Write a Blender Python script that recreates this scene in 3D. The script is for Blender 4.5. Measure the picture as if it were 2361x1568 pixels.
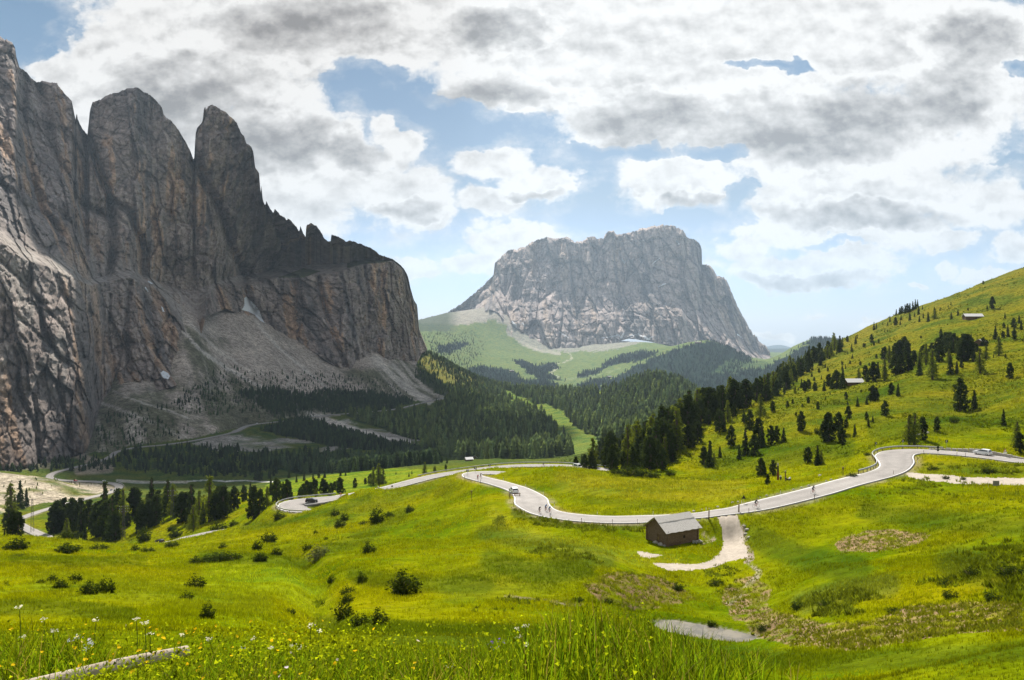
import bpy, bmesh, math, random
import numpy as np
from mathutils import Vector, Matrix, Euler

for o in list(bpy.data.objects):
    bpy.data.objects.remove(o)
S = bpy.context.scene
C = S.collection
R = math.radians
rnd = random.Random(7)
rng = np.random.default_rng(7)

# ------------------------------------------------------------------ camera
cam_d = bpy.data.cameras.new('camera')
cam = bpy.data.objects.new('camera', cam_d)
C.objects.link(cam)
cam.location = (0, 0, 0)
cam.rotation_euler = (R(90), 0, 0)
cam_d.sensor_width = 36.0
cam_d.lens = 28.0
cam_d.shift_y = -44.0 / 2361.0
cam_d.clip_start = 0.2
cam_d.clip_end = 80000
S.camera = cam

# ------------------------------------------------------------------ sun and sky
SUN_EL, SUN_AZ = 45.0, -6.0            # degrees; azimuth measured from straight ahead, left negative
sdir = Vector((math.sin(R(SUN_AZ)) * math.cos(R(SUN_EL)), math.cos(R(SUN_AZ)) * math.cos(R(SUN_EL)), math.sin(R(SUN_EL))))
sun_d = bpy.data.lights.new('sun', 'SUN')
sun_d.energy = 5.0
sun_d.angle = R(0.55)
sun_d.color = (1.0, 0.95, 0.86)
sun = bpy.data.objects.new('sun', sun_d)
C.objects.link(sun)
sun.rotation_euler = sdir.to_track_quat('Z', 'Y').to_euler()
S.view_settings.view_transform = 'Standard'
S.view_settings.look = 'None'
S.view_settings.gamma = 1.0
S.view_settings.exposure = 0.76
S.cycles.max_bounces = 6
S.cycles.diffuse_bounces = 2
S.cycles.glossy_bounces = 2
S.cycles.transparent_max_bounces = 4
S.cycles.transmission_bounces = 3
S.cycles.volume_bounces = 0
S.cycles.use_denoising = True

class NT:
    """small node-graph helper"""
    def __init__(s, nt):
        s.nt = nt
        s.n = nt.nodes
        s.l = nt.links
    def new(s, t, **kw):
        n = s.n.new(t)
        for k, v in kw.items():
            setattr(n, k, v)
        return n
    def put(s, sock, v):
        if isinstance(v, (int, float)):
            sock.default_value = float(v) if sock.type == 'VALUE' else ((float(v),) * 3 + ((1.0,) if sock.type == 'RGBA' else ()))
        elif isinstance(v, (tuple, list)):
            v = tuple(v)
            if sock.type == 'RGBA' and len(v) == 3:
                v = v + (1.0,)
            sock.default_value = v
        else:
            s.l.new(v, sock)
    def m(s, op, a, b=None, c=None, clamp=False):
        n = s.new('ShaderNodeMath', operation=op, use_clamp=clamp)
        s.put(n.inputs[0], a)
        if b is not None: s.put(n.inputs[1], b)
        if c is not None: s.put(n.inputs[2], c)
        return n.outputs[0]
    def v(s, op, a, b=None):
        n = s.new('ShaderNodeVectorMath', operation=op)
        s.put(n.inputs[0], a)
        if b is not None: s.put(n.inputs[1], b)
        return n.outputs['Value'] if op in ('LENGTH', 'DOT_PRODUCT') else n.outputs[0]
    def noise(s, vec, scale, detail=4, rough=0.55, dist=0.0, col=False):
        n = s.new('ShaderNodeTexNoise')
        s.put(n.inputs['Vector'], vec)
        n.inputs['Scale'].default_value = scale
        n.inputs['Detail'].default_value = detail
        n.inputs['Roughness'].default_value = rough
        n.inputs['Distortion'].default_value = dist
        return n.outputs['Color' if col else 'Fac']
    def rng(s, x, a, b, c=0.0, d=1.0, smooth=False):
        n = s.new('ShaderNodeMapRange')
        n.clamp = True
        if smooth: n.interpolation_type = 'SMOOTHSTEP'
        s.put(n.inputs[0], x)
        for i, q in enumerate((a, b, c, d)):
            s.put(n.inputs[1 + i], q)
        return n.outputs[0]
    def mix(s, f, a, b, mode='MIX'):
        n = s.new('ShaderNodeMix', data_type='RGBA', blend_type=mode)
        s.put(n.inputs['Factor'], f)
        s.put(n.inputs['A'], a)
        s.put(n.inputs['B'], b)
        return n.outputs['Result']
    def scale(s, vec, xyz):
        n = s.new('ShaderNodeVectorMath', operation='MULTIPLY')
        s.put(n.inputs[0], vec)
        n.inputs[1].default_value = xyz
        return n.outputs[0]

F = 1837.0; CX = 1180.5; HV = 740.0      # pinhole numbers used to read angles off the photograph

def build_world():
    w = bpy.data.worlds.new('World')
    S.world = w
    w.use_nodes = True
    t = NT(w.node_tree)
    t.n.clear()
    out = t.new('ShaderNodeOutputWorld')
    bg = t.new('ShaderNodeBackground')
    bg.inputs['Strength'].default_value = 0.1
    t.l.new(bg.outputs[0], out.inputs[0])
    sky = t.new('ShaderNodeTexSky', sky_type='NISHITA')
    sky.sun_disc = False
    sky.sun_elevation = R(SUN_EL)
    sky.sun_rotation = R(SUN_AZ)
    sky.altitude = 2100
    sky.air_density = 1.0
    sky.dust_density = 1.0
    sky.ozone_density = 1.5
    tc = t.new('ShaderNodeTexCoord')
    sep = t.new('ShaderNodeSeparateXYZ')
    t.l.new(tc.outputs['Generated'], sep.inputs[0])
    x, y, z = sep.outputs
    ya = t.m('MAXIMUM', t.m('ABSOLUTE', y), 0.12)
    # sky position of a direction in hundredths of the photograph's pixel: azimuth and height tangents
    U = t.m('ADD', t.m('MULTIPLY', t.m('DIVIDE', x, ya), F / 100), CX / 100)
    V = t.m('SUBTRACT', HV / 100, t.m('MULTIPLY', t.m('DIVIDE', z, ya), F / 100))
    cmb = t.new('ShaderNodeCombineXYZ')
    t.l.new(U, cmb.inputs[0]); t.l.new(V, cmb.inputs[1])
    P0 = cmb.outputs[0]
    # domain warp
    w1 = t.noise(t.scale(P0, (1, 1.35, 1)), 0.75, 4, 0.6, col=True)
    w2 = t.v('SUBTRACT', w1, (0.5, 0.5, 0.5))
    P = t.v('ADD', P0, t.scale(w2, (1.6, 1.2, 0)))
    P = t.scale(P, (1, 1, 0))
    def blobs(lst):
        acc = None
        for (cx, cy, rx, ry) in lst:
            d = t.v('LENGTH', t.scale(t.v('SUBTRACT', P, (cx / 100, cy / 100, 0)), (100 / rx, 100 / ry, 0)))
            e = t.m('SUBTRACT', 1.0, d)
            if acc is None: acc = e
            else:
                n = t.m('SMOOTH_MAX', acc, e, 0.15)
                acc = n
        return acc
    clouds = [(330, 215, 330, 230), (620, 340, 220, 190), (560, 60, 420, 160), (170, 250, 170, 130),
              (790, 390, 110, 120), (910, 325, 62, 75), (690, 500, 135, 70), (640, 430, 150, 90),
              (1000, 50, 620, 140), (1500, 120, 620, 185), (2050, 90, 560, 130), (1230, 200, 260, 85),
              (1480, 270, 240, 85), (1920, 310, 420, 130), (2250, 200, 200, 110), (2280, 480, 160, 60),
              (920, 455, 125, 75), (1000, 505, 60, 38), (1135, 372, 112, 46), (1245, 420, 105, 50), (1120, 470, 82, 42),
              (1190, 560, 140, 46), (1100, 600, 75, 36), (955, 612, 78, 27), (1560, 415, 145, 68),
              (1990, 440, 320, 95), (1940, 520, 270, 55), (1700, 570, 85, 42), (1860, 620, 240, 42), (1960, 585, 120, 36),
              (2180, 548, 66, 20), (2330, 570, 60, 32), (2205, 615, 36, 17), (2310, 640, 110, 22), (2110, 662, 26, 9),
              (1895, 730, 26, 9), (1780, 782, 50, 12), (2010, 742, 35, 9), (820, 700, 60, 14), (400, 480, 200, 80)]
    holes = [(55, 50, 118, 62), (60, 110, 55, 38), (835, 185, 78, 48), (905, 235, 110, 40), (1010, 262, 110, 38),
             (1100, 300, 130, 40), (1790, 150, 120, 17), (1400, 345, 80, 20),
             (2345, 165, 40, 26), (2325, 378, 52, 10), (1650, 350, 90, 20), (1500, 352, 60, 22), (1370, 470, 50, 60), (1560, 500, 120, 22), (1700, 470, 40, 50),
             (1050, 255, 60, 30), (1930, 560, 60, 10)]
    dc = blobs(clouds)
    dh = blobs(holes)
    dens = t.m('SUBTRACT', dc, t.m('MULTIPLY', t.m('MAXIMUM', t.m('ADD', dh, 0.22), 0.0), 1.25))
    Pn = t.scale(P0, (1.0, 1.35, 1))
    f1 = t.noise(Pn, 1.0, 10, 0.64)
    f0 = t.noise(Pn, 0.95, 6, 0.55)
    f2 = t.noise(t.v('ADD', Pn, (0.05, -0.28, 0.0)), 0.95, 6, 0.55)
    fbm = t.m('SUBTRACT', f1, 0.5)
    vo = t.new('ShaderNodeTexVoronoi', feature='SMOOTH_F1', voronoi_dimensions='2D')
    vo.inputs['Scale'].default_value = 1.5; vo.inputs['Detail'].default_value = 3.0; vo.inputs['Roughness'].default_value = 0.55; vo.inputs['Lacunarity'].default_value = 2.3
    vo.inputs['Smoothness'].default_value = 0.35
    if 'Normalize' in vo.inputs or hasattr(vo, 'normalize'): vo.normalize = True
    t.l.new(t.v('ADD', Pn, t.scale(w2, (0.9, 0.7, 0))), vo.inputs['Vector'])
    puff = t.m('SUBTRACT', 0.42, vo.outputs['Distance'])
    # behind the camera: clouds from noise alone
    back = t.m('SUBTRACT', t.noise(t.scale(tc.outputs['Generated'], (1, 1, 2.2)), 3.2, 6, 0.6), 0.50)
    isb = t.rng(y, 0.1, 0.3)
    dens = t.m('ADD', t.m('MULTIPLY', dens, isb), t.m('MULTIPLY', t.m('MULTIPLY', back, 3.0), t.m('SUBTRACT', 1.0, isb)))
    dd = t.m('ADD', t.m('ADD', dens, t.m('MULTIPLY', fbm, 0.95)), t.m('MULTIPLY', puff, 0.65))
    mask = t.rng(dd, -0.08, 0.30, smooth=True)
    wisp = t.m('MULTIPLY', t.m('MULTIPLY', t.rng(dd, -0.75, 0.10), t.rng(f1, 0.38, 0.66)), 0.62)
    mask = t.m('MAXIMUM', mask, wisp)
    dark = blobs([(1850, 300, 270, 95), (1990, 255, 150, 80), (1480, 280, 200, 70), (720, 60, 240, 80), (430, 230, 210, 120),
                  (640, 320, 150, 80), (800, 345, 90, 45), (2180, 240, 130, 90), (1140, 65, 120, 60), (2250, 90, 130, 80), (930, 492, 90, 26),
                  (1110, 215, 160, 45), (1560, 462, 110, 22), (1850, 642, 200, 18), (2010, 500, 240, 36), (1230, 452, 80, 16)])
    lo = t.m('SUBTRACT', f0, 0.5)
    dk = t.m('ADD', t.m('ADD', dark, t.m('MULTIPLY', fbm, 0.75)), t.m('MULTIPLY', puff, 0.75))
    rim = t.m('MULTIPLY', t.rng(dk, -0.30, -0.02, smooth=True), t.m('SUBTRACT', 1.0, t.rng(dk, -0.02, 0.22, smooth=True)))
    core = t.rng(t.m('ADD', t.m('ADD', dark, t.m('MULTIPLY', lo, 0.75)), t.m('MULTIPLY', puff, -0.25)), -0.45, 1.0, 0.0, 1.0, smooth=True)
    relief = t.m('SUBTRACT', f0, f2)
    thick = t.rng(dd, 0.10, 0.85, smooth=True)
    b = t.m('SUBTRACT', 1.06, t.m('MULTIPLY', core, 0.33))
    b = t.m('SUBTRACT', b, t.m('MULTIPLY', t.rng(dk, 0.02, 0.55, smooth=True), 0.13))
    b = t.m('ADD', b, t.m('MULTIPLY', rim, 0.16))
    b = t.m('SUBTRACT', b, t.m('MULTIPLY', thick, 0.15))
    b = t.m('SUBTRACT', b, t.m('MULTIPLY', relief, 1.25))
    b = t.m('ADD', b, t.m('MULTIPLY', puff, 0.50))
    b = t.m('SUBTRACT', b, t.m('MULTIPLY', fbm, 0.15))
    b = t.m('MINIMUM', t.m('MAXIMUM', b, 0.40), 1.12)
    ccol = t.mix(b, (0.86, 0.82, 0.80), (1.0, 0.985, 0.96))
    cc = t.new('ShaderNodeVectorMath', operation='SCALE')
    t.l.new(ccol, cc.inputs[0])
    t.l.new(t.m('MULTIPLY', b, 5.1), cc.inputs['Scale'])
    # clear air between the clouds
    el = t.rng(t.m('DIVIDE', z, ya), 0.0, 0.38)
    skyc = t.mix(t.rng(el, 0.0, 0.4), (0.47, 0.53, 0.74), (0.50, 0.47, 0.43))
    skyc = t.mix(t.rng(el, 0.4, 1.0), skyc, (0.52, 0.55, 0.49))
    skym = t.mix(1.0, sky.outputs[0], skyc, 'MULTIPLY')
    sk = t.new('ShaderNodeVectorMath', operation='SCALE')
    t.l.new(skym, sk.inputs[0]); sk.inputs['Scale'].default_value = SKYK
    fin = t.mix(mask, sk.outputs[0], cc.outputs[0])
    t.l.new(fin, bg.inputs['Color'])
SKYK = 1.0
build_world()

# ------------------------------------------------------------------ numpy noise
def _hash(ix, iy, iz, seed):
    h = (ix.astype(np.uint32) * np.uint32(374761393) + iy.astype(np.uint32) * np.uint32(668265263)
         + iz.astype(np.uint32) * np.uint32(2147483647 - 58) + np.uint32(seed * 1013904223 & 0xffffffff))
    h = (h ^ (h >> np.uint32(13))) * np.uint32(1274126177)
    h = h ^ (h >> np.uint32(16))
    return h.astype(np.float32) / np.float32(4294967296.0)

def vnoise(x, y, z=None, seed=0):
    x = np.asarray(x, np.float32); y = np.asarray(y, np.float32)
    fx = np.floor(x); fy = np.floor(y)
    ix = fx.astype(np.int32); iy = fy.astype(np.int32)
    tx = x - fx; ty = y - fy
    tx = tx * tx * (3 - 2 * tx); ty = ty * ty * (3 - 2 * ty)
    def lay(iz):
        a = _hash(ix, iy, iz, seed); b = _hash(ix + 1, iy, iz, seed)
        c = _hash(ix, iy + 1, iz, seed); d = _hash(ix + 1, iy + 1, iz, seed)
        return (a + (b - a) * tx) + ((c + (d - c) * tx) - (a + (b - a) * tx)) * ty
    if z is None:
        return lay(np.zeros_like(ix)) * 2 - 1
    z = np.asarray(z, np.float32)
    fz = np.floor(z); iz = fz.astype(np.int32); tz = z - fz; tz = tz * tz * (3 - 2 * tz)
    l0 = lay(iz); l1 = lay(iz + 1)
    return (l0 + (l1 - l0) * tz) * 2 - 1

def fbm(x, y, z=None, o=4, seed=0, rough=0.5, ridged=False):
    r = 0; a = 1.0; t = 0.0
    for k in range(o):
        f = 2.03 ** k
        n = vnoise(x * f + 17.3 * k, y * f - 9.1 * k, None if z is None else z * f + 5.7 * k, seed + k)
        if ridged: n = 1 - 2 * np.abs(n)
        r = r + a * n; t += a; a *= rough
    return r / t

def sstep(a, b, x):
    t = np.clip((x - a) / (b - a), 0, 1)
    return t * t * (3 - 2 * t)

def inpoly(u, v, poly):
    """even-odd test of points against a polygon"""
    r = np.zeros(np.shape(u), bool)
    n = len(poly)
    for i in range(n):
        x0, y0 = poly[i]; x1, y1 = poly[(i + 1) % n]
        if y0 == y1: continue
        c = ((y0 > v) != (y1 > v)) & (u < (x1 - x0) * (v - y0) / (y1 - y0) + x0)
        r ^= c
    return r

def segdist(u, v, pts, closed=False):
    """distance to a polyline, and the parameter of the nearest point"""
    best = np.full(np.shape(u), 1e9, np.float32); par = np.zeros(np.shape(u), np.float32)
    m = len(pts)
    for i in range(m if closed else m - 1):
        x0, y0 = pts[i][:2]; x1, y1 = pts[(i + 1) % m][:2]
        dx, dy = x1 - x0, y1 - y0
        L = dx * dx + dy * dy + 1e-9
        t = np.clip(((u - x0) * dx + (v - y0) * dy) / L, 0, 1)
        d = np.hypot(u - x0 - t * dx, v - y0 - t * dy)
        k = d < best
        best = np.where(k, d, best); par = np.where(k, i + t, par)
    return best, par

def P3(u, v, Y):
    """a sight line of the photograph and a distance give a point of the place"""
    return ((u - CX) / F * Y, Y, -(v - HV) / F * Y)

def spline(pts, step):
    """Catmull-Rom through 3-D points, resampled evenly"""
    p = [np.array(q, float) for q in pts]
    p = [2 * p[0] - p[1]] + p + [2 * p[-1] - p[-2]]
    out = []
    for i in range(1, len(p) - 2):
        a, b, c, d = p[i - 1:i + 3]
        n = max(4, int(np.linalg.norm(c - b) / step * 2))
        for k in range(n):
            t = k / n
            out.append(0.5 * ((2 * b) + (-a + c) * t + (2 * a - 5 * b + 4 * c - d) * t * t + (-a + 3 * b - 3 * c + d) * t ** 3))
    out.append(p[-2])
    out = np.array(out)
    s = np.r_[0, np.cumsum(np.linalg.norm(np.diff(out, axis=0), axis=1))]
    n = max(2, int(s[-1] / step))
    q = np.linspace(0, s[-1], n + 1)
    return np.stack([np.interp(q, s, out[:, k]) for k in range(3)], 1)

# ------------------------------------------------------------------ mesh makers
def mesh_np(name, V, faces, cols=None, smooth=True):
    """faces: (n, k) int array, all with k corners"""
    me = bpy.data.meshes.new(name)
    n, k = faces.shape
    me.vertices.add(len(V)); me.vertices.foreach_set('co', np.asarray(V, np.float32).ravel())
    me.loops.add(n * k); me.loops.foreach_set('vertex_index', faces.astype(np.int32).ravel())
    me.polygons.add(n); me.polygons.foreach_set('loop_start', np.arange(0, n * k, k, dtype=np.int32))
    if smooth: me.polygons.foreach_set('use_smooth', np.ones(n, bool))
    me.update(calc_edges=True)
    if cols:
        for cn, c in cols.items():
            a = me.color_attributes.new(cn, 'FLOAT_COLOR', 'POINT')
            c4 = np.ones((len(V), 4), np.float32); c4[:, :c.shape[1]] = c
            a.data.foreach_set('color', c4.ravel())
    return me

def grid_faces(nr, nc):
    i = np.arange((nr - 1) * (nc - 1)); r = i // (nc - 1); c = i % (nc - 1)
    a = r * nc + c
    return np.stack([a, a + 1, a + nc + 1, a + nc], 1)

def link(name, me, mats=None, parent=None, loc=None, rot=None):
    o = bpy.data.objects.new(name, me)
    C.objects.link(o)
    if mats is not None:
        for m_ in (mats if isinstance(mats, (list, tuple)) else [mats]): me.materials.append(m_)
    if parent is not None: o.parent = parent
    if loc is not None: o.location = loc
    if rot is not None: o.rotation_euler = rot
    return o

def struct(o, label=None):
    o['kind'] = 'structure'
    if label: o['label'] = label
    return o

def tag(o, label, cat, group=None, kind=None):
    o['label'] = label; o['category'] = cat
    if group: o['group'] = group
    if kind: o['kind'] = kind
    return o

# ------------------------------------------------------------------ road centre lines (u, v, distance)
def zY(v, z): return F * -z / (v - HV)
def RP(l):  # list of (u, v, z)
    return [P3(u, v, zY(v, z)) for u, v, z in l]
road_main = spline(RP([(2560, 1086, -34.6), (2460, 1076, -34.8), (2361, 1064, -35.0), (2265, 1051.5, -35.2), (2190, 1044, -35.3), (2120, 1040, -35.4), (2078, 1043, -35.5),
    (2062, 1052, -35.55), (2066, 1066, -35.6), (2060, 1080, -35.6), (2030, 1093, -35.6), (1950, 1113.5, -35.7), (1876, 1135, -35.8), (1743, 1167, -36.9), (1640, 1184, -38.7),
    (1560, 1192.5, -40.3), (1500, 1196, -41.1), (1400, 1197.5, -41.9), (1310, 1191, -42.6), (1255, 1180, -43.3), (1228, 1163, -44.3), (1222, 1147, -45.3),
    (1196, 1129, -46.3), (1150, 1114, -47.4), (1110, 1104, -48.4), (1089, 1097.5, -48.9), (1092, 1092, -49.4), (1120, 1090, -50.0), (1180, 1091, -51), (1260, 1093, -53),
    (1340, 1096, -55.5), (1392, 1093, -57.5), (1396, 1084, -59), (1360, 1078, -60), (1310, 1074.5, -61), (1250, 1073, -61.7), (1190, 1074, -62.2), (1130, 1079, -62.7), (1060, 1088, -63.2), (1000, 1098, -63.7), (940, 1113, -64.4),
    (890, 1126, -65.1), (830, 1138, -65.8), (760, 1149.5, -66.6), (715, 1155, -67.1), (690, 1158, -67.3), (676, 1164, -67.5), (684, 1171, -67.7), (708, 1174, -67.9), (735, 1178, -69.3), (745, 1187, -72.5),
    (700, 1205, -78), (600, 1215, -83.5), (488, 1227, -88), (430, 1239, -91), (375, 1252, -94), (300, 1262, -99), (200, 1262, -108), (110, 1240, -120), (40, 1205, -132), (60, 1190, -138), (120, 1170, -147),
    (187, 1152, -155), (250, 1136, -163), (274, 1124, -168.5), (262, 1115, -171.5), (220, 1110.5, -173.5), (176, 1109, -175), (130, 1106, -176), (114, 1100, -176.3), (125, 1090, -176.5), (170, 1078, -177), (225, 1065, -177.5), (255, 1052, -177.8), (268, 1042, -178),
    (310, 1032, -178.5), (380, 1025, -179.5), (450, 1015, -180.5), (536, 997, -182.5), (578, 980, -184.5), (660, 970, -188), (736, 959, -192), (830, 951, -196), (912, 943, -200), (989, 925, -208), (1057, 911, -214), (1080, 905, -218)]), 1.2)
road_w = 3.3
# width: wide in the bend at the right
rs = road_main
RX, RY = rs[:, 0], rs[:, 1]
_d = np.hypot(rs[:, 0] - P3(2075, 1055, zY(1055, -35.5))[0], rs[:, 1] - P3(2075, 1055, zY(1055, -35.5))[1])
road_hw = 3.2 + 1.5 * np.exp(-(_d / 12) ** 2)
_d2 = np.hypot(rs[:, 0] - P3(1228, 1155, zY(1155, -44.7))[0], rs[:, 1] - P3(1228, 1155, zY(1155, -44.7))[1])
road_hw += 1.2 * np.exp(-(_d2 / 14) ** 2)
_d3 = np.hypot(rs[:, 0] - P3(690, 1165, zY(1165, -68.0))[0], rs[:, 1] - P3(690, 1165, zY(1165, -68.0))[1])
road_hw += 2.4 * np.exp(-(_d3 / 12) ** 4)
road_hw += np.where(rs[:, 1] > 650, 0.6, 0) + np.where(rs[:, 1] > 1300, 1.2, 0)

# ------------------------------------------------------------------ terrain control points (u, v, distance)
CP = []
def cp(*a):
    for q in a: CP.append(q)
# nearest slope (hidden by the bank at the bottom of the frame) and the meadow
cp((-400, 1480, 45), (0, 1462, 45), (400, 1455, 45), (730, 1462, 45), (1180, 1475, 45), (1500, 1540, 45), (1750, 1585, 45), (2050, 1560, 45), (2361, 1490, 45), (2760, 1440, 45),
   (-400, 1330, 100), (-400, 1260, 220), (-400, 1250, 320), (0, 1395, 65), (0, 1305, 115), (0, 1250, 210), (0, 1238, 260), (100, 1242, 280), (200, 1255, 280), (400, 1400, 65), (400, 1325, 115), (400, 1275, 185), (380, 1258, 260), (330, 1256, 310),
   (730, 1395, 78), (735, 1330, 115), (730, 1285, 150), (640, 1255, 185), (560, 1240, 215), (560, 1330, 118), (560, 1420, 62), (450, 1248, 255),
   (900, 1400, 78), (900, 1330, 105), (900, 1250, 165), (900, 1180, 235), (1000, 1290, 132), (1000, 1180, 210), (1000, 1110, 300), (880, 1135, 285), (1100, 1200, 178), (1060, 1130, 240), (1150, 1150, 200),
   (1180, 1400, 78), (1180, 1330, 102), (1300, 1300, 115), (1300, 1230, 150), (1400, 1235, 148), (1400, 1300, 118), (1400, 1390, 90), (1180, 1240, 150),
   (760, 1180, 255), (700, 1182, 272), (725, 1175, 283), (690, 1181, 283), (750, 1166, 283), (640, 1200, 270), (560, 1215, 265), (520, 1222, 280),
   # hollow with the pond, barn flat, right hand meadow
   (1580, 1455, 90), (1630, 1482, 86), (1700, 1468, 88), (1560, 1520, 72), (1700, 1540, 68), (1850, 1500, 66), (2100, 1450, 62), (2361, 1430, 54), (2361, 1300, 82),
   (1540, 1400, 103), (1650, 1380, 112), (1760, 1360, 113), (1500, 1330, 120), (1600, 1300, 134), (1700, 1290, 137), (1540, 1262, 145.5), (1600, 1252, 148.5), (1450, 1262, 144), (1690, 1250, 148),
   (1900, 1300, 114), (1900, 1200, 148), (1860, 1370, 96), (2100, 1250, 114), (2100, 1180, 142), (2361, 1200, 112), (2000, 1140, 166), (2150, 1120, 170), (2361, 1140, 148), (2760, 1140, 130), (2760, 1250, 90),
   (2120, 1100, 180), (2250, 1107, 176), (2361, 1110, 172), (2250, 1085, 187), (2361, 1082, 186), (2150, 1066, 199), (2250, 1063, 201), (2760, 1095, 170),
   # island inside the loop
   (1400, 1130, 200), (1500, 1150, 190), (1600, 1150, 185), (1700, 1130, 190), (1300, 1120, 218), (1200, 1092, 250), (1260, 1082, 256), (1320, 1083, 262), (1200, 1083, 257), (1400, 1100, 238), (1500, 1098, 245), (1600, 1110, 222), (1780, 1115, 195), (1850, 1108, 198),
   (1340, 1087, 272), (1240, 1087, 305), (1340, 1092, 305))
# right slope: (u, v, Y)
cp((1420, 1088, 275), (1480, 1087, 290), (1560, 1090, 285), (1650, 1095, 272), (1760, 1095, 245), (1900, 1075, 235), (1990, 1050, 240), (2060, 1030, 235), (2200, 1028, 232), (2300, 1025, 232), (2361, 1040, 215), (2560, 1030, 210),
   (1560, 1050, 330), (1650, 1030, 345), (1800, 1010, 320), (1950, 980, 320), (2100, 970, 300), (2230, 965, 310), (2361, 960, 280), (2560, 930, 280), (2760, 900, 260), (2760, 1060, 190),
   (1500, 1035, 370), (1620, 985, 420), (1750, 950, 430), (1850, 925, 450), (1960, 890, 480), (2100, 870, 430), (2200, 850, 420), (2361, 840, 390), (2560, 800, 380),
   (1560, 985, 500), (1650, 955, 540), (1720, 925, 600), (1800, 885, 640), (1900, 850, 640), (2000, 850, 560), (2100, 820, 560), (2200, 790, 540), (2361, 780, 520), (2560, 730, 500), (2760, 690, 480),
   (1880, 830, 760), (2000, 790, 740), (2100, 760, 700), (2243, 738, 640), (2361, 720, 620),
   # its crest
   (1560, 1000, 620), (1660, 962, 760), (1740, 918, 860), (1830, 862, 930), (1900, 822, 960), (1990, 768, 960), (2100, 716, 920), (2200, 681, 880), (2280, 650, 850), (2361, 626, 820), (2560, 570, 780), (2760, 520, 740),
   # behind the crest
   (1560, 1030, 760), (1660, 990, 950), (1740, 960, 1100), (1900, 900, 1250), (2100, 820, 1300), (2361, 740, 1300), (2760, 660, 1200),
   (1900, 900, 2200), (2100, 860, 2400), (2361, 820, 2400), (2760, 780, 2400))
# valley behind the loop
cp((1395, 1098, 350), (1300, 1092, 395), (1200, 1088, 400), (1100, 1094, 400), (1000, 1105, 385), (900, 1135, 365), (800, 1152, 345), (700, 1170, 335), (620, 1178, 345),
   (1440, 1092, 330), (1400, 1085, 420), (1480, 1060, 450),
   (1330, 1085, 520), (1200, 1078, 560), (1100, 1078, 560), (1000, 1085, 540), (880, 1112, 480), (760, 1125, 470), (700, 1135, 470), (620, 1150, 440), (600, 1125, 600), (520, 1170, 420), (400, 1190, 420), (400, 1155, 560), (280, 1185, 460), (180, 1200, 480), (60, 1220, 450), (-200, 1225, 450),
   (1330, 1072, 750), (1200, 1066, 760), (1085, 1062, 800), (1000, 1070, 720), (880, 1085, 640), (750, 1098, 620), (1450, 1050, 650), (1400, 1030, 850), (1480, 1010, 800),
   (600, 1108, 840), (500, 1109, 872), (400, 1112, 850), (700, 1085, 930), (850, 1070, 950), (1000, 1050, 1100), (1150, 1045, 1050), (1300, 1050, 950),
   # sand bank at the far left
   (0, 1092, 780), (60, 1100, 775), (130, 1108, 790), (0, 1150, 640), (100, 1150, 690), (190, 1128, 780), (0, 1130, 700), (-300, 1090, 760),
   (300, 1095, 930), (300, 1070, 1010), (430, 1060, 1010), (520, 1040, 1090), (620, 1040, 1120), (600, 1010, 1300), (750, 1010, 1350), (850, 1030, 1150), (900, 990, 1500), (1000, 1010, 1350),
   (1100, 1000, 1350), (1000, 960, 1750), (1100, 950, 1850), (1200, 960, 1750), (1250, 930, 2000), (1330, 1040, 1050), (1330, 985, 1350), (1300, 945, 1800), (1200, 1000, 1350), (1150, 910, 2300),
   (1420, 1010, 1150), (1430, 960, 1450), (1500, 950, 1450), (1530, 975, 1150), (1590, 955, 1350), (1620, 930, 1500), (1540, 900, 1750), (1500, 905, 1700), (1400, 925, 1750),
   # wooded knoll crest
   (1500, 872, 1950), (1560, 880, 1950), (1610, 908, 1900), (1650, 938, 1800), (1430, 890, 2050), (1380, 906, 2100), (1300, 904, 2250), (1200, 895, 2500), (1140, 888, 2600),
   (1500, 900, 2500), (1600, 930, 2500), (1380, 935, 2700), (1250, 930, 3000), (1700, 960, 2400),
   # sunny spur below the cliff corner
   (1120, 878, 2700), (1090, 866, 2730), (1050, 845, 2760), (1000, 818, 2790), (975, 805, 2800), (1050, 885, 2480), (1000, 860, 2500), (1120, 910, 2300), (1100, 880, 3100), (1000, 850, 3300),
   # scree below the wall
   (215, 1035, 1130), (150, 1058, 1060), (60, 1078, 960), (0, 1085, 930), (-300, 1070, 900), (290, 1015, 1180), (215, 985, 1240), (205, 880, 1480), (260, 882, 1460), (370, 892, 1450), (430, 872, 1520), (300, 950, 1270), (400, 960, 1290), (500, 965, 1360),
   (450, 800, 1640), (345, 655, 1930), (430, 695, 1960), (560, 722, 2120), (610, 748, 2160), (700, 792, 2230), (790, 852, 2170), (850, 815, 2330), (900, 828, 2430), (960, 832, 2560),
   (600, 850, 1800), (500, 880, 1600), (700, 900, 1850), (600, 930, 1580), (800, 920, 1880), (850, 895, 2030), (930, 905, 2150), (500, 780, 1830), (560, 790, 1920), (380, 800, 1620), (960, 870, 2400), (1000, 905, 2280),
   # floor hidden behind the walls
   (-300, 900, 2600), (0, 890, 2600), (300, 870, 3000), (600, 880, 3300), (900, 880, 3600))
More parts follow.
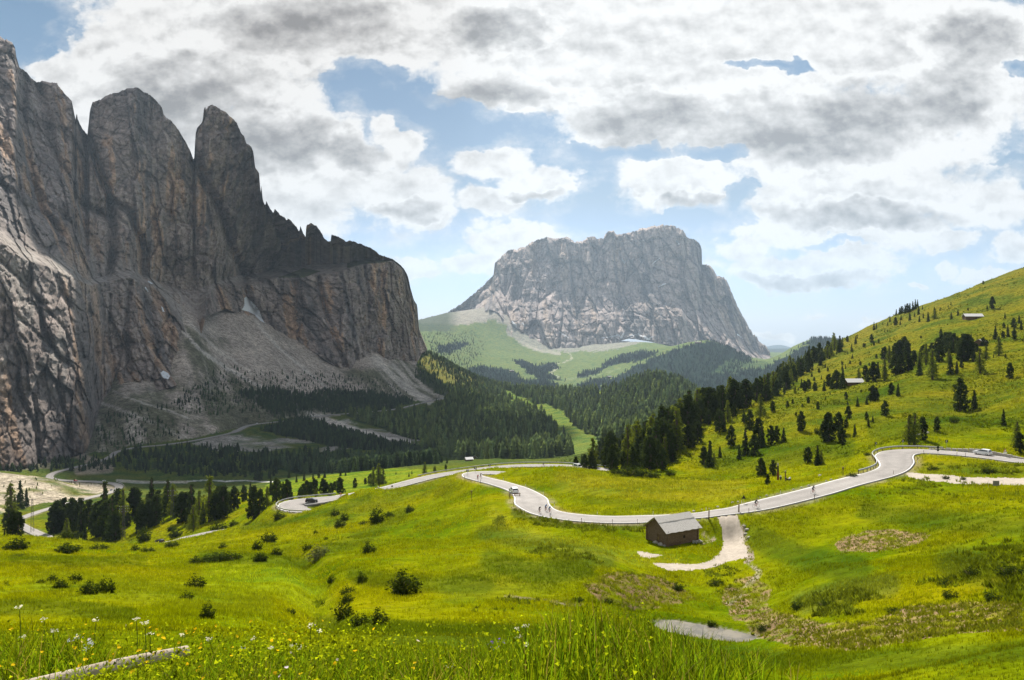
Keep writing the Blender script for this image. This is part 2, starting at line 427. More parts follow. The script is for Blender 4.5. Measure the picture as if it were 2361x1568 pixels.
# far slopes and the ridges
cp((1000, 880, 4000), (1100, 905, 4000), (1200, 910, 4000), (1300, 905, 4000), (1400, 905, 3900), (1500, 905, 3700), (1650, 915, 3500), (1800, 905, 3300),
   (1000, 820, 5000), (1100, 858, 5000), (1200, 862, 4900), (1300, 878, 4700), (1400, 872, 4700), (980, 790, 5800), (1100, 815, 6000), (1200, 828, 6000), (1300, 830, 6200), (1380, 835, 5600), (1450, 822, 5500),
   (970, 760, 6900), (1060, 770, 6800), (1130, 755, 7300), (1200, 800, 6900), (1300, 808, 7000), (1400, 795, 7100), (1480, 790, 7000), (1560, 808, 6500), (1700, 830, 6500),
   (970, 736, 8200), (1030, 722, 8300), (1100, 716, 7900), (1140, 722, 7600), (800, 745, 8300), (500, 760, 8300),
   (1420, 862, 4800), (1480, 832, 4950), (1540, 808, 5050), (1590, 791, 5150), (1640, 789, 5200), (1690, 808, 5150), (1750, 832, 5000), (1600, 850, 4400), (1500, 880, 4300), (1700, 880, 4100),
   (1640, 830, 5900), (1750, 850, 5800), (1790, 822, 5000), (1830, 798, 5100), (1880, 780, 5150), (1930, 786, 5100), (2000, 800, 5000), (2200, 800, 5000), (2500, 800, 5000), (1880, 830, 4500), (1850, 865, 3900), (1950, 830, 4300),
   (1850, 830, 5900), (2000, 840, 6000), (2300, 830, 6000),
   (1000, 790, 10500), (1300, 800, 10500), (1600, 805, 10500), (1750, 808, 10500), (1900, 812, 10500), (2300, 810, 10500), (500, 800, 10500), (-300, 800, 10500), (2760, 800, 10500),
   (-400, 850, 5000), (2760, 820, 5000), (0, 850, 5000), (500, 850, 5000),
   (1000, 797, 22000), (1760, 801, 22000), (1800, 795, 22000), (1830, 803, 22000), (2300, 800, 22000), (0, 797, 22000), (-500, 797, 22000), (2900, 797, 22000))
for i in range(0, len(rs), 14):
    x, y, z = rs[i]
    CP.append((CX + F * x / y, HV - F * z / y, y))

QS = 3.6
cpa = np.array(CP, float)
cq = (cpa[:, 0] - CX) / F * QS
cs = np.log(cpa[:, 2]) * 1.25
cvv = cpa[:, 1] - HV
def _tps(q1, s1, q2, s2):
    r2 = (q1[:, None] - q2[None]) ** 2 + (s1[:, None] - s2[None]) ** 2
    return 0.5 * r2 * np.log(r2 + 1e-12)
_n = len(cq)
_K = _tps(cq, cs, cq, cs) + np.eye(_n) * 2.0e-5
_Pm = np.stack([np.ones(_n), cq, cs], 1)
_A = np.block([[_K, _Pm], [_Pm.T, np.zeros((3, 3))]])
_w = np.linalg.solve(_A, np.r_[cvv, np.zeros(3)])
LQ = np.linspace(-1.15, 1.15, 420) ; LS = np.linspace(math.log(40), math.log(24000), 560)
_g = np.zeros((len(LS), len(LQ)))
for i, s_ in enumerate(LS):
    q_ = LQ * QS; ss = np.full_like(q_, s_ * 1.25)
    _g[i] = _tps(q_, ss, cq, cs) @ _w[:_n] + _w[_n] + _w[_n + 1] * q_ + _w[_n + 2] * ss
def bil(G, xs, ys, x, y):
    """bilinear look-up of G[y, x] on regular axes"""
    fx = np.clip((x - xs[0]) / (xs[-1] - xs[0]) * (len(xs) - 1), 0, len(xs) - 1.001)
    fy = np.clip((y - ys[0]) / (ys[-1] - ys[0]) * (len(ys) - 1), 0, len(ys) - 1.001)
    i = fx.astype(int); j = fy.astype(int); a = fx - i; b = fy - j
    return (G[j, i] * (1 - a) + G[j, i + 1] * a) * (1 - b) + (G[j + 1, i] * (1 - a) + G[j + 1, i + 1] * a) * b
def zbase(X, Y):
    X = np.asarray(X, float); Y = np.asarray(Y, float)
    Yc = np.maximum(Y, 45.0)
    zf = -bil(_g, LQ, LS, X / Yc, np.log(Yc)) / F * Yc
    # the bank the camera stands on
    rr = sstep(2.0, 9.0, X) 
    Yb = np.clip(Y, -30, 10)
    zb = -1.65 - 0.16 * np.maximum(Yb, 0) - 0.010 * np.maximum(Yb, 0) ** 2 - rr * 1.3 * np.clip(Y / 8, 0, 1) + 0.10 * fbm(X * 0.5, Y * 0.5, seed=3)
    zb += 0.22 * np.exp(-((X - 0.9) / 1.2) ** 2 - ((Y - 7.5) / 1.5) ** 2)
    t = np.clip((Y - 8.5) / 36.5, 0, 1) ** 0.8
    return np.where(Y < 45, zb * (1 - t) + zf * t, zf)

# road influence on the ground height
from mathutils.kdtree import KDTree
def nearest_poly(X, Y, poly2, reach):
    """index of and distance to the nearest polyline vertex, brute force in blocks"""
    n = len(X); best = np.full(n, 1e9, np.float32); idx = np.zeros(n, np.int32)
    for k0 in range(0, len(poly2), 40):
        seg = poly2[k0:k0 + 40]
        x0, y0 = seg[:, :2].min(0) - reach; x1, y1 = seg[:, :2].max(0) + reach
        sel = np.where((X > x0) & (X < x1) & (Y > y0) & (Y < y1))[0]
        if not len(sel): continue
        d = np.hypot(X[sel][:, None] - seg[None, :, 0], Y[sel][:, None] - seg[None, :, 1])
        j = d.argmin(1); dm = d[np.arange(len(sel)), j]
        k = dm < best[sel]
        best[sel[k]] = dm[k]; idx[sel[k]] = k0 + j[k]
    return best, idx

BC = np.array(P3(1538.9, 1260.4, 146.0)); BARN_Z = BC[2]; BARN = BC + np.array((2.0, 4.2, 0))
POND = np.array([(1631 - CX) / F * 90, 90.0, -35.05])
pond_poly = [(1508, 1446), (1514, 1436), (1530, 1430), (1560, 1431), (1600, 1438), (1650, 1447), (1700, 1457), (1740, 1466), (1753, 1473), (1742, 1481), (1700, 1481), (1650, 1476), (1600, 1470), (1560, 1461), (1525, 1453)]

gully = [(1, (730, 1450, 50), (725, 1400, 72), (732, 1350, 100), (728, 1310, 128), (700, 1285, 150), (660, 1262, 180))]
def ground_z(X, Y):
    z = zbase(X, Y)
    # roughness, growing with distance from the eye
    far = sstep(60, 1500, Y)
    a = 0.02 + 0.010 * np.clip(Y, 0, 60) + 0
    z = z + fbm(X * 0.035, Y * 0.035, o=5, seed=11) * (0.9 * sstep(30, 110, Y)) * (1 - sstep(700, 2500, Y) * 0.5)
    z = z + fbm(X * 0.055, Y * 0.045, o=3, seed=22) * 0.9 * sstep(60, 110, Y) * (1 - sstep(300, 420, Y))
    z = z + fbm(X * 0.35, Y * 0.35, o=3, seed=21) * 0.16 * sstep(20, 80, Y) * (1 - sstep(300, 700, Y))
    z = z + fbm(X * 0.004, Y * 0.004, o=5, seed=31) * 14 * sstep(900, 3000, Y)
    # terraced cattle paths and humps on the right slope
    rsl = sstep(40, 130, X) * sstep(190, 260, Y) * (1 - sstep(900, 1300, Y))
    z = z + fbm(X * 0.018 + 5, Y * 0.009, o=4, seed=41) * 3.2 * rsl
    z = z + (1 - np.abs(fbm(X * 0.02, Y * 0.05, o=3, seed=43))) * 1.8 * rsl
    z = z + fbm(X * 0.10 + 3, Y * 0.07, o=3, seed=45, rough=0.6) * 0.75 * rsl
    z = z + fbm(X * 0.12, Y * 0.10, o=3, seed=46, rough=0.6) * 0.35 * sstep(60, 120, Y) * (1 - sstep(320, 420, Y))
    # scree gullies on the left
    scr = sstep(-100, -400, X) * sstep(1250, 1500, Y) * (1 - sstep(2500, 2800, Y))
    z = z + fbm((X + Y * 0.5) * 0.012, Y * 0.0015, o=4, seed=51, ridged=True) * 7 * scr
    # gully in the meadow
    g = np.array([P3(*q)[:2] for q in gully[0][1:]])
    d, _ = segdist(X, Y, [tuple(q) for q in g])
    z = z - 2.2 * np.exp(-(d / 2.6) ** 2) * sstep(48, 60, Y)
    # ditch below the road and the stream line towards the pond
    st = [P3(*q)[:2] for q in ((1165, 1376, 88), (1230, 1384, 88), (1300, 1394, 88), (1370, 1398, 91), (1440, 1402, 94), (1500, 1420, 94))]
    d, _ = segdist(X, Y, st)
    z = z - 0.9 * np.exp(-(d / 0.9) ** 2)
    return z

def finish_ground(X, Y, z):
    d, i = nearest_poly(X, Y, rs, 22.0)
    hw = road_hw[i]; zr = rs[i, 2]
    fl = 0.9 + 0.012 * np.maximum(Y - 150, 0)
    cutz = (zr < -70.0) & (zr > -90) & (Y < 345) & (Y > 270)
    w = 1 - sstep(hw + np.where(cutz, 0.2, fl * 0.6), hw + np.where(cutz, 1.6, 4 + fl * 3.0), d)
    z = z * (1 - w) + (zr - 0.05 - 0.0009 * Y) * w
    pa, pb = P3(697, 1163.5, zY(1163.5, -67.6)), P3(745, 1159, zY(1159, -67.4))
    dp, _ = segdist(X, Y, [pa[:2], pb[:2]])
    w = 1 - sstep(2.5, 6.0, dp)
    z = np.where(w > 0, np.maximum(z, z * (1 - w) + (-67.75) * w), z)
    # flat by the barn
    db = np.hypot(X - BARN[0], Y - BARN[1])
    w = 1 - sstep(4.2, 7.5, db)
    z = z * (1 - w) + (BARN_Z - 0.02 + 0.03 * fbm(X, Y, seed=5)) * w
    # pond basin
    near = (np.abs(X - POND[0]) < 16) & (np.abs(Y - POND[1]) < 12)
    if near.any():
        pp = [P3(u, v, zY(v, POND[2]))[:2] for u, v in pond_poly]
        xs_, ys_ = X[near], Y[near]
        ins = inpoly(xs_, ys_, pp); dd, _ = segdist(xs_, ys_, pp, closed=True)
        dd = np.where(ins, -dd, dd)
        tgt = POND[2] + np.clip(dd * 0.35, -0.5, 0.6) + 0.02 * 0
        w = 1 - sstep(0.6, 4.0, dd)
        z[near] = z[near] * (1 - w) + tgt * w
    return z

# rows and columns of the ground sheet: fan-shaped, denser close by
rows = np.concatenate([np.linspace(-30, 1, 14)[:-1], np.linspace(1, 12, 50)[:-1], np.geomspace(12, 45, 60)[:-1], np.geomspace(45, 400, 560)[:-1],
                       np.geomspace(400, 3200, 330)[:-1], np.geomspace(3200, 8600, 110)[:-1], np.geomspace(8600, 24000, 26)])
qc = np.concatenate([np.linspace(-1.12, -0.69, 60)[:-1], np.linspace(-0.69, 0.69, 1150), np.linspace(0.69, 1.12, 60)[1:]])
APEX = 34.0
NR, NC = len(rows), len(qc)
GY = np.repeat(rows, NC); GX = np.tile(qc, NR) * (GY + APEX)
GZ = finish_ground(GX, GY, ground_z(GX, GY))
GZ2 = GZ.reshape(NR, NC)
_rl = np.interp
def gz(x, y):
    """height of the finished ground"""
    x = np.atleast_1d(np.asarray(x, float)); y = np.atleast_1d(np.asarray(y, float))
    fr = np.clip(np.interp(y, rows, np.arange(NR)), 0, NR - 1.001)
    fc = np.clip(np.interp(x / (y + APEX), qc, np.arange(NC)), 0, NC - 1.001)
    i = fr.astype(int); j = fc.astype(int); a = fc - j; b = fr - i
    G = GZ2
    return (G[i, j] * (1 - a) + G[i, j + 1] * a) * (1 - b) + (G[i + 1, j] * (1 - a) + G[i + 1, j + 1] * a) * b
HR = np.geomspace(3, 11000, 2600)
def hit(u, v, ymin=3.0, ymax=11000.0):
    """where the sight line (u, v) first meets the ground beyond ymin"""
    q = (u - CX) / F
    rr = HR[(HR >= ymin) & (HR <= ymax)]
    vv = HV - F * gz(q * rr, rr) / rr
    k = np.argmax(vv <= v) if (vv <= v).any() else -1
    if k < 0: return None
    if k > 0:
        t = (vv[k - 1] - v) / max(1e-6, vv[k - 1] - vv[k]); Y = rr[k - 1] + (rr[k] - rr[k - 1]) * t
    else: Y = rr[0]
    return np.array((q * Y, Y, float(gz(q * Y, Y)[0])))
GU = CX + F * GX / np.maximum(GY, 1.0)
GV = HV - F * GZ / np.maximum(GY, 1.0)

# ------------------------------------------------------------------ rock walls as swept profiles
def curve(l, U, k):
    a = np.array(l, float)
    return np.interp(U, a[:, 0], a[:, k])
# the wall on the left: every line is (u, v, distance)
W_base = [(-420, 1100, 880), (0, 1092, 925), (60, 1082, 955), (150, 1062, 1055), (200, 1045, 1110), (214, 1030, 1135), (222, 990, 1240), (206, 900, 1450), (209, 876, 1480), (260, 890, 1455), (370, 900, 1445), (430, 880, 1515),
          (450, 808, 1640), (400, 740, 1760), (345, 665, 1925)]
# base as a single-valued line
W_base = [(-420, 1100, 880), (0, 1092, 925), (60, 1082, 955), (150, 1062, 1055), (188, 1050, 1095), (203, 1035, 1135), (213, 1000, 1200), (226, 955, 1300), (240, 925, 1380), (262, 898, 1450), (370, 904, 1445), (425, 886, 1510), (440, 860, 1570), (456, 800, 1680), (475, 730, 1850),
          (520, 712, 2060), (560, 730, 2120), (610, 756, 2160), (700, 800, 2230), (790, 860, 2170), (812, 850, 2210), (850, 822, 2330), (900, 836, 2430), (960, 842, 2540), (972, 815, 2640), (985, 808, 2750)]
W_rim = [(-420, 430, 1130), (0, 556, 1130), (30, 580, 1150), (60, 600, 1180), (110, 615, 1230), (165, 640, 1300), (190, 652, 1380), (212, 660, 1460), (225, 655, 1530), (240, 650, 1580), (300, 640, 1640), (345, 655, 1720), (380, 690, 1720), (415, 740, 1700), (440, 790, 1700), (456, 775, 1760), (475, 690, 1900),
         (500, 655, 2090), (560, 655, 2160), (600, 650, 2230), (640, 640, 2270), (700, 636, 2310), (780, 628, 2300), (850, 606, 2400), (905, 602, 2490), (930, 625, 2560), (945, 680, 2610), (960, 715, 2660), (966, 760, 2690), (985, 806, 2760)]
W_ben = [(-420, 400, 1230), (0, 530, 1230), (60, 575, 1290), (110, 590, 1350), (165, 615, 1420), (200, 645, 1500), (222, 640, 1620), (300, 620, 1720), (345, 640, 1860), (380, 655, 1950), (440, 672, 1990), (480, 660, 2030), (520, 640, 2160), (560, 632, 2280),
         (600, 628, 2380), (640, 612, 2450), (700, 598, 2520), (780, 590, 2560), (850, 588, 2560), (905, 596, 2560), (930, 618, 2600), (945, 670, 2650), (960, 706, 2690), (966, 752, 2710), (985, 804, 2770)]
W_top = [(-420, -300, 1700), (-200, -90, 1700), (-60, 30, 1700), (0, 82, 1700), (10, 92, 1700), (14, 90, 1700), (28, 98, 1700), (34, 110, 1700), (38, 135, 1700), (44, 155, 1720), (62, 166, 1740), (70, 178, 1760), (84, 190, 1780), (96, 187, 1800), (130, 191, 1800), (136, 200, 1800), (150, 217, 1800), (165, 232, 1800), (176, 248, 1810),
         (178, 272, 1840), (175, 282, 1860), (190, 297, 1900), (201, 311, 1950), (205, 317, 1960), (206, 300, 1930), (204.5, 280, 1900), (206, 262, 1880), (208, 250, 1880), (213, 236, 1880), (232, 229, 1880), (250, 217, 1870), (275, 212, 1870), (293, 203, 1870), (318, 201, 1870), (330, 212, 1880), (345, 218, 1890), (360, 232, 1900), (373, 248, 1900), (378, 266, 1900), (396, 280, 1910), (412, 300, 1930), (425, 322, 1950), (440, 350, 1980), (447, 372, 2020),
         (449, 340, 2000), (450, 310, 1980), (454, 295, 1970), (466, 282, 1960), (468, 270, 1960), (470, 250, 1950), (473, 246, 1950), (475, 252, 1950), (480, 244, 1950), (490, 241, 1950), (504, 250, 1950), (520, 258, 1950), (545, 282, 1960), (555, 306, 1970), (562, 312, 1980), (568, 330, 1980), (578, 336, 1990), (584, 350, 2000), (588, 385, 2010), (598, 400, 2020), (602, 425, 2040), (600, 450, 2060),
         (606, 463, 2090), (612, 474, 2110), (613, 462, 2110), (616, 466, 2110), (622, 480, 2130), (630, 492, 2140), (633, 482, 2140), (641, 489, 2150), (645, 497, 2160), (655, 500, 2170), (661, 510, 2180), (664, 503, 2180), (672, 510, 2190), (684, 524, 2200), (690, 535, 2210), (692, 520, 2210), (698, 536, 2220), (705, 548, 2230), (700, 540, 2230), (706, 520, 2230), (716, 514, 2230), (730, 520, 2240), (740, 535, 2250), (748, 550, 2260), (757, 558, 2270), (762, 556, 2270), (763, 542, 2270), (774, 543, 2280), (790, 552, 2300), (800, 558, 2310),
         (806, 554, 2310), (830, 562, 2340), (860, 574, 2380), (876, 588, 2410), (905, 597, 2500), (925, 612, 2570), (940, 634, 2610), (946, 664, 2640), (955, 693, 2680), (962, 704, 2700), (965, 745, 2720), (969, 780, 2740), (985, 803, 2780)]
W_top = sorted(W_top, key=lambda q: q[0])

# traced clefts and gullies of the wall: polylines (u, v), half width px, depth m
W_cut = [([(60, 170), (52, 260), (60, 340), (75, 420), (95, 480), (140, 540)], 9, 40), ([(85, 195), (110, 260), (118, 330), (150, 400), (180, 470), (250, 500)], 10, 45),
         ([(178, 285), (205, 320), (225, 390), (250, 440), (250, 480)], 8, 40), ([(205, 320), (232, 400), (256, 470), (262, 560), (250, 640)], 9, 55), ([(250, 460), (300, 490), (325, 560), (330, 640)], 8, 50),
         ([(447, 374), (470, 420), (500, 470), (520, 520), (530, 570), (560, 640)], 11, 65), ([(350, 215), (345, 300), (350, 360)], 3, 14), ([(320, 210), (318, 300)], 2.5, 9), ([(612, 474), (640, 540), (660, 590)], 5, 25), ([(690, 530), (690, 570), (700, 600)], 3, 14), ([(662, 512), (672, 570)], 3, 14), ([(750, 556), (720, 590)], 4, 15),
         ([(565, 655), (575, 690), (600, 740)], 9, 40), ([(735, 640), (745, 700), (770, 770), (795, 840)], 5, 26), ([(840, 615), (850, 690), (848, 760)], 4, 22), ([(800, 620), (810, 700), (815, 800)], 3, 12), ([(900, 620), (905, 700), (900, 800)], 3, 10), ([(680, 650), (690, 720), (720, 790)], 3, 12),
         ([(205, 720), (222, 790), (214, 850), (220, 930)], 7, 34), ([(130, 640), (150, 690), (190, 740), (186, 800), (205, 860)], 5, 16), ([(60, 640), (92, 700), (98, 760), (138, 830), (132, 900), (160, 980), (165, 1040)], 5, 18), ([(10, 760), (44, 830), (40, 900), (75, 970), (90, 1070)], 5, 18), ([(0, 600), (60, 660), (150, 760), (170, 820)], 4, 14), ([(0, 680), (50, 740), (120, 800)], 4, 12), ([(300, 650), (290, 760), (300, 860)], 6, 30), ([(350, 700), (365, 800), (350, 890)], 5, 22), ([(400, 740), (390, 830)], 4, 16), ([(255, 680), (250, 780), (270, 880)], 4, 16),
         ([(0, 330), (60, 400), (110, 470), (170, 520)], 6, 16), ([(0, 420), (80, 500), (150, 570)], 6, 14)]
def wall(name, U, lines, nrow, relief, cuts, jag, seed, steps=(1, 1, 1, 1)):
    """lines: base, rim, bench, top; columns U; rows per span nrow"""
    vs = [curve(l, U, 1) for l in lines]; Ys = [curve(l, U, 2) for l in lines]
    vs[3] = vs[3] + jag * fbm(U * 0.35, U * 0, o=3, seed=seed) * 1.0
    for k in (1, 2): vs[k] = np.maximum(vs[k], vs[k + 1] + 1.5)
    vs[1] = np.minimum(vs[1], vs[0] - 2)
    vs[2] = np.minimum(vs[2], vs[1] - 1)
    vs[3] = np.minimum(vs[3], vs[2] - 1)
    VV = []; YY = []; TT = []
    for k in range(3):
        n = nrow[k]
        t = np.linspace(0, 1, n, endpoint=(k == 2))
        e = t if k != 0 else t
        for q in e:
            VV.append(vs[k] + (vs[k + 1] - vs[k]) * q)
            YY.append(Ys[k] + (Ys[k + 1] - Ys[k]) * (q ** (0.8 if k == 2 else 1.0)))
            TT.append(np.full_like(U, k + q))
    VV = np.array(VV); YY = np.array(YY); TT = np.array(TT); UU = np.tile(U, (len(VV), 1))
    # world position before relief
    X = (UU - CX) / F * YY; Z = -(VV - HV) / F * YY
    d = relief(X, YY, Z, UU, VV, TT)
    for pts, w_, dep in cuts:
        dist, _ = segdist(UU, VV, pts)
        d = d + dep * np.exp(-(dist / w_) ** 2)
    edge = np.clip((VV - vs[3][None]) / 5.0, 0, 1)          # nothing is pushed away at the skyline
    d = d * (0.15 + 0.85 * edge) * np.clip((TT) / 0.02, 0.0, 1)
    Yn = np.maximum(YY + d, 200)
    # back of the mass
    nb = 14
    rowsX = [X_ for X_ in ((UU - CX) / F * Yn)]; rowsY = list(Yn); rowsZ = list(-(VV - HV) / F * Yn)
    tX, tY, tZ = rowsX[-1], rowsY[-1], rowsZ[-1]
    zb = -(vs[0] - HV) / F * Ys[0] - 60
    for k in range(1, nb + 1):
        q = k / nb
        yb_ = tY + 420 * q ** 0.8 + 30 * fbm(tX * 0.01, tX * 0 + k * 0.3, o=3, seed=seed + 5)
        rowsY.append(yb_); rowsX.append(tX * yb_ / tY); rowsZ.append(tZ * yb_ / tY * (1 - 0.02 * q) + (zb - tZ) * q ** 1.5 - 8 * q)
    Vt = np.stack([np.array(rowsX), np.array(rowsY), np.array(rowsZ)], 2)
    return Vt, UU, VV, TT

def worley(x, y, seed=0):
    """cell noise: distances to the nearest and second nearest feature, and the nearest cell's own number"""
    x = np.asarray(x, np.float32); y = np.asarray(y, np.float32)
    ix = np.floor(x).astype(np.int32); iy = np.floor(y).astype(np.int32)
    f1 = np.full(x.shape, 9., np.float32); f2 = f1.copy(); idn = np.zeros(x.shape, np.float32); gx = np.zeros(x.shape, np.float32)
    for i in (-1, 0, 1):
        for j in (-1, 0, 1):
            cx, cy = ix + i, iy + j; z0 = np.zeros_like(cx)
            px = cx + _hash(cx, cy, z0, seed); py = cy + _hash(cx, cy, z0, seed + 7)
            d = np.hypot(x - px, y - py); n_ = d < f1
            f2 = np.where(n_, f1, np.minimum(f2, d)); f1 = np.where(n_, d, f1)
            idn = np.where(n_, _hash(cx, cy, z0, seed + 13), idn); gx = np.where(n_, x - px, gx)
    return f1, f2, idn, gx
def blocks(s, z, sx, sz, dep, crack, seed):
    w1_ = fbm(s / sx * 0.6, z / sz * 0.6, o=3, seed=seed + 50) * 0.55
    a, b, c, g = worley(s / sx + w1_, z / sz + w1_ * 0.7, seed)
    return (c - 0.5) * 2 * dep + g * (0.9 - c) * dep * 1.2 + crack * (1 - sstep(0.0, 0.16, b - a))

def relief_wall(X, Y, Z, U, V, T):
    s = X * 0.75 + Y * 0.65                    # along the wall
    ribs = fbm(s * 0.012, Z * 0.0022, o=4, seed=61, ridged=True) * -17
    ribs += fbm(s * 0.05 + Z * 0.006, Z * 0.018, o=3, seed=67, ridged=True) * -6
    # strata: thin broken ledges, gently dipping
    zz = Z + s * 0.13 + 14 * fbm(s * 0.008, Z * 0.008, o=2, seed=71)
    brk = sstep(-0.3, 0.4, fbm(s * 0.006, Z * 0.012, o=3, seed=72))
    st = fbm(s * 0.004, zz * 0.045, o=3, seed=73, rough=0.6, ridged=True) * 4.5 * brk
    st += fbm(s * 0.012, zz * 0.16, o=2, seed=74, ridged=True) * 1.3
    f = fbm(s * 0.022, Z * 0.022, o=5, seed=77, rough=0.6) * 15
    f = f + blocks(s + Z * 0.15, Z - s * 0.12, 46, 95, 14, 9, 401) + blocks(s - Z * 0.1, Z + s * 0.14, 17, 30, 6.5, 4.5, 402) + blocks(s + Z * 0.3, Z + s * 0.1, 7.5, 8, 2.4, 1.5, 403)
    lowl = sstep(-560, -700, X) * sstep(60, 0, Z)
    f = f + lowl * (fbm((s + Z * 0.8) * 0.02, (Z - s * 0.5) * 0.02, o=5, seed=79, rough=0.6, ridged=True) * -11)
    return ribs - st + f

def relief_far(X, Y, Z, U, V, T):
    ribs = fbm(X * 0.006, Z * 0.0012 + X * 0.0004, o=5, seed=81, ridged=True, rough=0.6) * -110
    f = fbm(X * 0.008, Z * 0.008, o=5, seed=85, rough=0.6) * 60
    f = f + blocks(X + Z * 0.1, Z - X * 0.1, 150, 380, 75, 60, 411) + blocks(X - Z * 0.2, Z + X * 0.15, 62, 120, 36, 30, 412) + blocks(X, Z + X * 0.05, 26, 38, 8, 5, 413)
    zz = Z + X * 0.05 + 50 * fbm(X * 0.0015, Z * 0.002, o=2, seed=87)
    st = fbm(X * 0.0012, zz * 0.011, o=4, seed=88, ridged=True) * 30 * (1 - 0.7 * sstep(250, 600, Z))
    return ribs + f - st

# the table mountain beyond the valley
S_top = [(960, 746, 8900), (967, 738, 8900), (990, 731, 8900), (1026, 723, 8900), (1055, 707, 8850), (1096, 674, 8800), (1112, 660, 8800), (1138, 633, 8780), (1141, 606, 8780), (1152, 596, 8780), (1167, 580, 8750), (1180, 575, 8750), (1192, 577, 8750), (1196, 571, 8750), (1206, 569, 8750), (1213, 569, 8740), (1221, 561, 8740), (1240, 553, 8740), (1258, 547, 8740), (1285, 549, 8740), (1310, 547, 8740), (1319, 553, 8740), (1323, 559, 8740), (1332, 556, 8740),
         (1343, 557, 8740), (1356, 547, 8740), (1370, 544, 8740), (1376, 550, 8740), (1391, 549, 8740), (1399, 536, 8740), (1408, 532, 8740), (1416, 533, 8740), (1422, 542, 8740), (1430, 541, 8740), (1445, 536, 8740), (1462, 534, 8740), (1480, 527, 8740), (1495, 525, 8740), (1505, 521, 8740), (1515, 522, 8740), (1528, 518, 8740), (1545, 519, 8740), (1561, 524, 8740), (1575, 532, 8740), (1586, 549, 8740), (1600, 551, 8740), (1607, 555, 8740), (1615, 566, 8740), (1619, 581, 8740), (1617, 600, 8740),
         (1618, 611, 8750), (1630, 610, 8750), (1636, 613, 8750), (1645, 622, 8750), (1653, 635, 8750), (1663, 637, 8750), (1673, 643, 8750), (1680, 656, 8740), (1690, 681, 8720), (1711, 727, 8680), (1725, 750, 8640), (1736, 771, 8600), (1741, 772, 8600), (1752, 788, 8560), (1765, 797, 8520), (1776, 812, 8500)]
S_base = [(960, 760, 8400), (1030, 752, 8300), (1080, 738, 8150), (1110, 720, 7950), (1130, 714, 7750), (1150, 722, 7600), (1165, 745, 7450), (1178, 790, 7150), (1230, 800, 7150), (1280, 812, 7100), (1340, 810, 7150), (1400, 798, 7250), (1450, 780, 7400), (1500, 788, 7350), (1560, 800, 7300), (1640, 820, 7250), (1700, 832, 7300), (1750, 838, 7500), (1776, 826, 7900)]
S_rim = [(u, None, None) for u in ()]
Us = np.arange(960, 1776.5, 1.0)
_vt = curve(S_top, Us, 1); _vb = curve(S_base, Us, 1); _yb = curve(S_base, Us, 2)
S_rim = np.stack([Us, _vb + (_vt - _vb) * (0.25 + 0.0 * Us), _yb + 380], 1)
S_ben = np.stack([Us, _vb + (_vt - _vb) * 0.42, _yb + 760], 1)
Sv = wall('mountain', Us, [S_base, S_rim, S_ben, S_top], (60, 40, 170), relief_far, [([(1165, 745), (1185, 700), (1195, 650)], 8, 120), ([(1290, 560), (1280, 640), (1260, 700)], 5, 90), ([(1395, 560), (1390, 650)], 4, 70), ([(1560, 560), (1570, 640), (1575, 700)], 5, 80), ([(1618, 615), (1615, 660), (1612, 720)], 5, 110), ([(1170, 620), (1165, 680)], 4, 70), ([(1330, 565), (1340, 640)], 4, 60), ([(1460, 600), (1430, 700), (1425, 760)], 5, 60), ([(1500, 560), (1510, 640)], 4, 60), ([(1650, 650), (1665, 720), (1690, 790)], 5, 60), ([(1240, 560), (1230, 640)], 4, 60)], 3.2, 91)
Uw = np.concatenate([np.arange(-420, -20, 5.0), np.arange(-20, 985.1, 1.7)])
Wv = wall('rock wall', Uw, [W_base, W_rim, W_ben, W_top], (190, 44, 230), relief_wall, W_cut, 2.2, 95)

# ------------------------------------------------------------------ materials
MATS = {}
def simple(name, col, rough=0.8, spec=0.3, metal=0.0, var=0.0, vscale=4.0, bump=0.0, emit=None):
    m = bpy.data.materials.new(name); m.use_nodes = True
    t = NT(m.node_tree); b = t.n['Principled BSDF']
    b.inputs['Roughness'].default_value = rough; b.inputs['Metallic'].default_value = metal
    b.inputs['Specular IOR Level'].default_value = spec
    if var > 0:
        tc = t.new('ShaderNodeTexCoord').outputs['Object']
        n = t.noise(tc, vscale, 4, 0.6)
        k = t.rng(n, 0.3, 0.7, 1 - var, 1 + var)
        t.l.new(t.mix(1.0, tuple(col), k, 'MULTIPLY'), b.inputs['Base Color'])
        if bump:
            bp = t.new('ShaderNodeBump'); bp.inputs['Strength'].default_value = bump; bp.inputs['Distance'].default_value = 0.02
            t.l.new(n, bp.inputs['Height']); t.l.new(bp.outputs[0], b.inputs['Normal'])
    else:
        b.inputs['Base Color'].default_value = tuple(col) + (1,)
    MATS[name] = m
    return m

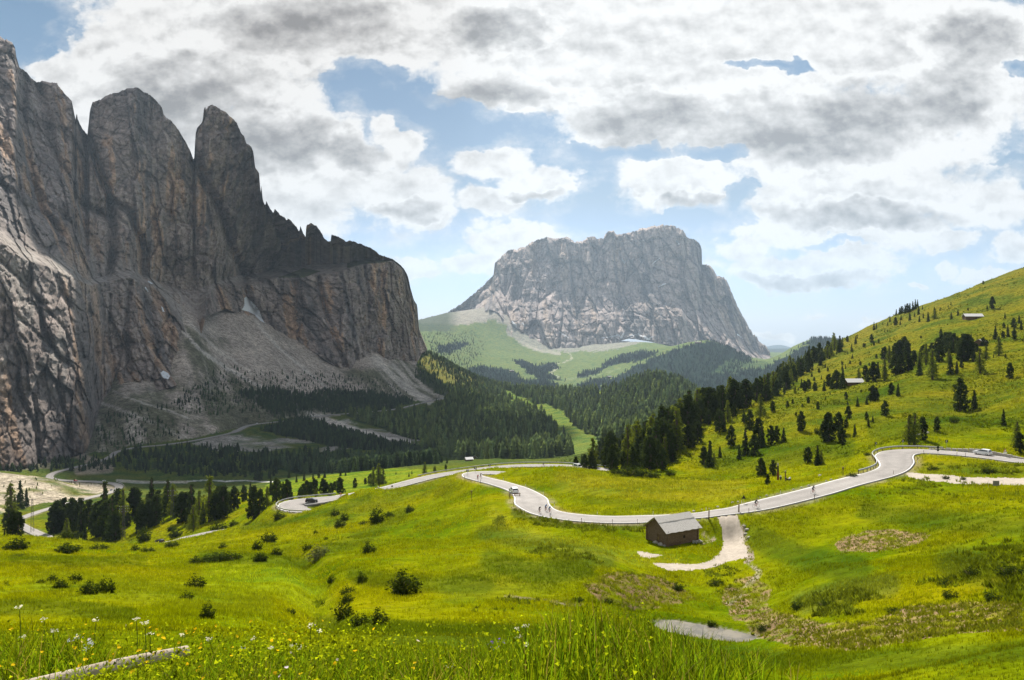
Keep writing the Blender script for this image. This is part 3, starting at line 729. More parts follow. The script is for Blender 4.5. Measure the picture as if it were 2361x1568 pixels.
def mat_ground():
    m = bpy.data.materials.new('grass and soil'); m.use_nodes = True
    t = NT(m.node_tree); b = t.n['Principled BSDF']
    at = t.new('ShaderNodeAttribute', attribute_name='alb'); ms = t.new('ShaderNodeAttribute', attribute_name='msk')
    sp = t.new('ShaderNodeSeparateColor'); t.l.new(ms.outputs['Color'], sp.inputs[0])
    grass, rockf, nearf = sp.outputs
    pos = t.new('ShaderNodeNewGeometry').outputs['Position']
    nL = t.noise(pos, 0.035, 4, 0.6)
    nM = t.noise(pos, 0.45, 5, 0.65)
    nS = t.noise(pos, 3.0, 5, 0.7)
    nX = t.noise(pos, 0.02, 6, 0.7)
    fine = t.mix(nearf, nM, t.m('ADD', t.m('MULTIPLY', nM, 0.5), t.m('MULTIPLY', nS, 0.5)))
    k = t.rng(fine, 0.34, 0.66, 0.42, 1.42)
    c = t.mix(1.0, at.outputs['Color'], k, 'MULTIPLY')
    # patches of yellower and of deeper green grass
    yel = t.mix(1.0, c, (1.20, 1.02, 0.8), 'MULTIPLY'); dee = t.mix(1.0, c, (0.50, 0.70, 0.8), 'MULTIPLY')
    c = t.mix(t.m('MULTIPLY', t.rng(nL, 0.50, 0.68), grass), c, yel)
    c = t.mix(t.m('MULTIPLY', t.rng(nL, 0.52, 0.36), grass), c, dee)
    nB = t.noise(t.scale(pos, (1, 1, 1)), 0.16, 6, 0.72)
    brn = t.m('MULTIPLY', t.rng(nB, 0.60, 0.72, 0, 0.45), grass)
    c = t.mix(brn, c, (0.085, 0.075, 0.02))
    # far screes and woods keep a coarser grain
    kf = t.m('MULTIPLY', t.rng(nX, 0.3, 0.7, 0.65, 1.35), t.rng(t.noise(pos, 0.11, 6, 0.75), 0.36, 0.64, 0.55, 1.5))
    c = t.mix(rockf, c, t.mix(1.0, c, kf, 'MULTIPLY'))
    t.l.new(c, b.inputs['Base Color'])
    b.inputs['Roughness'].default_value = 0.95
    b.inputs['Specular IOR Level'].default_value = 0.0
    bp = t.new('ShaderNodeBump'); bp.inputs['Strength'].default_value = 1.0
    t.l.new(t.mix(nearf, 1.8, 0.35), bp.inputs['Distance'])
    t.l.new(fine, bp.inputs['Height'])
    t.l.new(bp.outputs[0], b.inputs['Normal'])
    return m

def mat_rock(scale=1.0, tan=0.5, name='grey dolomite rock'):
    m = bpy.data.materials.new(name); m.use_nodes = True
    t = NT(m.node_tree); b = t.n['Principled BSDF']
    at = t.new('ShaderNodeAttribute', attribute_name='alb')
    pos = t.scale(t.new('ShaderNodeNewGeometry').outputs['Position'], (scale,) * 3)
    n1 = t.noise(t.scale(pos, (1, 1, 0.22)), 0.05, 6, 0.65)
    n2 = t.noise(t.scale(pos, (0.5, 0.5, 1.6)), 0.10, 6, 0.7)
    n3 = t.noise(pos, 0.25, 5, 0.7)
    c = t.mix(1.0, at.outputs['Color'], t.rng(n1, 0.3, 0.7, 0.68, 1.3), 'MULTIPLY')
    c = t.mix(1.0, c, t.rng(n2, 0.35, 0.66, 0.70, 1.22), 'MULTIPLY')
    c = t.mix(1.0, c, t.rng(n3, 0.3, 0.7, 0.80, 1.2), 'MULTIPLY')
    t.l.new(c, b.inputs['Base Color'])
    b.inputs['Roughness'].default_value = 0.95
    b.inputs['Specular IOR Level'].default_value = 0.1
    bp = t.new('ShaderNodeBump'); bp.inputs['Strength'].default_value = 1.0; bp.inputs['Distance'].default_value = 5.0 / scale
    h = t.m('ADD', t.m('MULTIPLY', n3, 0.35), t.m('ADD', t.m('MULTIPLY', n2, 0.8), n1))
    t.l.new(h, bp.inputs['Height']); t.l.new(bp.outputs[0], b.inputs['Normal'])
    return m

# ------------------------------------------------------------------ colour of the ground, region by region
wu = GU + fbm(GX * 0.02, GY * 0.02, o=4, seed=101) * 9 * sstep(300, 1200, GY) + fbm(GX * 0.25, GY * 0.25, o=4, seed=102) * 9 * (1 - sstep(200, 700, GY))
wv = GV + fbm(GX * 0.02, GY * 0.02, o=4, seed=103) * 6 * sstep(300, 1200, GY) + fbm(GX * 0.25, GY * 0.25, o=4, seed=104) * 5 * (1 - sstep(200, 700, GY))
ALB = np.empty((len(GX), 3), np.float32); MSK = np.zeros((len(GX), 3), np.float32)
ALB[:] = (0.182, 0.202, 0.002)
MSK[:, 0] = 1
def paint(sel, col, w=1.0, grass=None, rock=None):
    w = np.broadcast_to(np.asarray(w, np.float32), GX.shape)[sel][:, None]
    ALB[sel] = ALB[sel] * (1 - w) + np.array(col, np.float32) * w
    if grass is not None: MSK[sel, 0] = MSK[sel, 0] * (1 - w[:, 0]) + grass * w[:, 0]
    if rock is not None: MSK[sel, 1] = MSK[sel, 1] * (1 - w[:, 0]) + rock * w[:, 0]
def reg(poly, y0, y1): return inpoly(wu, wv, poly) & (GY > y0) & (GY < y1)
# right hill: drier upper meadow
rh = sstep(40, 130, GX) * sstep(240, 330, GY) * (1 - sstep(1400, 1600, GY))
paint(rh > 0, (0.150, 0.158, 0.010), rh * 0.85)
paint((rh > 0), (0.195, 0.178, 0.035), rh * sstep(480, 900, GY) * 0.6)
# valley floor grass, duller
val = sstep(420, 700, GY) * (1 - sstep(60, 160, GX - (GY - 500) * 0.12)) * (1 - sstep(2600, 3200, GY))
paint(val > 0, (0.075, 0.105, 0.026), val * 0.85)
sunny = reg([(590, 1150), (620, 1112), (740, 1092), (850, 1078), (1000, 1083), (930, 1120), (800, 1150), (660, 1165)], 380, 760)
paint(sunny, (0.18, 0.24, 0.015), 0.9)  # sunlight on this meadow patch painted as brighter grass
# broad far slopes
fg = sstep(3000, 3800, GY)
paint(fg > 0, (0.155, 0.20, 0.075), fg * 0.95, rock=0.3)
# scree under the walls
scr_poly = [(-600, 1125), (0, 1088), (110, 1080), (215, 1040), (260, 1042), (300, 1025), (440, 1010), (560, 985), (640, 965), (740, 955), (930, 925), (1010, 922), (1040, 908), (1000, 890), (975, 862), (962, 838), (960, 500), (-600, 500)]
scr = reg(scr_poly, 850, 3000)
mot = fbm(GX * 0.012, GY * 0.006, o=5, seed=111, rough=0.6)
slo = (GU + GV * 0.9)      # across the fall line, as seen
streak = fbm((GX * 0.8 + GY * 0.45) * 0.022, (GY) * 0.0025, o=4, seed=113, rough=0.6)
paint(scr, (0.42, 0.355, 0.30), 1.0, grass=0.0, rock=1.0)
lowgrass = sstep(-0.25, 0.35, mot + streak * 0.8 + (GV - 880) / 220.0)
paint(scr, (0.070, 0.078, 0.030), lowgrass * 0.80)
paint(scr, (0.52, 0.46, 0.40), sstep(0.12, 0.42, streak) * 0.75)
# gravel fans on the valley floor
fan = reg([(440, 1020), (520, 1000), (545, 990), (640, 1008), (760, 1020), (800, 1035), (720, 1048), (600, 1042), (500, 1040)], 850, 1800)
paint(fan, (0.30, 0.275, 0.24), sstep(-0.25, 0.15, fbm(GX * 0.02, GY * 0.012, o=4, seed=117)), grass=0, rock=1)
fan = reg([(690, 950), (760, 950), (860, 985), (960, 1012), (1000, 1025), (1000, 1038), (900, 1035), (830, 1005), (760, 985)], 850, 2200)
paint(fan, (0.33, 0.30, 0.265), sstep(-0.35, 0.05, fbm(GX * 0.02, GY * 0.012, o=4, seed=118)), grass=0, rock=1)
sand = reg([(-500, 1070), (0, 1090), (60, 1097), (140, 1106), (235, 1118), (268, 1124), (255, 1138), (190, 1152), (100, 1160), (0, 1185), (-500, 1200)], 560, 900)
paint(sand, (0.40, 0.34, 0.255), sstep(-0.35, 0.1, fbm(GX * 0.03, GY * 0.02, o=4, seed=119)), grass=0, rock=1)
def stream(pts, w, col, a=0.9, y0=600, y1=3000, brk=0.0, grass=0.0):
    x0 = min(p[0] for p in pts) - 30; x1 = max(p[0] for p in pts) + 30; z0 = min(p[1] for p in pts) - 30; z1 = max(p[1] for p in pts) + 30
    sel = (GU > x0) & (GU < x1) & (GV > z0) & (GV < z1) & (GY > y0) & (GY < y1)
    d, par = segdist(wu[sel] * 0.6 + GU[sel] * 0.4, wv[sel] * 0.6 + GV[sel] * 0.4, pts)
    ww = np.zeros(len(GX), np.float32); k = a * (1 - sstep(w * 0.5, w, d))
    if brk: k = k * sstep(-brk, brk, fbm(GX[sel] * 0.02, GY[sel] * 0.02, o=3, seed=121) + 0.15)
    ww[sel] = k
    paint(sel, col, ww, grass=grass, rock=1)
LG = (0.58, 0.52, 0.46)
stream([(345, 668), (400, 740), (470, 810), (520, 850), (600, 890), (680, 935), (715, 955), (740, 962)], 5, LG)
stream([(740, 962), (800, 985), (850, 1002), (900, 1015), (990, 1034)], 9, LG)
stream([(590, 740), (640, 800), (700, 850), (755, 895)], 4.5, LG, 0.8)
stream([(755, 895), (790, 930)], 3, LG, 0.6)
stream([(865, 825), (900, 860), (950, 905), (990, 925)], 11, LG, 0.75)
stream([(900, 840), (960, 890), (1040, 925), (1080, 960)], 5, LG, 0.5)
stream([(430, 740), (520, 820), (580, 860)], 3, LG, 0.6)
stream([(230, 925), (300, 955), (370, 985), (430, 1005)], 5, LG, 0.6, brk=0.3)
stream([(260, 900), (330, 930), (400, 950), (480, 985)], 3, LG, 0.6, brk=0.3)
stream([(170, 1040), (205, 1062), (250, 1080), (180, 1085)], 14, (0.34, 0.27, 0.21), 0.8)
stream([(430, 1110), (480, 1107), (520, 1110), (560, 1107), (600, 1111), (640, 1110)], 1.6, (0.55, 0.53, 0.5), 1.0, 700, 1000)
stream([(270, 1108), (330, 1112), (430, 1112)], 4, LG, 0.7, 700, 1000)
stream([(1000, 1030), (1045, 1045), (1050, 1053)], 2, LG, 0.7)
# dark wood floors
WOODS = {  # polygon, distance window
    'valley wood': ([(1000, 955), (1010, 930), (1060, 902), (1130, 885), (1230, 895), (1330, 905), (1420, 892), (1480, 872), (1560, 868), (1622, 905), (1640, 935), (1560, 985), (1480, 1025), (1400, 1045), (1330, 1072), (1250, 1072), (1150, 1066), (1060, 1062), (1000, 1045), (930, 1040), (1000, 1030), (930, 1005), (840, 975), (790, 955), (900, 955)], 900, 2800),
    'scree wood': ([(560, 905), (640, 895), (700, 915), (760, 900), (850, 905), (930, 918), (950, 930), (900, 945), (800, 950), (720, 948), (640, 960), (590, 930)], 1000, 2300),
    'road wood': ([(600, 990), (680, 968), (740, 972), (800, 995), (860, 1015), (980, 1042), (960, 1050), (850, 1038), (760, 1030), (680, 1010)], 900, 1900),
    'floor wood': ([(600, 1055), (700, 1045), (800, 1050), (900, 1048), (1010, 1055), (1010, 1072), (930, 1082), (800, 1092), (690, 1092), (620, 1080)], 700, 1500),
    'spur wood': ([(1000, 812), (1050, 835), (1100, 862), (1135, 885), (1120, 905), (1060, 905), (1020, 915), (960, 870), (975, 850), (1030, 890), (1060, 880), (1010, 840), (980, 815)], 2200, 2900),
}
clearings = [([(1225, 935), (1260, 930), (1300, 950), (1330, 985), (1385, 1012), (1395, 1030), (1365, 1062), (1325, 1055), (1300, 1020), (1275, 985), (1240, 955)], 900, 2200),
             ([(1380, 915), (1384, 915), (1390, 1010), (1382, 1010)], 900, 2300), ([(1490, 935), (1496, 935), (1506, 1010), (1498, 1010)], 900, 1700), ([(1370, 905), (1440, 885), (1480, 868), (1440, 892), (1380, 915)], 1700, 2300),
             ([(1150, 895), (1180, 905), (1230, 930), (1225, 945), (1180, 925)], 1800, 2600)]
for k_, (poly, y0, y1) in WOODS.items():
    s_ = reg(poly, y0, y1); paint(s_, (0.030, 0.048, 0.018), 0.8, rock=0.6)
for poly, y0, y1 in clearings:
    s_ = reg(poly, y0, y1); paint(s_, (0.15, 0.20, 0.04), 1.0, grass=1, rock=0.2)
spur = reg([(975, 805), (1000, 822), (1060, 852), (1130, 888), (1140, 905), (1090, 905), (1040, 885), (1000, 870), (968, 838)], 2300, 2900)
paint(spur, (0.22, 0.21, 0.06), 0.85)
# far woods as seen on the green slopes
FW = [[(1060, 855), (1110, 842), (1150, 850), (1190, 862), (1210, 880), (1260, 872), (1300, 900), (1360, 905), (1370, 940), (1000, 940), (1040, 880), (1090, 880)],
      [(1010, 800), (1060, 790), (1080, 795), (1040, 812), (1010, 815)], [(1230, 845), (1280, 838), (1290, 850), (1250, 862)], [(1180, 830), (1215, 835), (1270, 868), (1300, 880), (1240, 872)],
      [(1385, 842), (1420, 825), (1480, 812), (1520, 812), (1470, 832), (1400, 845)], [(1320, 870), (1350, 858), (1400, 845), (1390, 855), (1345, 872)], [(1330, 895), (1350, 880), (1400, 872), (1410, 880), (1370, 895)], [(1260, 905), (1330, 902), (1350, 895), (1370, 930), (1260, 930)],
      [(1365, 905), (1440, 858), (1500, 828), (1570, 800), (1640, 786), (1690, 800), (1740, 832), (1700, 850), (1760, 850), (1830, 812), (1890, 772), (1990, 790), (2000, 930), (1500, 930)]]
for poly in FW:
    s_ = inpoly(wu, wv, poly) & (GY > 2900) & (GY < 6600); paint(s_, (0.014, 0.028, 0.022), 0.95, rock=0.6)
s_ = inpoly(wu, wv, [(1680, 828), (1760, 832), (1790, 845), (1700, 860), (1640, 862)]) & (GY > 2900) & (GY < 6600); paint(s_, (0.08, 0.12, 0.05), 0.8)
s_ = inpoly(wu, wv, [(1830, 830), (1900, 800), (1960, 800), (1960, 830), (1880, 850)]) & (GY > 2900) & (GY < 6600); paint(s_, (0.10, 0.13, 0.06), 0.7)
# pale screes at the foot of the far mountain
fs = inpoly(wu, wv, [(940, 690), (940, 748), (1010, 752), (1080, 748), (1130, 738), (1165, 748), (1290, 805), (1400, 770), (1560, 780), (1790, 810), (1790, 700), (1700, 650), (1200, 600)]) & (GY > 6000) & (GY < 9500)
fs &= (GV < 748 + np.clip((GU - 1040) * 0.35, 0, 60) - 12 * fbm(GX * .002, GY * .002, o=3, seed=131))
paint(fs, (0.36, 0.32, 0.28), 0.85, grass=0, rock=1)
s_ = (GY > 6000) & (GY < 9700) & (GU < 1062) & (GV < 764) & (GU > 930); paint(s_, (0.085, 0.105, 0.065), np.clip((1062 - GU) / 30, 0, 1) * 0.9)
s_ = inpoly(wu, wv, [(1165, 755), (1185, 745), (1240, 770), (1300, 800), (1400, 785), (1480, 778), (1500, 785), (1400, 808), (1320, 812), (1240, 805), (1180, 780)]) & (GY > 5600) & (GY < 9500)
paint(s_, (0.30, 0.28, 0.25), 0.8, grass=0, rock=1)
stream([(1310, 812), (1320, 825), (1300, 835), (1275, 842), (1285, 850), (1270, 860), (1290, 872)], 1.5, (0.42, 0.39, 0.31), 0.75, 3500, 8000)
stream([(1200, 790), (1240, 808), (1290, 815)], 5, (0.42, 0.38, 0.33), 0.7, 4500, 8000)
stream([(1300, 875), (1370, 868), (1430, 850)], 2, (0.20, 0.24, 0.12), 0.7, 3500, 8000)
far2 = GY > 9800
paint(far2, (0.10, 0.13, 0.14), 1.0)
# bare soil in the near meadow
near = (GY > 40) & (GY < 170)
dn = fbm(GX * 0.6, GY * 0.5, o=4, seed=141, rough=0.65)
def soil(poly, col, lo=-0.2, hi=0.25, y0=40, y1=175):
    s_ = reg(poly, y0, y1)
    paint(s_, col, sstep(lo, hi, dn), grass=0.0)
SO = (0.27, 0.19, 0.10)
soil([(1925, 1250), (1960, 1230), (2060, 1222), (2150, 1232), (2120, 1255), (2030, 1270), (1940, 1275)], SO, -0.5, 0.0)
soil([(1690, 1405), (1760, 1400), (1900, 1440), (2000, 1432), (2100, 1400), (2240, 1388), (2361, 1392), (2361, 1455), (2200, 1460), (2080, 1482), (1980, 1500), (1850, 1492), (1740, 1470)], SO, -0.42, 0.18)
soil([(1660, 1370), (1700, 1330), (1740, 1330), (1780, 1360), (1760, 1430), (1690, 1430)], SO, -0.4, 0.2)
soil([(1340, 1345), (1400, 1320), (1500, 1325), (1560, 1345), (1600, 1385), (1500, 1400), (1380, 1385)], (0.20, 0.14, 0.07), -0.4, 0.2)
soil([(1430, 1398), (1480, 1392), (1530, 1400), (1500, 1405), (1440, 1404)], SO, -0.6, 0)
soil([(1700, 1205), (1722, 1210), (1730, 1260), (1742, 1290), (1720, 1300), (1712, 1260)], (0.36, 0.29, 0.22), -0.5, 0.0)
soil([(1612, 1225), (1640, 1232), (1650, 1245), (1622, 1258)], (0.34, 0.28, 0.19), -0.3, 0.1)
soil([(1300, 1190), (1500, 1200), (1500, 1206), (1300, 1200)], (0.1, 0.1, 0.02), -0.5, 0.2)
def linesoil(pts, w, col, a=0.8):
    sel = near & (GU > min(p[0] for p in pts) - 30) & (GU < max(p[0] for p in pts) + 30)
    d, _ = segdist(wu[sel], wv[sel], pts); ww = np.zeros(len(GX), np.float32); ww[sel] = a * (1 - sstep(w * 0.4, w, d)) * sstep(-0.45, 0.1, dn[sel])
    paint(sel, col, ww, grass=0)
linesoil([(1730, 1290), (1750, 1320), (1725, 1350), (1700, 1375), (1685, 1390)], 9, (0.38, 0.33, 0.27))
linesoil([(1165, 1376), (1230, 1382), (1300, 1392), (1340, 1396)], 4, (0.30, 0.24, 0.17))
linesoil([(1500, 1432), (1560, 1429), (1640, 1444), (1755, 1470)], 3.5, (0.36, 0.31, 0.24))
# brighter mown strip and darker parts of the meadow
def tint(pts, w, col, a, y0=40, y1=420):
    sel = (GY > y0) & (GY < y1) & (GU > min(p[0] for p in pts) - w * 1.5) & (GU < max(p[0] for p in pts) + w * 1.5)
    d, _ = segdist(wu[sel], wv[sel], pts); ww = np.zeros(len(GX), np.float32); ww[sel] = a * (1 - sstep(w * 0.5, w * 1.3, d))
    paint(sel, col, ww)
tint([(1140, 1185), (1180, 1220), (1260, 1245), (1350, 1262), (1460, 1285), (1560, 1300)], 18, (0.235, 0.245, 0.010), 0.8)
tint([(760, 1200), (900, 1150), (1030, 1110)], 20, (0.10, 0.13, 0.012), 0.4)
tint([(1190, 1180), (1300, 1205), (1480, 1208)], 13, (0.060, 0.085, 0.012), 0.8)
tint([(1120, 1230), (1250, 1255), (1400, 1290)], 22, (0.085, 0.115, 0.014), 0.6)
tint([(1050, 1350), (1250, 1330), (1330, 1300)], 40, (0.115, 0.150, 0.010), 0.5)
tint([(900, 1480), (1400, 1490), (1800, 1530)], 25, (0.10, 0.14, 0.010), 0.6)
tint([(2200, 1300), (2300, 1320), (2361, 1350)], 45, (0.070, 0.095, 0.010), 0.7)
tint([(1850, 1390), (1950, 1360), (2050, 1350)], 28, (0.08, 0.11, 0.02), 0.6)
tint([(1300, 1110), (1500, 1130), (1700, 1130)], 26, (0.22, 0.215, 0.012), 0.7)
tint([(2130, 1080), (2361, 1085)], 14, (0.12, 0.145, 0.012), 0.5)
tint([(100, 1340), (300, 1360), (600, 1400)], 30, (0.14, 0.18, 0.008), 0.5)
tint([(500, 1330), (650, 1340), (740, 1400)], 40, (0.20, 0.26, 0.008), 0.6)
LU = (0.070, 0.105, 0.006)  # dark lush grass, with soft shade of the meadow's hollows painted in
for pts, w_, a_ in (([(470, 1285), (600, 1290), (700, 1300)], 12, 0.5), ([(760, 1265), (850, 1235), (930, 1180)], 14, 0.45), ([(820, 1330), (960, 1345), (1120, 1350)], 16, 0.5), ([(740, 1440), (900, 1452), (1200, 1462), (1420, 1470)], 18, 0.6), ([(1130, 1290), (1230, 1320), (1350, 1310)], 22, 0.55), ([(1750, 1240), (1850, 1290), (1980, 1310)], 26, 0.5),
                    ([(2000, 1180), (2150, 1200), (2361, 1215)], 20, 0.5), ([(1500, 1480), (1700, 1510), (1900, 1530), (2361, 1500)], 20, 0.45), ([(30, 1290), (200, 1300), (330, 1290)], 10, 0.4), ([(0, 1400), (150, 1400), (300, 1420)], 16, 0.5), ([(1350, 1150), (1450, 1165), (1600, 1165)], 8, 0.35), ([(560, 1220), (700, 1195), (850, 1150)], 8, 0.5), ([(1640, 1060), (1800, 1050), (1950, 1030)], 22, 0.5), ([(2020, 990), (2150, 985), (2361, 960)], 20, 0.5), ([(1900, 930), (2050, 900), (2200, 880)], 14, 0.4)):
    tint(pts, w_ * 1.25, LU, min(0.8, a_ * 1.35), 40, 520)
MSK[:, 2] = 1 - sstep(150, 500, GY)
# shoulders of the road are stony
_d, _i = nearest_poly(GX, GY, rs, 12.0)
sh = 1 - sstep(0.3, 1.6 + 0.002 * GY, np.abs(_d - road_hw[_i] - 0.5))
paint(_d < 12, (0.30, 0.26, 0.17), np.where(_d < 12, sh * 0.65 * sstep(-0.5, 0.3, fbm(GX * 0.15, GY * 0.15, o=3, seed=151)), 0), grass=0.3)

_pd, _ = segdist(GX, GY, [P3(697, 1163.5, zY(1163.5, -68.0))[:2], P3(745, 1157, zY(1157, -67.8))[:2]])
paint(_pd < 7, (0.27, 0.25, 0.23), (1 - sstep(4, 6, _pd)), grass=0)
ground_mat = mat_ground()
gf = grid_faces(NR, NC)
gravel_polys = [[(1655, 1191), (1700, 1188), (1706, 1215), (1716, 1250), (1726, 1285), (1706, 1290), (1680, 1296), (1640, 1310), (1580, 1317), (1545, 1318), (1515, 1308), (1500, 1298), (1540, 1300), (1600, 1303), (1640, 1292), (1660, 1275), (1668, 1250), (1660, 1222)],
                [(1466, 1274), (1480, 1274), (1530, 1281), (1500, 1288), (1478, 1284)],
                [(2088, 1092), (2105, 1090), (2150, 1095), (2250, 1101), (2361, 1103), (2560, 1100), (2560, 1128), (2361, 1119), (2290, 1118), (2200, 1115), (2120, 1107), (2095, 1100)]]
ctr = gf[:, 0]
gsel = np.zeros(len(gf), np.int8)
cu = GU[ctr] + fbm(GX[ctr] * 0.7, GY[ctr] * 0.5, o=3, seed=161) * 5; cv2 = GV[ctr] + fbm(GX[ctr] * 0.7, GY[ctr] * 0.5, o=3, seed=162) * 2.5
for k_, poly in enumerate(gravel_polys):
    gsel[inpoly(cu, cv2, poly) & (GY[ctr] > 110) & (GY[ctr] < 240)] = 1 if k_ < 2 else 2
gn = ((GX * 0 + 1),)
GVt = np.stack([GX, GY, GZ], 1)
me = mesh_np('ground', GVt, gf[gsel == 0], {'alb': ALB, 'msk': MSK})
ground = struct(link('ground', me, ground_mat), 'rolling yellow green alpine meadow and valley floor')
gravel_mat = simple('pale gravel', (0.40, 0.345, 0.285), 0.95, 0.1, var=0.16, vscale=1.3)
for k_, nm in ((1, 'gravel path'), (2, 'gravel path')):
    f_ = gf[gsel == k_]
    used = np.unique(f_); mp = np.zeros(len(GX), np.int32); mp[used] = np.arange(len(used))
    o = struct(link('gravel_path', mesh_np('gravel_path', GVt[used], mp[f_]), gravel_mat), 'pale gravel track')

# ------------------------------------------------------------------ rock walls
rock_mat = mat_rock(1.0); rock_far = mat_rock(0.28, name='hazy grey rock')
Vt, UU, VV, TT = Wv
sh_ = UU.shape; X_ = Vt[:sh_[0], :, 0]; Y_ = Vt[:sh_[0], :, 1]; Z_ = Vt[:sh_[0], :, 2]
s_al = X_ * 0.75 + Y_ * 0.65
al = np.empty(sh_ + (3,), np.float32); al[:] = (0.335, 0.272, 0.238)
def wmix(col, w):
    global al
    w = np.clip(w, 0, 1)[..., None]; al = al * (1 - w) + np.array(col, np.float32) * w
wmix((0.27, 0.228, 0.212), sstep(-0.2, 0.4, fbm(s_al * 0.004, Z_ * 0.002, o=3, seed=201)))
ve = fbm(s_al * 0.035, Z_ * 0.006, o=4, seed=202, rough=0.6)
tn_ = sstep(0.14, 0.36, ve + 0.25 * fbm(s_al * 0.006, Z_ * 0.006, o=2, seed=203) - 0.10 + 0.07 * (TT < 1.0))
wmix((0.54, 0.35, 0.225), tn_ * 0.75)
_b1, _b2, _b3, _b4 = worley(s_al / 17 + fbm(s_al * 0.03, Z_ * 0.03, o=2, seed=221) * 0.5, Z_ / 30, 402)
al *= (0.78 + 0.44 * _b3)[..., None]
al *= (1 - 0.5 * (1 - sstep(0.0, 0.10, _b2 - _b1)))[..., None]  # block edges darkened: stain and crack shade painted together
_b1, _b2, _b3, _b4 = worley(s_al / 46 + 9, Z_ / 70 + s_al / 300, 431)
al *= (0.85 + 0.3 * _b3)[..., None]
wmix((0.12, 0.115, 0.12), sstep(0.22, 0.45, fbm(s_al * 0.03 + 40, Z_ * 0.004, o=4, seed=205)) * 0.6)
# ledges and benches carry rubble and a little turf
wmix((0.40, 0.35, 0.31), np.exp(-((TT - 1.5) / 0.5) ** 4) * 0.8)
turf = inpoly(UU, VV, [(800, 600), (850, 585), (880, 590), (905, 600), (880, 606), (840, 608), (800, 618)]) | inpoly(UU, VV, [(640, 640), (700, 618), (740, 625), (700, 640)])
wmix((0.085, 0.10, 0.03), turf * 0.85)
al *= (1 - 0.28 * sstep(260, 190, UU) * sstep(700, 860, VV))[..., None]  # foot of the near buttress darkened in colour, in place of shade
# pale rubble, and sunlight on the slabs painted into the near buttress
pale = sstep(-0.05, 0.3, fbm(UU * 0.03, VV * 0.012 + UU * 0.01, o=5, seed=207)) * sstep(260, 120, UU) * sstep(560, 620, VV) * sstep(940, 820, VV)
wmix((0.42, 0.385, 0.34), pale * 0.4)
SNOW = [[(557, 700), (566, 686), (575, 690), (585, 700), (596, 712), (604, 735), (610, 745), (596, 738), (580, 722), (563, 716)], [(368, 860), (378, 855), (392, 866), (388, 876), (372, 872)]]
vtop = []
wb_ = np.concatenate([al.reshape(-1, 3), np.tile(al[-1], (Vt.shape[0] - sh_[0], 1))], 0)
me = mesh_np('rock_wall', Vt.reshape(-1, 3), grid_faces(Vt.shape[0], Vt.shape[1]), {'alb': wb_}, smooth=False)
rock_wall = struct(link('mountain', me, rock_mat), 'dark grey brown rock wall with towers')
Vt, UU, VV, TT = Sv
sh_ = UU.shape; X_ = Vt[:sh_[0], :, 0]; Z_ = Vt[:sh_[0], :, 2]
al = np.empty(sh_ + (3,), np.float32); al[:] = (0.50, 0.405, 0.355)
wmix((0.41, 0.34, 0.31), sstep(-0.2, 0.4, fbm(X_ * 0.002, Z_ * 0.001, o=3, seed=211)))
wmix((0.48, 0.36, 0.26), sstep(0.10, 0.35, fbm(X_ * 0.009, Z_ * 0.0016, o=4, seed=212)) * 0.5)
wmix((0.12, 0.11, 0.115), sstep(0.16, 0.40, fbm(X_ * 0.010 + 9, Z_ * 0.0014, o=4, seed=213)) * 0.75)  # dark streaks painted in as shadow lines down the face
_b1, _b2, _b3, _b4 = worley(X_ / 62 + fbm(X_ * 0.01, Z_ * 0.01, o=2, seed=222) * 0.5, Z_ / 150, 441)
al *= ((0.90 + 0.20 * _b3) * (1 - 0.28 * (1 - sstep(0.0, 0.12, _b2 - _b1))))[..., None]  # block tone, with crack shade painted along the edges
wmix((0.44, 0.395, 0.36), sstep(1.0, 0.2, TT) * sstep(-0.3, 0.3, fbm(X_ * 0.004, Z_ * 0.004, o=3, seed=214)) * 0.6)
def snow(pts, w, lim=0.0):
    d, _ = segdist(UU, VV, pts); wmix((0.85, 0.86, 0.88), (d + 1.2 * fbm(UU * 0.4, VV * 0.4, o=2, seed=215)) < w)
snow([(1435, 598), (1440, 606)], 2.2); snow([(1505, 608), (1512, 602), (1520, 596)], 1.0); snow([(1520, 660), (1535, 654)], 1.0); snow([(1560, 556), (1566, 562)], 1.2)
snow([(1181, 742), (1188, 750), (1190, 757)], 2.5); snow([(1205, 745), (1210, 752)], 1.6); snow([(1424, 772), (1432, 778), (1438, 770)], 2.2); snow([(1455, 775), (1470, 770), (1480, 775)], 1.8); snow([(1485, 776), (1495, 782), (1505, 776)], 2.4); snow([(1290, 765), (1310, 778)], 1.3); snow([(1700, 770), (1712, 780)], 1.6); snow([(1385, 780), (1420, 774)], 1.3)
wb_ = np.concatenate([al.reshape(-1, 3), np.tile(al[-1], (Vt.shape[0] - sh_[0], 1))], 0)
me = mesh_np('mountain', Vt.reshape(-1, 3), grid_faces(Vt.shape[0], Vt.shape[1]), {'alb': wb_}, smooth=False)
mountain = struct(link('mountain', me, rock_far), 'pale grey table mountain beyond the valley')

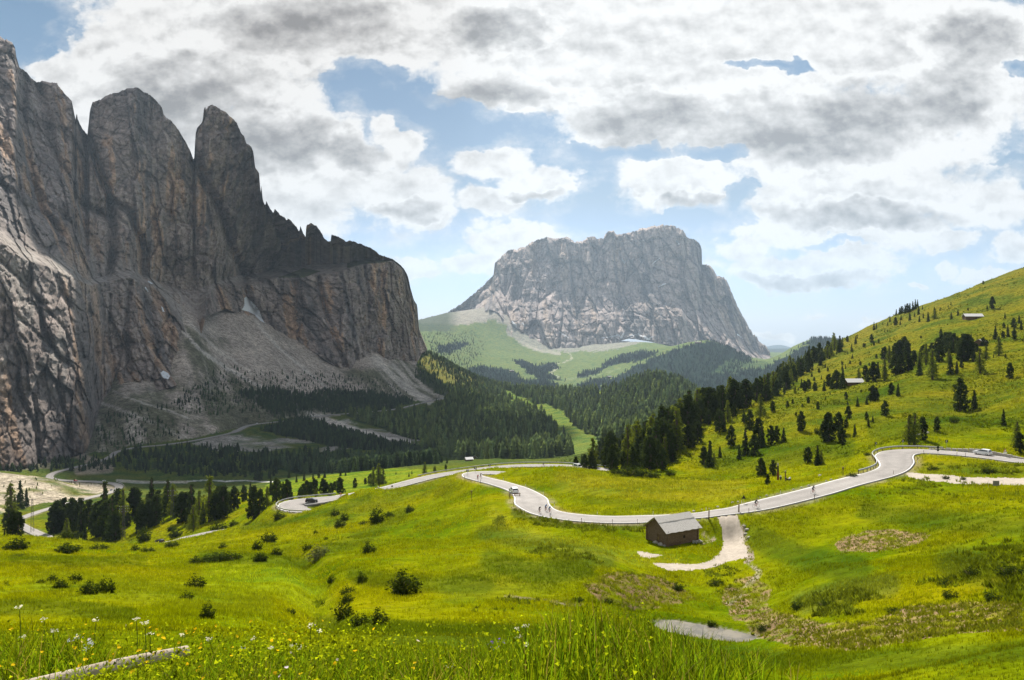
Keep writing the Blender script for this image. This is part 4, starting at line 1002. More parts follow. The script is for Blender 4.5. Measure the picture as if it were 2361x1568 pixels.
# snow left in the gullies of the wall
snow_mat = simple('old snow', (0.72, 0.73, 0.75), 0.8, 0.2)
from mathutils.bvhtree import BVHTree
wall_bvh = BVHTree.FromPolygons([tuple(v) for v in Wv[0][:Wv[1].shape[0], ::1].reshape(-1, 3)[:]], grid_faces(Wv[1].shape[0], Wv[1].shape[1]).tolist())
def ray(u, v):
    """first thing the sight line meets: rock wall or ground"""
    d = Vector(((u - CX) / F, 1, -(v - HV) / F)).normalized()
    h = wall_bvh.ray_cast(Vector((0, 0, 0)), d)
    g = hit(u, v, 30)
    pts = []
    if h[0] is not None: pts.append(np.array(h[0]))
    if g is not None: pts.append(g)
    return min(pts, key=lambda q: q[1]) if pts else None
for poly in ([(562, 688), (568, 684), (576, 692), (588, 703), (598, 716), (606, 738), (612, 748), (600, 742), (586, 727), (572, 720), (556, 716), (563, 704)], [(368, 862), (376, 855), (386, 860), (393, 868), (388, 877), (374, 873)], [(338, 645), (346, 650), (354, 655), (348, 657), (340, 651)], [(332, 664), (336, 662), (344, 676), (340, 676)], [(370, 705), (376, 710), (380, 722), (374, 720)]):
    pu = [p[0] for p in poly]; pv = [p[1] for p in poly]
    nx = max(6, int((max(pu) - min(pu)) / 1.0)); ny = max(6, int((max(pv) - min(pv)) / 1.0))
    uu, vv = np.meshgrid(np.linspace(min(pu), max(pu), nx), np.linspace(min(pv), max(pv), ny))
    ins = inpoly(uu, vv, poly)
    vs_ = []; id_ = -np.ones(uu.shape, int)
    for j in range(ny):
        for i in range(nx):
            if ins[j, i]:
                p = ray(uu[j, i], vv[j, i])
                if p is None: continue
                id_[j, i] = len(vs_); vs_.append(p * (1 - 2.5 / p[1]) + np.array((0, 0, 1.2)))
    fs_ = [(id_[j, i], id_[j, i + 1], id_[j + 1, i + 1], id_[j + 1, i]) for j in range(ny - 1) for i in range(nx - 1) if min(id_[j, i], id_[j, i + 1], id_[j + 1, i + 1], id_[j + 1, i]) >= 0]
    if fs_:
        struct(link('snow', mesh_np('snow', np.array(vs_), np.array(fs_)), snow_mat), 'old snow patch')

# ------------------------------------------------------------------ road
asph = bpy.data.materials.new('pale worn asphalt'); asph.use_nodes = True
t = NT(asph.node_tree); b = t.n['Principled BSDF']; ps_ = t.new('ShaderNodeNewGeometry').outputs['Position']
c_ = t.mix(1.0, t.new('ShaderNodeAttribute', attribute_name='alb').outputs['Color'], t.rng(t.noise(ps_, 0.35, 5, 0.6), 0.3, 0.7, 0.88, 1.12), 'MULTIPLY')
c_ = t.mix(1.0, c_, t.rng(t.noise(ps_, 2.2, 5, 0.7), 0.3, 0.7, 0.88, 1.12), 'MULTIPLY')
t.l.new(c_, b.inputs['Base Color']); b.inputs['Roughness'].default_value = 0.85; b.inputs['Specular IOR Level'].default_value = 0.25
paintm = simple('white road paint', (0.78, 0.77, 0.74), 0.7, 0.3)
tn = np.gradient(rs[:, :2], axis=0); tn /= np.linalg.norm(tn, axis=1)[:, None]
nn = np.stack([-tn[:, 1], tn[:, 0]], 1)
def strip(off0, off1, dz, k0=0, k1=None):
    """band along the road between two offsets (offset = side * half width + inset)"""
    k1 = k1 or len(rs); r_ = rs[k0:k1]; n_ = nn[k0:k1]
    m_ = 9 if abs(off1[0] - off0[0]) > 0.5 else 2
    cols = []
    for j in range(m_):
        t_ = j / (m_ - 1)
        a_ = (off0[0] * (1 - t_) + off1[0] * t_) * road_hw[k0:k1] + off0[1] * (1 - t_) + off1[1] * t_
        cols.append(np.c_[r_[:, :2] + n_ * a_[:, None], r_[:, 2] + dz])
    V_ = np.stack(cols, 1)
    return V_
V_ = strip((1, 0), (-1, 0), 0.0)
# closed kerb edges so that the road is a slab, not a sheet
top = V_; lowL = V_[:, :1].copy(); lowL[:, :, 2] -= 0.5; lowR = V_[:, -1:].copy(); lowR[:, :, 2] -= 0.5
V_ = np.concatenate([lowL, top, lowR], 1)
prof_ = np.array([1, 1.06, 1.03, 0.90, 1.0, 1.05, 1.0, 0.90, 1.03, 1.06, 1])[None, :] * (1 + 0.06 * fbm(np.arange(len(rs)) * 0.15, np.arange(len(rs)) * 0, o=3, seed=171))[:, None]
prof_ = prof_ * (1 + 0.10 * (vnoise(np.arange(len(rs))[:, None] * 0.035 + np.zeros((1, 11)), np.arange(11)[None, :] * 0.12 + np.zeros((len(rs), 1)), seed=172) > 0.45))
rc_ = prof_.reshape(-1, 1) * np.array([[0.275, 0.252, 0.233]])
struct(link('road', mesh_np('road', V_.reshape(-1, 3), grid_faces(len(rs), V_.shape[1]), {'alb': rc_}, smooth=False), asph), 'pale asphalt mountain road')
lw = 0.20
near_k = np.where(rs[:, 1] < 460)[0]; kN = near_k[-1] if len(near_k) else len(rs)
kN = int(np.argmax((rs[:, 1] > 460))) or len(rs)
for sgn in (1, -1):
    V_ = strip((sgn, -0.16 * sgn), (sgn, (-0.16 - lw) * sgn), 0.012, 0, kN)
    struct(link('road_marking', mesh_np('road_marking', V_.reshape(-1, 3), grid_faces(V_.shape[0], 2)), paintm), 'white edge line of the road')

# ------------------------------------------------------------------ pond
pw = bpy.data.materials.new('murky pond water'); pw.use_nodes = True
t = NT(pw.node_tree); b = t.n['Principled BSDF']
b.inputs['Base Color'].default_value = (0.23, 0.21, 0.165, 1); b.inputs['Roughness'].default_value = 0.28
b.inputs['Specular IOR Level'].default_value = 0.35
n_ = t.noise(t.new('ShaderNodeNewGeometry').outputs['Position'], 2.5, 3, 0.5)
n2_ = t.noise(t.new('ShaderNodeNewGeometry').outputs['Position'], 0.5, 4, 0.6)
t.l.new(t.mix(t.rng(n2_, 0.45, 0.6), (0.22, 0.19, 0.14), (0.12, 0.108, 0.085)), b.inputs['Base Color'])
bp = t.new('ShaderNodeBump'); bp.inputs['Strength'].default_value = 0.15; bp.inputs['Distance'].default_value = 0.02
t.l.new(n_, bp.inputs['Height']); t.l.new(bp.outputs[0], b.inputs['Normal'])
pp = [P3(u, v, zY(v, POND[2])) for u, v in pond_poly]
c0 = np.mean(pp, 0); pv_ = np.array([c0] + [c0 + (np.array(p) - c0) * 1.06 for p in pp]); pv_[:, 2] = POND[2] + 0.02
m_ = len(pp)
struct(link('water', mesh_np('water', pv_, np.array([(0, 1 + i, 1 + (i + 1) % m_) for i in range(m_)])), pw), 'murky grey pond in the meadow')

# ------------------------------------------------------------------ the cloud that shades the left side of the valley
cloud_mat = simple('cloud', (0.85, 0.85, 0.86), 1.0, 0.0)
def make_cloud(x0, x1, y0, y1, z, thick, seed):
    nu, nv = 120, 60
    th = np.linspace(0, 2 * np.pi, nu, endpoint=False); ph = np.linspace(0.02, np.pi - 0.02, nv)
    T, Pp = np.meshgrid(th, ph)
    dx, dy, dz = np.cos(T) * np.sin(Pp), np.sin(T) * np.sin(Pp), np.cos(Pp)
    r = 1 + 0.22 * fbm(dx * 1.6 + seed, dy * 1.6, dz * 1.6, o=5, seed=seed, rough=0.55)
    X = (x0 + x1) / 2 + dx * r * (x1 - x0) / 2; Y = (y0 + y1) / 2 + dy * r * (y1 - y0) / 2
    Z = z + np.where(dz > 0, dz * thick, dz * thick * 0.25) * r
    V = np.stack([X, Y, Z], 2)
    V = np.concatenate([V, V[:, :1]], 1)
    return mesh_np('cloud', V.reshape(-1, 3), grid_faces(nv, nu + 1)[:, ::-1])
def shade_cloud(gx0, gx1, gy0, gy1, gz_, alt, thick, seed):
    k = (alt - gz_) / sdir.z
    ox, oy = sdir.x * k, sdir.y * k
    struct(link('cloud', make_cloud(gx0 + ox, gx1 + ox, gy0 + oy, gy1 + oy, alt, thick, seed), cloud_mat), 'fair weather cloud overhead')
shade_cloud(-2400, -90, 1230, 3000, 0, 2250, 420, 3)
shade_cloud(-660, 60, 850, 1800, -190, 2250, 260, 8)

# ------------------------------------------------------------------ foliage
def mat_leaf(name, col, trans=0.25, var=0.3, vs=1.2, attr=False):
    m = bpy.data.materials.new(name); m.use_nodes = True
    t = NT(m.node_tree); t.n.clear()
    out = t.new('ShaderNodeOutputMaterial')
    oi = t.new('ShaderNodeObjectInfo').outputs['Random']
    tc = t.new('ShaderNodeTexCoord').outputs['Object']
    n = t.noise(tc, vs, 3, 0.6)
    k = t.rng(n, 0.3, 0.7, 1 - var, 1 + var)
    k = t.m('MULTIPLY', k, t.rng(oi, 0, 1, 0.8, 1.25))
    base = tuple(col) + (1,)
    if attr:
        base = t.new('ShaderNodeAttribute', attribute_name='alb').outputs['Color']
    c = t.mix(1.0, base, k, 'MULTIPLY')
    d = t.new('ShaderNodeBsdfDiffuse'); t.l.new(c, d.inputs[0])
    tr = t.new('ShaderNodeBsdfTranslucent'); t.l.new(t.mix(1.0, c, (1.5, 1.35, 0.5), 'MULTIPLY'), tr.inputs[0])
    mx = t.new('ShaderNodeMixShader'); mx.inputs[0].default_value = trans
    t.l.new(d.outputs[0], mx.inputs[1]); t.l.new(tr.outputs[0], mx.inputs[2])
    t.l.new(mx.outputs[0], out.inputs[0])
    return m
bark = simple('bark', (0.10, 0.075, 0.055), 0.95, 0.1, var=0.3, vscale=6)
leafM = {'pine': mat_leaf('dark pine needles', (0.044, 0.064, 0.020), 0.25), 'spruce': mat_leaf('spruce needles', (0.048, 0.072, 0.024), 0.25),
         'larch': mat_leaf('pale larch needles', (0.125, 0.160, 0.028), 0.38), 'shrub': mat_leaf('shrub leaves', (0.040, 0.060, 0.009), 0.20), 'wood': mat_leaf('far wood', (0, 0, 0), 0.12, attr=True, vs=0.1),
         'pale': mat_leaf('pale shrub leaves', (0.13, 0.15, 0.055), 0.25)}

def leaves(cent, size, nrm=None, flat=0.5, seed=0, per=1):
    """one small irregular three-cornered leaf clump per centre"""
    g = np.random.default_rng(seed)
    n = len(cent)
    a = g.normal(size=(n, 3)); a /= np.linalg.norm(a, axis=1)[:, None]
    b = g.normal(size=(n, 3)); b -= (b * a).sum(1)[:, None] * a; b /= np.linalg.norm(b, axis=1)[:, None]
    s = (np.asarray(size) * g.uniform(0.6, 1.4, n))[:, None]
    p0 = cent + a * s; p1 = cent - a * s * 0.5 + b * s * 0.8; p2 = cent - a * s * 0.5 - b * s * 0.8
    V = np.stack([p0, p1, p2], 1).reshape(-1, 3)
    return V, np.arange(3 * n).reshape(-1, 3)

def trunk_mesh(h, r, lean=0.0, seed=0):
    g = np.random.default_rng(seed)
    ns, nr = 7, 7
    V = []
    for i in range(nr):
        q = i / (nr - 1); rr = r * (1 - q) ** 0.8 + 0.02
        if i == 0: rr *= 1.35
        cx, cy = lean * q * q + 0.02 * h * math.sin(q * 4 + seed) * q, 0.015 * h * math.cos(q * 5 + seed) * q
        for k in range(ns):
            a_ = 2 * math.pi * k / ns
            V.append((cx + rr * math.cos(a_), cy + rr * math.sin(a_), h * q - (0.5 if i == 0 else 0)))
    Fc = [(i * ns + k, i * ns + (k + 1) % ns, (i + 1) * ns + (k + 1) % ns, (i + 1) * ns + k) for i in range(nr - 1) for k in range(ns)]
    return mesh_np('trunk', np.array(V), np.array(Fc))

def crown_mesh(kind, seed, n=1100):
    """crowns are one metre high and are scaled by their thing"""
    g = np.random.default_rng(seed)
    C_ = []
    S_ = []
    if kind == 'pine':
        wd = g.uniform(0.22, 0.27); low = 0.05
        lob = []
        for i in range(70):
            q = g.uniform(0, 1) ** 0.9
            prof = math.sin(math.pi * min(1, (q * 0.80 + 0.16))) ** 0.55 * (1 - 0.30 * q)
            if q > 0.88: prof *= 0.75
            a_ = g.uniform(0, 2 * math.pi); r_ = wd * prof * g.uniform(0.35, 0.95)
            lob.append((math.cos(a_) * r_, math.sin(a_) * r_, low + (1 - low - 0.05) * q, 0.045 + 0.03 * g.random()))
        for x, y, z, r_ in lob:
            m_ = n // 70
            p = g.normal(size=(m_, 3)); p /= np.linalg.norm(p, axis=1)[:, None]
            C_.append(np.array((x, y, z)) + p * np.array((r_, r_, r_ * 1.15)) * g.uniform(0.5, 1.0, (m_, 1))); S_ += [0.030] * m_
    else:
        lv = 17 if kind == 'spruce' else 14
        wd = g.uniform(0.17, 0.22) if kind == 'spruce' else g.uniform(0.19, 0.25)
        low = 0.05 if kind == 'spruce' else 0.13
        for i in range(lv):
            q = (i + 0.3 * g.random()) / lv
            R_ = wd * (1 - q) ** (0.85 if kind == 'spruce' else 0.62) + 0.012
            nb = max(4, int(11 * (1 - q) + 3))
            for k in range(nb):
                a_ = g.uniform(0, 2 * math.pi); L_ = R_ * g.uniform(0.6, 1.1)
                m_ = max(3, int(n / (lv * 9)))
                t_ = g.uniform(0.12, 1, m_) ** 0.7
                z = low + (1 - low) * q - 0.35 * L_ * t_ ** 1.5 + (0.05 * L_ if kind == 'larch' else 0)
                w_ = g.normal(size=(m_, 3)) * 0.012 * (1.4 if kind == 'larch' else 1)
                C_.append(np.stack([np.cos(a_) * L_ * t_, np.sin(a_) * L_ * t_, z], 1) + w_); S_ += [0.027 if kind == 'spruce' else 0.021] * m_
        C_.append(np.stack([g.normal(size=12) * 0.006, g.normal(size=12) * 0.006, np.linspace(0.93, 1.01, 12)], 1)); S_ += [0.012] * 12
    cent = np.concatenate(C_)
    cent[:, 2] = np.maximum(cent[:, 2], 0.015)
    V, Fc = leaves(cent, np.array(S_), seed=seed)
    return mesh_np('crown', V, Fc, smooth=False)

def shrub_mesh(seed, n=1000, upright=False):
    g = np.random.default_rng(seed)
    C_ = []
    for i in range(22):
        a_ = g.uniform(0, 2 * math.pi); r_ = math.sqrt(g.random()) * 0.40
        top = (1 - (r_ / 0.55) ** 2) * g.uniform(0.55, 1.0)
        m_ = n // 22
        t_ = g.uniform(0, 1, m_)
        p = g.normal(size=(m_, 3)) * 0.055
        C_.append(np.stack([math.cos(a_) * r_ * (0.6 + 0.5 * t_), math.sin(a_) * r_ * (0.6 + 0.5 * t_), top * t_], 1) + p)
    cent = np.concatenate(C_); cent[:, 2] = np.maximum(cent[:, 2], 0.02)
    V, Fc = leaves(cent, np.full(len(cent), 0.042), seed=seed)
    return mesh_np('foliage', V, Fc, smooth=False)
def stems_mesh(seed):
    g = np.random.default_rng(seed); V = []; Fc = []
    for i in range(8):
        a_ = g.uniform(0, 2 * math.pi); r_ = g.uniform(0.1, 0.35); h_ = g.uniform(0.4, 0.75)
        b0 = len(V); w_ = 0.012
        ex, ey = math.cos(a_) * r_, math.sin(a_) * r_
        V += [(-w_, 0, -0.1), (w_, 0, -0.1), (0, w_ * 1.6, -0.1), (ex, ey, h_)]
        Fc += [(b0, b0 + 1, b0 + 3), (b0 + 1, b0 + 2, b0 + 3), (b0 + 2, b0, b0 + 3)]
    return mesh_np('stems', np.array(V), np.array(Fc))

CROWN = {k: [crown_mesh(k, 300 + 10 * i + j, 2100 if k == 'pine' else 1900) for j in range(4)] for i, k in enumerate(('pine', 'spruce', 'larch'))}
TRUNK = {k: [trunk_mesh(0.95, 0.017, 0.0, 5 + j) for j in range(3)] for k in CROWN}
for k in CROWN:
    for m_ in CROWN[k]: m_.materials.append(leafM[k])
    for m_ in TRUNK[k]: m_.materials.append(bark)
SHRUB = [shrub_mesh(500 + j) for j in range(4)]; PSHRUB = [shrub_mesh(520 + j, 700) for j in range(2)]
STEMS = [stems_mesh(540 + j) for j in range(2)]
for m_ in SHRUB: m_.materials.append(leafM['shrub'])
for m_ in PSHRUB: m_.materials.append(leafM['pale'])
for m_ in STEMS: m_.materials.append(bark)
KNAME = {'pine': 'stone_pine', 'spruce': 'spruce', 'larch': 'larch'}
TREES = []        # (root, kind, region, height in the picture, u)
def tree(kind, p, h, region, hp, u, wide=1.0):
    r = bpy.data.objects.new(KNAME[kind], None); C.objects.link(r)
    r.location = (p[0], p[1], p[2] - 0.02 * h); r.rotation_euler = (0, 0, rnd.uniform(0, 6.28))
    w_ = h * wide * rnd.uniform(0.92, 1.12)
    r.scale = (w_, w_ * rnd.uniform(0.92, 1.08), h)
    r.empty_display_size = 0.2
    c = bpy.data.objects.new('crown', rnd.choice(CROWN[kind])); C.objects.link(c); c.parent = r
    t_ = bpy.data.objects.new('trunk', rnd.choice(TRUNK[kind])); C.objects.link(t_); t_.parent = r
    TREES.append((r, kind, region, hp, u))
    return r
def crop(x, y, ox, oy, s): return ((ox + x / s) / 1.73486, (oy + y / s) / 1.73486)
def plant(lst, ox, oy, s, region, ymin=60, wide=1.0):
    for q in lst:
        x, y, hp, k = q[:4]
        u, v = crop(x, y, ox, oy, s); hp = hp / s / 1.73486
        p = hit(u, v, q[4] if len(q) > 4 else ymin)
        if p is None: continue
        kind = {'p': 'pine', 's': 'spruce', 'l': 'larch'}[k]
        tree(kind, p, 1.16 * hp / F * p[1], region, hp, u, wide * (1.12 if k == 'p' else 1.0))
# the slope at the right, read off one enlargement
SL = [(1478, 1010, 185, 'p'), (1565, 1000, 110, 's'), (1788, 805, 90, 'p'), (1748, 1100, 90, 's'), (1330, 1140, 85, 'p'), (1155, 1218, 170, 'l'), (1190, 1222, 185, 'l'), (1240, 1190, 130, 'p'), (925, 955, 95, 'p'), (948, 950, 80, 'p'), (1043, 910, 70, 'p'), (1087, 915, 70, 's'), (1003, 1040, 85, 'p'),
      (890, 970, 50, 's'), (832, 980, 50, 's'), (760, 938, 45, 'p'), (775, 1060, 75, 'p'), (478, 1135, 110, 'p'), (650, 1200, 165, 'p'), (712, 1150, 120, 'p'), (735, 1225, 105, 'p'), (625, 1195, 110, 'p'), (760, 1125, 60, 'p'), (888, 1065, 45, 'p'), (900, 1110, 52, 's'), (927, 1085, 42, 's'), (815, 1175, 75, 's'),
      (155, 1130, 115, 'p'), (40, 1230, 115, 'p'), (212, 1235, 165, 'p'), (185, 1290, 120, 'p'), (230, 1240, 120, 's'), (290, 1225, 110, 'p'), (325, 1205, 90, 'p'), (368, 1210, 85, 's'), (128, 1290, 150, 's'), (90, 1315, 85, 's'), (520, 1335, 90, 'p'), (580, 1350, 112, 's'), (604, 1345, 80, 'l'),
      (523, 962, 38, 'p'), (583, 1000, 45, 'p'), (392, 988, 38, 'p'), (425, 965, 28, 'p'), (300, 1012, 60, 'p'), (250, 1040, 40, 'p'), (120, 1085, 55, 'p'), (660, 908, 20, 's'), (446, 1042, 24, 'p'), (485, 985, 20, 'p')]
plant(SL, 2900, 1000, 1.5677, 'on the grassy slope above the road bend', 200)
BELT = [(1600, 540, 195, 'p'), (1645, 535, 150, 's'), (1305, 685, 190, 'p'), (1350, 690, 120, 'p'), (1395, 640, 180, 'p'), (1455, 850, 160, 'p'), (1510, 872, 225, 's'), (1550, 850, 105, 'l'), (1605, 780, 100, 's'), (1240, 582, 40, 's'), (1245, 705, 60, 's'), (1160, 822, 185, 's'), (1085, 852, 240, 'l'), (1060, 902, 200, 'p'), (1125, 832, 160, 's'),
        (1010, 882, 250, 'p'), (945, 902, 300, 'p'), (915, 882, 260, 'p'), (880, 862, 250, 'p'), (785, 902, 200, 'p'), (730, 902, 180, 'l'), (830, 862, 270, 's'), (760, 802, 260, 'l'), (690, 782, 200, 'p'), (700, 902, 160, 'p'), (640, 822, 190, 'p'), (590, 912, 225, 'p'), (540, 852, 185, 'p'), (500, 802, 180, 'p'), (470, 832, 180, 'p'), (430, 902, 110, 's'), (390, 902, 160, 'p'), (330, 902, 140, 'p'), (300, 872, 110, 's'), (245, 882, 100, 'p'),
        (1000, 642, 190, 'p'), (1160, 562, 130, 'p'), (1280, 532, 140, 'p'), (1380, 512, 110, 'l'), (1500, 472, 130, 'p'), (1680, 442, 180, 'l'), (1990, 402, 200, 'l'), (1560, 430, 120, 'p'), (1740, 400, 110, 'p'), (1830, 440, 90, 's'), (1100, 640, 120, 'l'), (1210, 540, 110, 'l'), (960, 740, 160, 's')]
plant(BELT, 2200, 1500, 2.361, 'in the belt behind the inner meadow', 275)
UP = [(920, 580, 48, 'p'), (795, 640, 45, 's'), (820, 592, 45, 's'), (768, 576, 35, 'p'), (715, 602, 35, 's'), (655, 612, 30, 's'), (685, 610, 26, 's'), (705, 640, 40, 'l'), (935, 502, 45, 's'), (950, 490, 30, 's'), (1035, 450, 34, 's'), (1070, 472, 45, 'p'), (1105, 440, 30, 's'), (1075, 412, 36, 's'), (1095, 405, 40, 's'), (1110, 400, 42, 'p'), (1130, 398, 50, 's'), (1145, 392, 50, 'p'),
      (1160, 388, 50, 's'), (1178, 380, 52, 's'), (1195, 372, 55, 's'), (1208, 360, 44, 's'), (1215, 405, 50, 's'), (1160, 441, 46, 's'), (1190, 418, 24, 's'), (1220, 452, 36, 's'), (1245, 428, 30, 's'), (1275, 450, 55, 's'), (1315, 430, 65, 'l'), (1420, 435, 42, 's'), (1462, 412, 38, 's'), (1240, 372, 22, 's'), (1255, 325, 32, 'p'), (1285, 318, 26, 'p'), (1383, 278, 18, 's'), (1330, 296, 12, 's'), (1677, 368, 70, 'p'), (1645, 372, 24, 's'),
      (1757, 430, 35, 's'), (1400, 356, 15, 's'), (1418, 345, 20, 's'), (1697, 560, 75, 's'), (1745, 552, 40, 'p'), (1775, 510, 40, 's'), (1812, 488, 55, 'p'), (1845, 460, 48, 's'), (1860, 500, 55, 's'), (1815, 562, 62, 'p'), (1775, 545, 50, 's'), (1870, 575, 20, 'p'), (1750, 488, 30, 'p'), (1020, 475, 24, 's'), (1002, 515, 18, 's'), (990, 468, 16, 's'), (830, 555, 22, 's')]
plant(UP, 2900, 1000, 1.5677, 'high on the slope near the skyline', 260)
MID = [(1355, 542, 42, 'p'), (1000, 692, 78, 'p'), (1030, 705, 95, 'l'), (1070, 690, 95, 'p'), (1095, 680, 105, 'p'), (1125, 672, 115, 'p'), (1145, 690, 105, 'p'), (1072, 780, 110, 'p'), (1105, 778, 105, 'p'), (1150, 760, 95, 'p'), (1188, 725, 88, 'p'), (1165, 740, 70, 's'), (1002, 820, 118, 'l'), (960, 802, 90, 's'), (930, 822, 110, 'p'), (882, 812, 80, 'p'), (895, 826, 60, 's'), (840, 815, 66, 'l'),
       (700, 872, 105, 'p'), (735, 872, 80, 'p'), (672, 870, 70, 's'), (650, 855, 68, 'p'), (622, 884, 60, 's'), (565, 885, 50, 'p'), (525, 872, 55, 'p'), (500, 884, 58, 'p'), (480, 866, 52, 's'), (440, 905, 50, 'l'), (740, 800, 60, 's'), (760, 855, 40, 'p'), (1220, 786, 95, 's'), (1302, 812, 170, 'l'), (1262, 720, 120, 'l'), (1245, 705, 100, 'p'), (1220, 740, 90, 'l'), (1335, 645, 85, 'p'), (1360, 642, 105, 'p'), (1385, 640, 110, 'p'), (1410, 645, 115, 'p'),
       (1435, 645, 110, 'p'), (1462, 650, 90, 'p'), (1300, 660, 70, 'p'), (1405, 715, 85, 'l'), (1415, 782, 112, 's'), (1455, 775, 70, 's'), (1485, 665, 105, 'p'), (1500, 695, 150, 'p'), (1525, 692, 145, 'p'), (1540, 640, 90, 'p'), (1560, 702, 60, 'p'), (1485, 738, 45, 'p'), (1345, 700, 90, 'p'), (1600, 772, 140, 'l'), (1638, 690, 80, 'l'), (1620, 602, 50, 'p'), (1641, 605, 38, 'p'), (1718, 662, 110, 'l'), (1580, 640, 50, 'p'), (1685, 676, 22, 's'), (1760, 678, 24, 'p'), (1480, 690, 80, 'p')]
plant(MID, 2900, 1000, 1.5677, 'in the wood on the slope around the hut', 260, 1.05)
# left group, from two enlargements
LF = [(110, 970, 430, 'l'), (85, 985, 210, 'p'), (130, 1040, 240, 'p'), (190, 1070, 230, 'p'), (150, 900, 250, 's'), (210, 745, 260, 's'), (275, 722, 170, 's'), (45, 1112, 60, 's'), (590, 1000, 300, 'p'), (565, 1010, 260, 'p'), (670, 940, 270, 'p'), (625, 990, 250, 'p'), (760, 930, 270, 'p'), (800, 920, 230, 's'), (840, 920, 250, 'p'), (700, 1065, 195, 'l'), (850, 1000, 250, 's'), (935, 960, 270, 'p'),
      (890, 1100, 170, 's'), (1010, 1040, 290, 'p'), (1040, 1040, 330, 'p'), (1095, 990, 470, 's'), (1100, 1050, 350, 'p'), (1150, 1060, 380, 's'), (1185, 1085, 430, 's'), (1215, 1080, 280, 'p'), (1290, 930, 350, 'l'), (1230, 900, 320, 'p'), (1340, 935, 130, 'p'), (1400, 832, 280, 'p'), (1440, 825, 260, 'p'), (1490, 972, 260, 'p'), (1470, 975, 220, 'p'), (1560, 945, 270, 'p'), (1600, 930, 240, 'p'), (1640, 920, 290, 'p'),
      (1590, 810, 350, 's'), (1540, 835, 220, 'l'), (1660, 800, 220, 'p'), (1760, 812, 330, 's'), (1820, 832, 310, 'l'), (1730, 805, 260, 'l'), (1860, 820, 200, 'p'), (1905, 890, 290, 'p'), (1955, 872, 270, 'p'), (2010, 880, 350, 's'), (2030, 982, 245, 'l'), (1985, 978, 150, 'l'), (2090, 885, 300, 'l'), (2130, 902, 200, 's'), (2200, 882, 430, 'l'), (2255, 872, 260, 'p'), (2300, 852, 300, 'p'), (2345, 852, 310, 'p'), (1430, 1010, 60, 's'), (378, 1065, 30, 's'), (565, 1092, 60, 's')]
plant(LF, 0, 1750, 2.6233, 'in the stand at the foot of the meadow', 250, 0.95)
LF2 = [(1440, 522, 130, 'p'), (1395, 540, 110, 'p'), (1560, 578, 180, 'p'), (1595, 572, 160, 'p'), (1640, 502, 110, 'l'), (1700, 472, 130, 'p'), (1740, 475, 110, 's'), (1765, 470, 120, 'p'), (1785, 462, 100, 's'), (1500, 470, 90, 'p'), (1665, 430, 90, 's'), (1540, 430, 70, 's')]
plant(LF2, 0, 1700, 1.5369, 'in the stand at the foot of the meadow', 330, 0.95)
CV = [(585, 1555, 70, 'p'), (612, 1540, 90, 'p'), (640, 1530, 105, 'p'), (670, 1535, 95, 'p'), (700, 1530, 115, 'p'), (770, 1532, 120, 'p'), (795, 1528, 90, 'p'), (830, 1535, 92, 'p'), (858, 1490, 60, 'p'), (900, 1520, 118, 'p'), (712, 1542, 62, 'l'), (942, 1510, 24, 's'), (1018, 1470, 65, 'p'), (1100, 1445, 45, 'p'), (1205, 1457, 155, 'l'), (1165, 1452, 125, 'l'), (1240, 1455, 120, 'l'), (1140, 1450, 80, 'p'),
      (1565, 1366, 85, 'l'), (1650, 1362, 52, 'l'), (1640, 1345, 40, 's'), (1740, 1282, 40, 's'), (1700, 1275, 44, 's'), (1730, 1330, 36, 'p'), (620, 1416, 60, 's'), (560, 1430, 50, 's'), (690, 1405, 45, 's'), (735, 1396, 40, 'p'), (780, 1396, 55, 's'), (905, 1380, 45, 's'), (945, 1378, 36, 's'), (1442, 1386, 30, 's'), (1465, 1366, 25, 's'), (270, 1420, 70, 'p'), (240, 1412, 62, 'p'), (350, 1400, 50, 's'), (500, 1395, 60, 's'), (160, 1390, 60, 's'), (1340, 1368, 22, 's')]
plant(CV, 900, 1200, 1.96, 'on the valley meadow behind the long bend', 345, 1.1)
plant([(1370, 545, 60, 's', 1)][:0], 0, 0, 1, 'x')
for u, v, hp, k in ((2345, 1030, 62, 'l'), (2352, 1045, 50, 'p'), (1770, 1118, 26, 'p'), (1755, 1098, 44, 'p'), (1783, 1096, 36, 'p'), (1763, 1096, 30, 's'), (1455, 1000, 0, 'p')):
    if hp:
        p = hit(u, v, 165); tree({'p': 'pine', 's': 'spruce', 'l': 'larch'}[k], p, hp / F * p[1], 'beside the main road', hp, u, 1.15)
# wood running up the near ridge
RW = [(1345, 1082), (1400, 1082), (1460, 1083), (1520, 1078), (1560, 1050), (1570, 1020), (1590, 1005), (1640, 975), (1700, 955), (1760, 935), (1800, 915), (1845, 872), (1890, 845), (1935, 815), (1950, 795), (1920, 800), (1880, 818), (1830, 845), (1790, 868), (1740, 895), (1700, 918), (1640, 950), (1590, 970), (1540, 990), (1480, 1018), (1420, 1048)]
cnt = 0; tries = 0; placed = []
while cnt < 165 and tries < 6000:
    tries += 1
    u = rnd.uniform(1335, 1950); v = rnd.uniform(795, 1084)
    if not inpoly(np.array([u]), np.array([v]), RW)[0]: continue
    p = hit(u, v, 270)
    if p is None or p[1] > 1400 or p[1] < 270: continue
    if any((p[0] - a) ** 2 + (p[1] - b_) ** 2 < 12 for a, b_ in placed): continue
    placed.append((p[0], p[1]))
    h = rnd.uniform(9, 16) * (1 if p[1] > 450 else 1.25)
    k = rnd.choices(('pine', 'spruce', 'larch'), (0.42, 0.25, 0.33))[0]
    tree(k, p, h, 'in the wood climbing the ridge', h * F / p[1], u, 1.1)
    cnt += 1
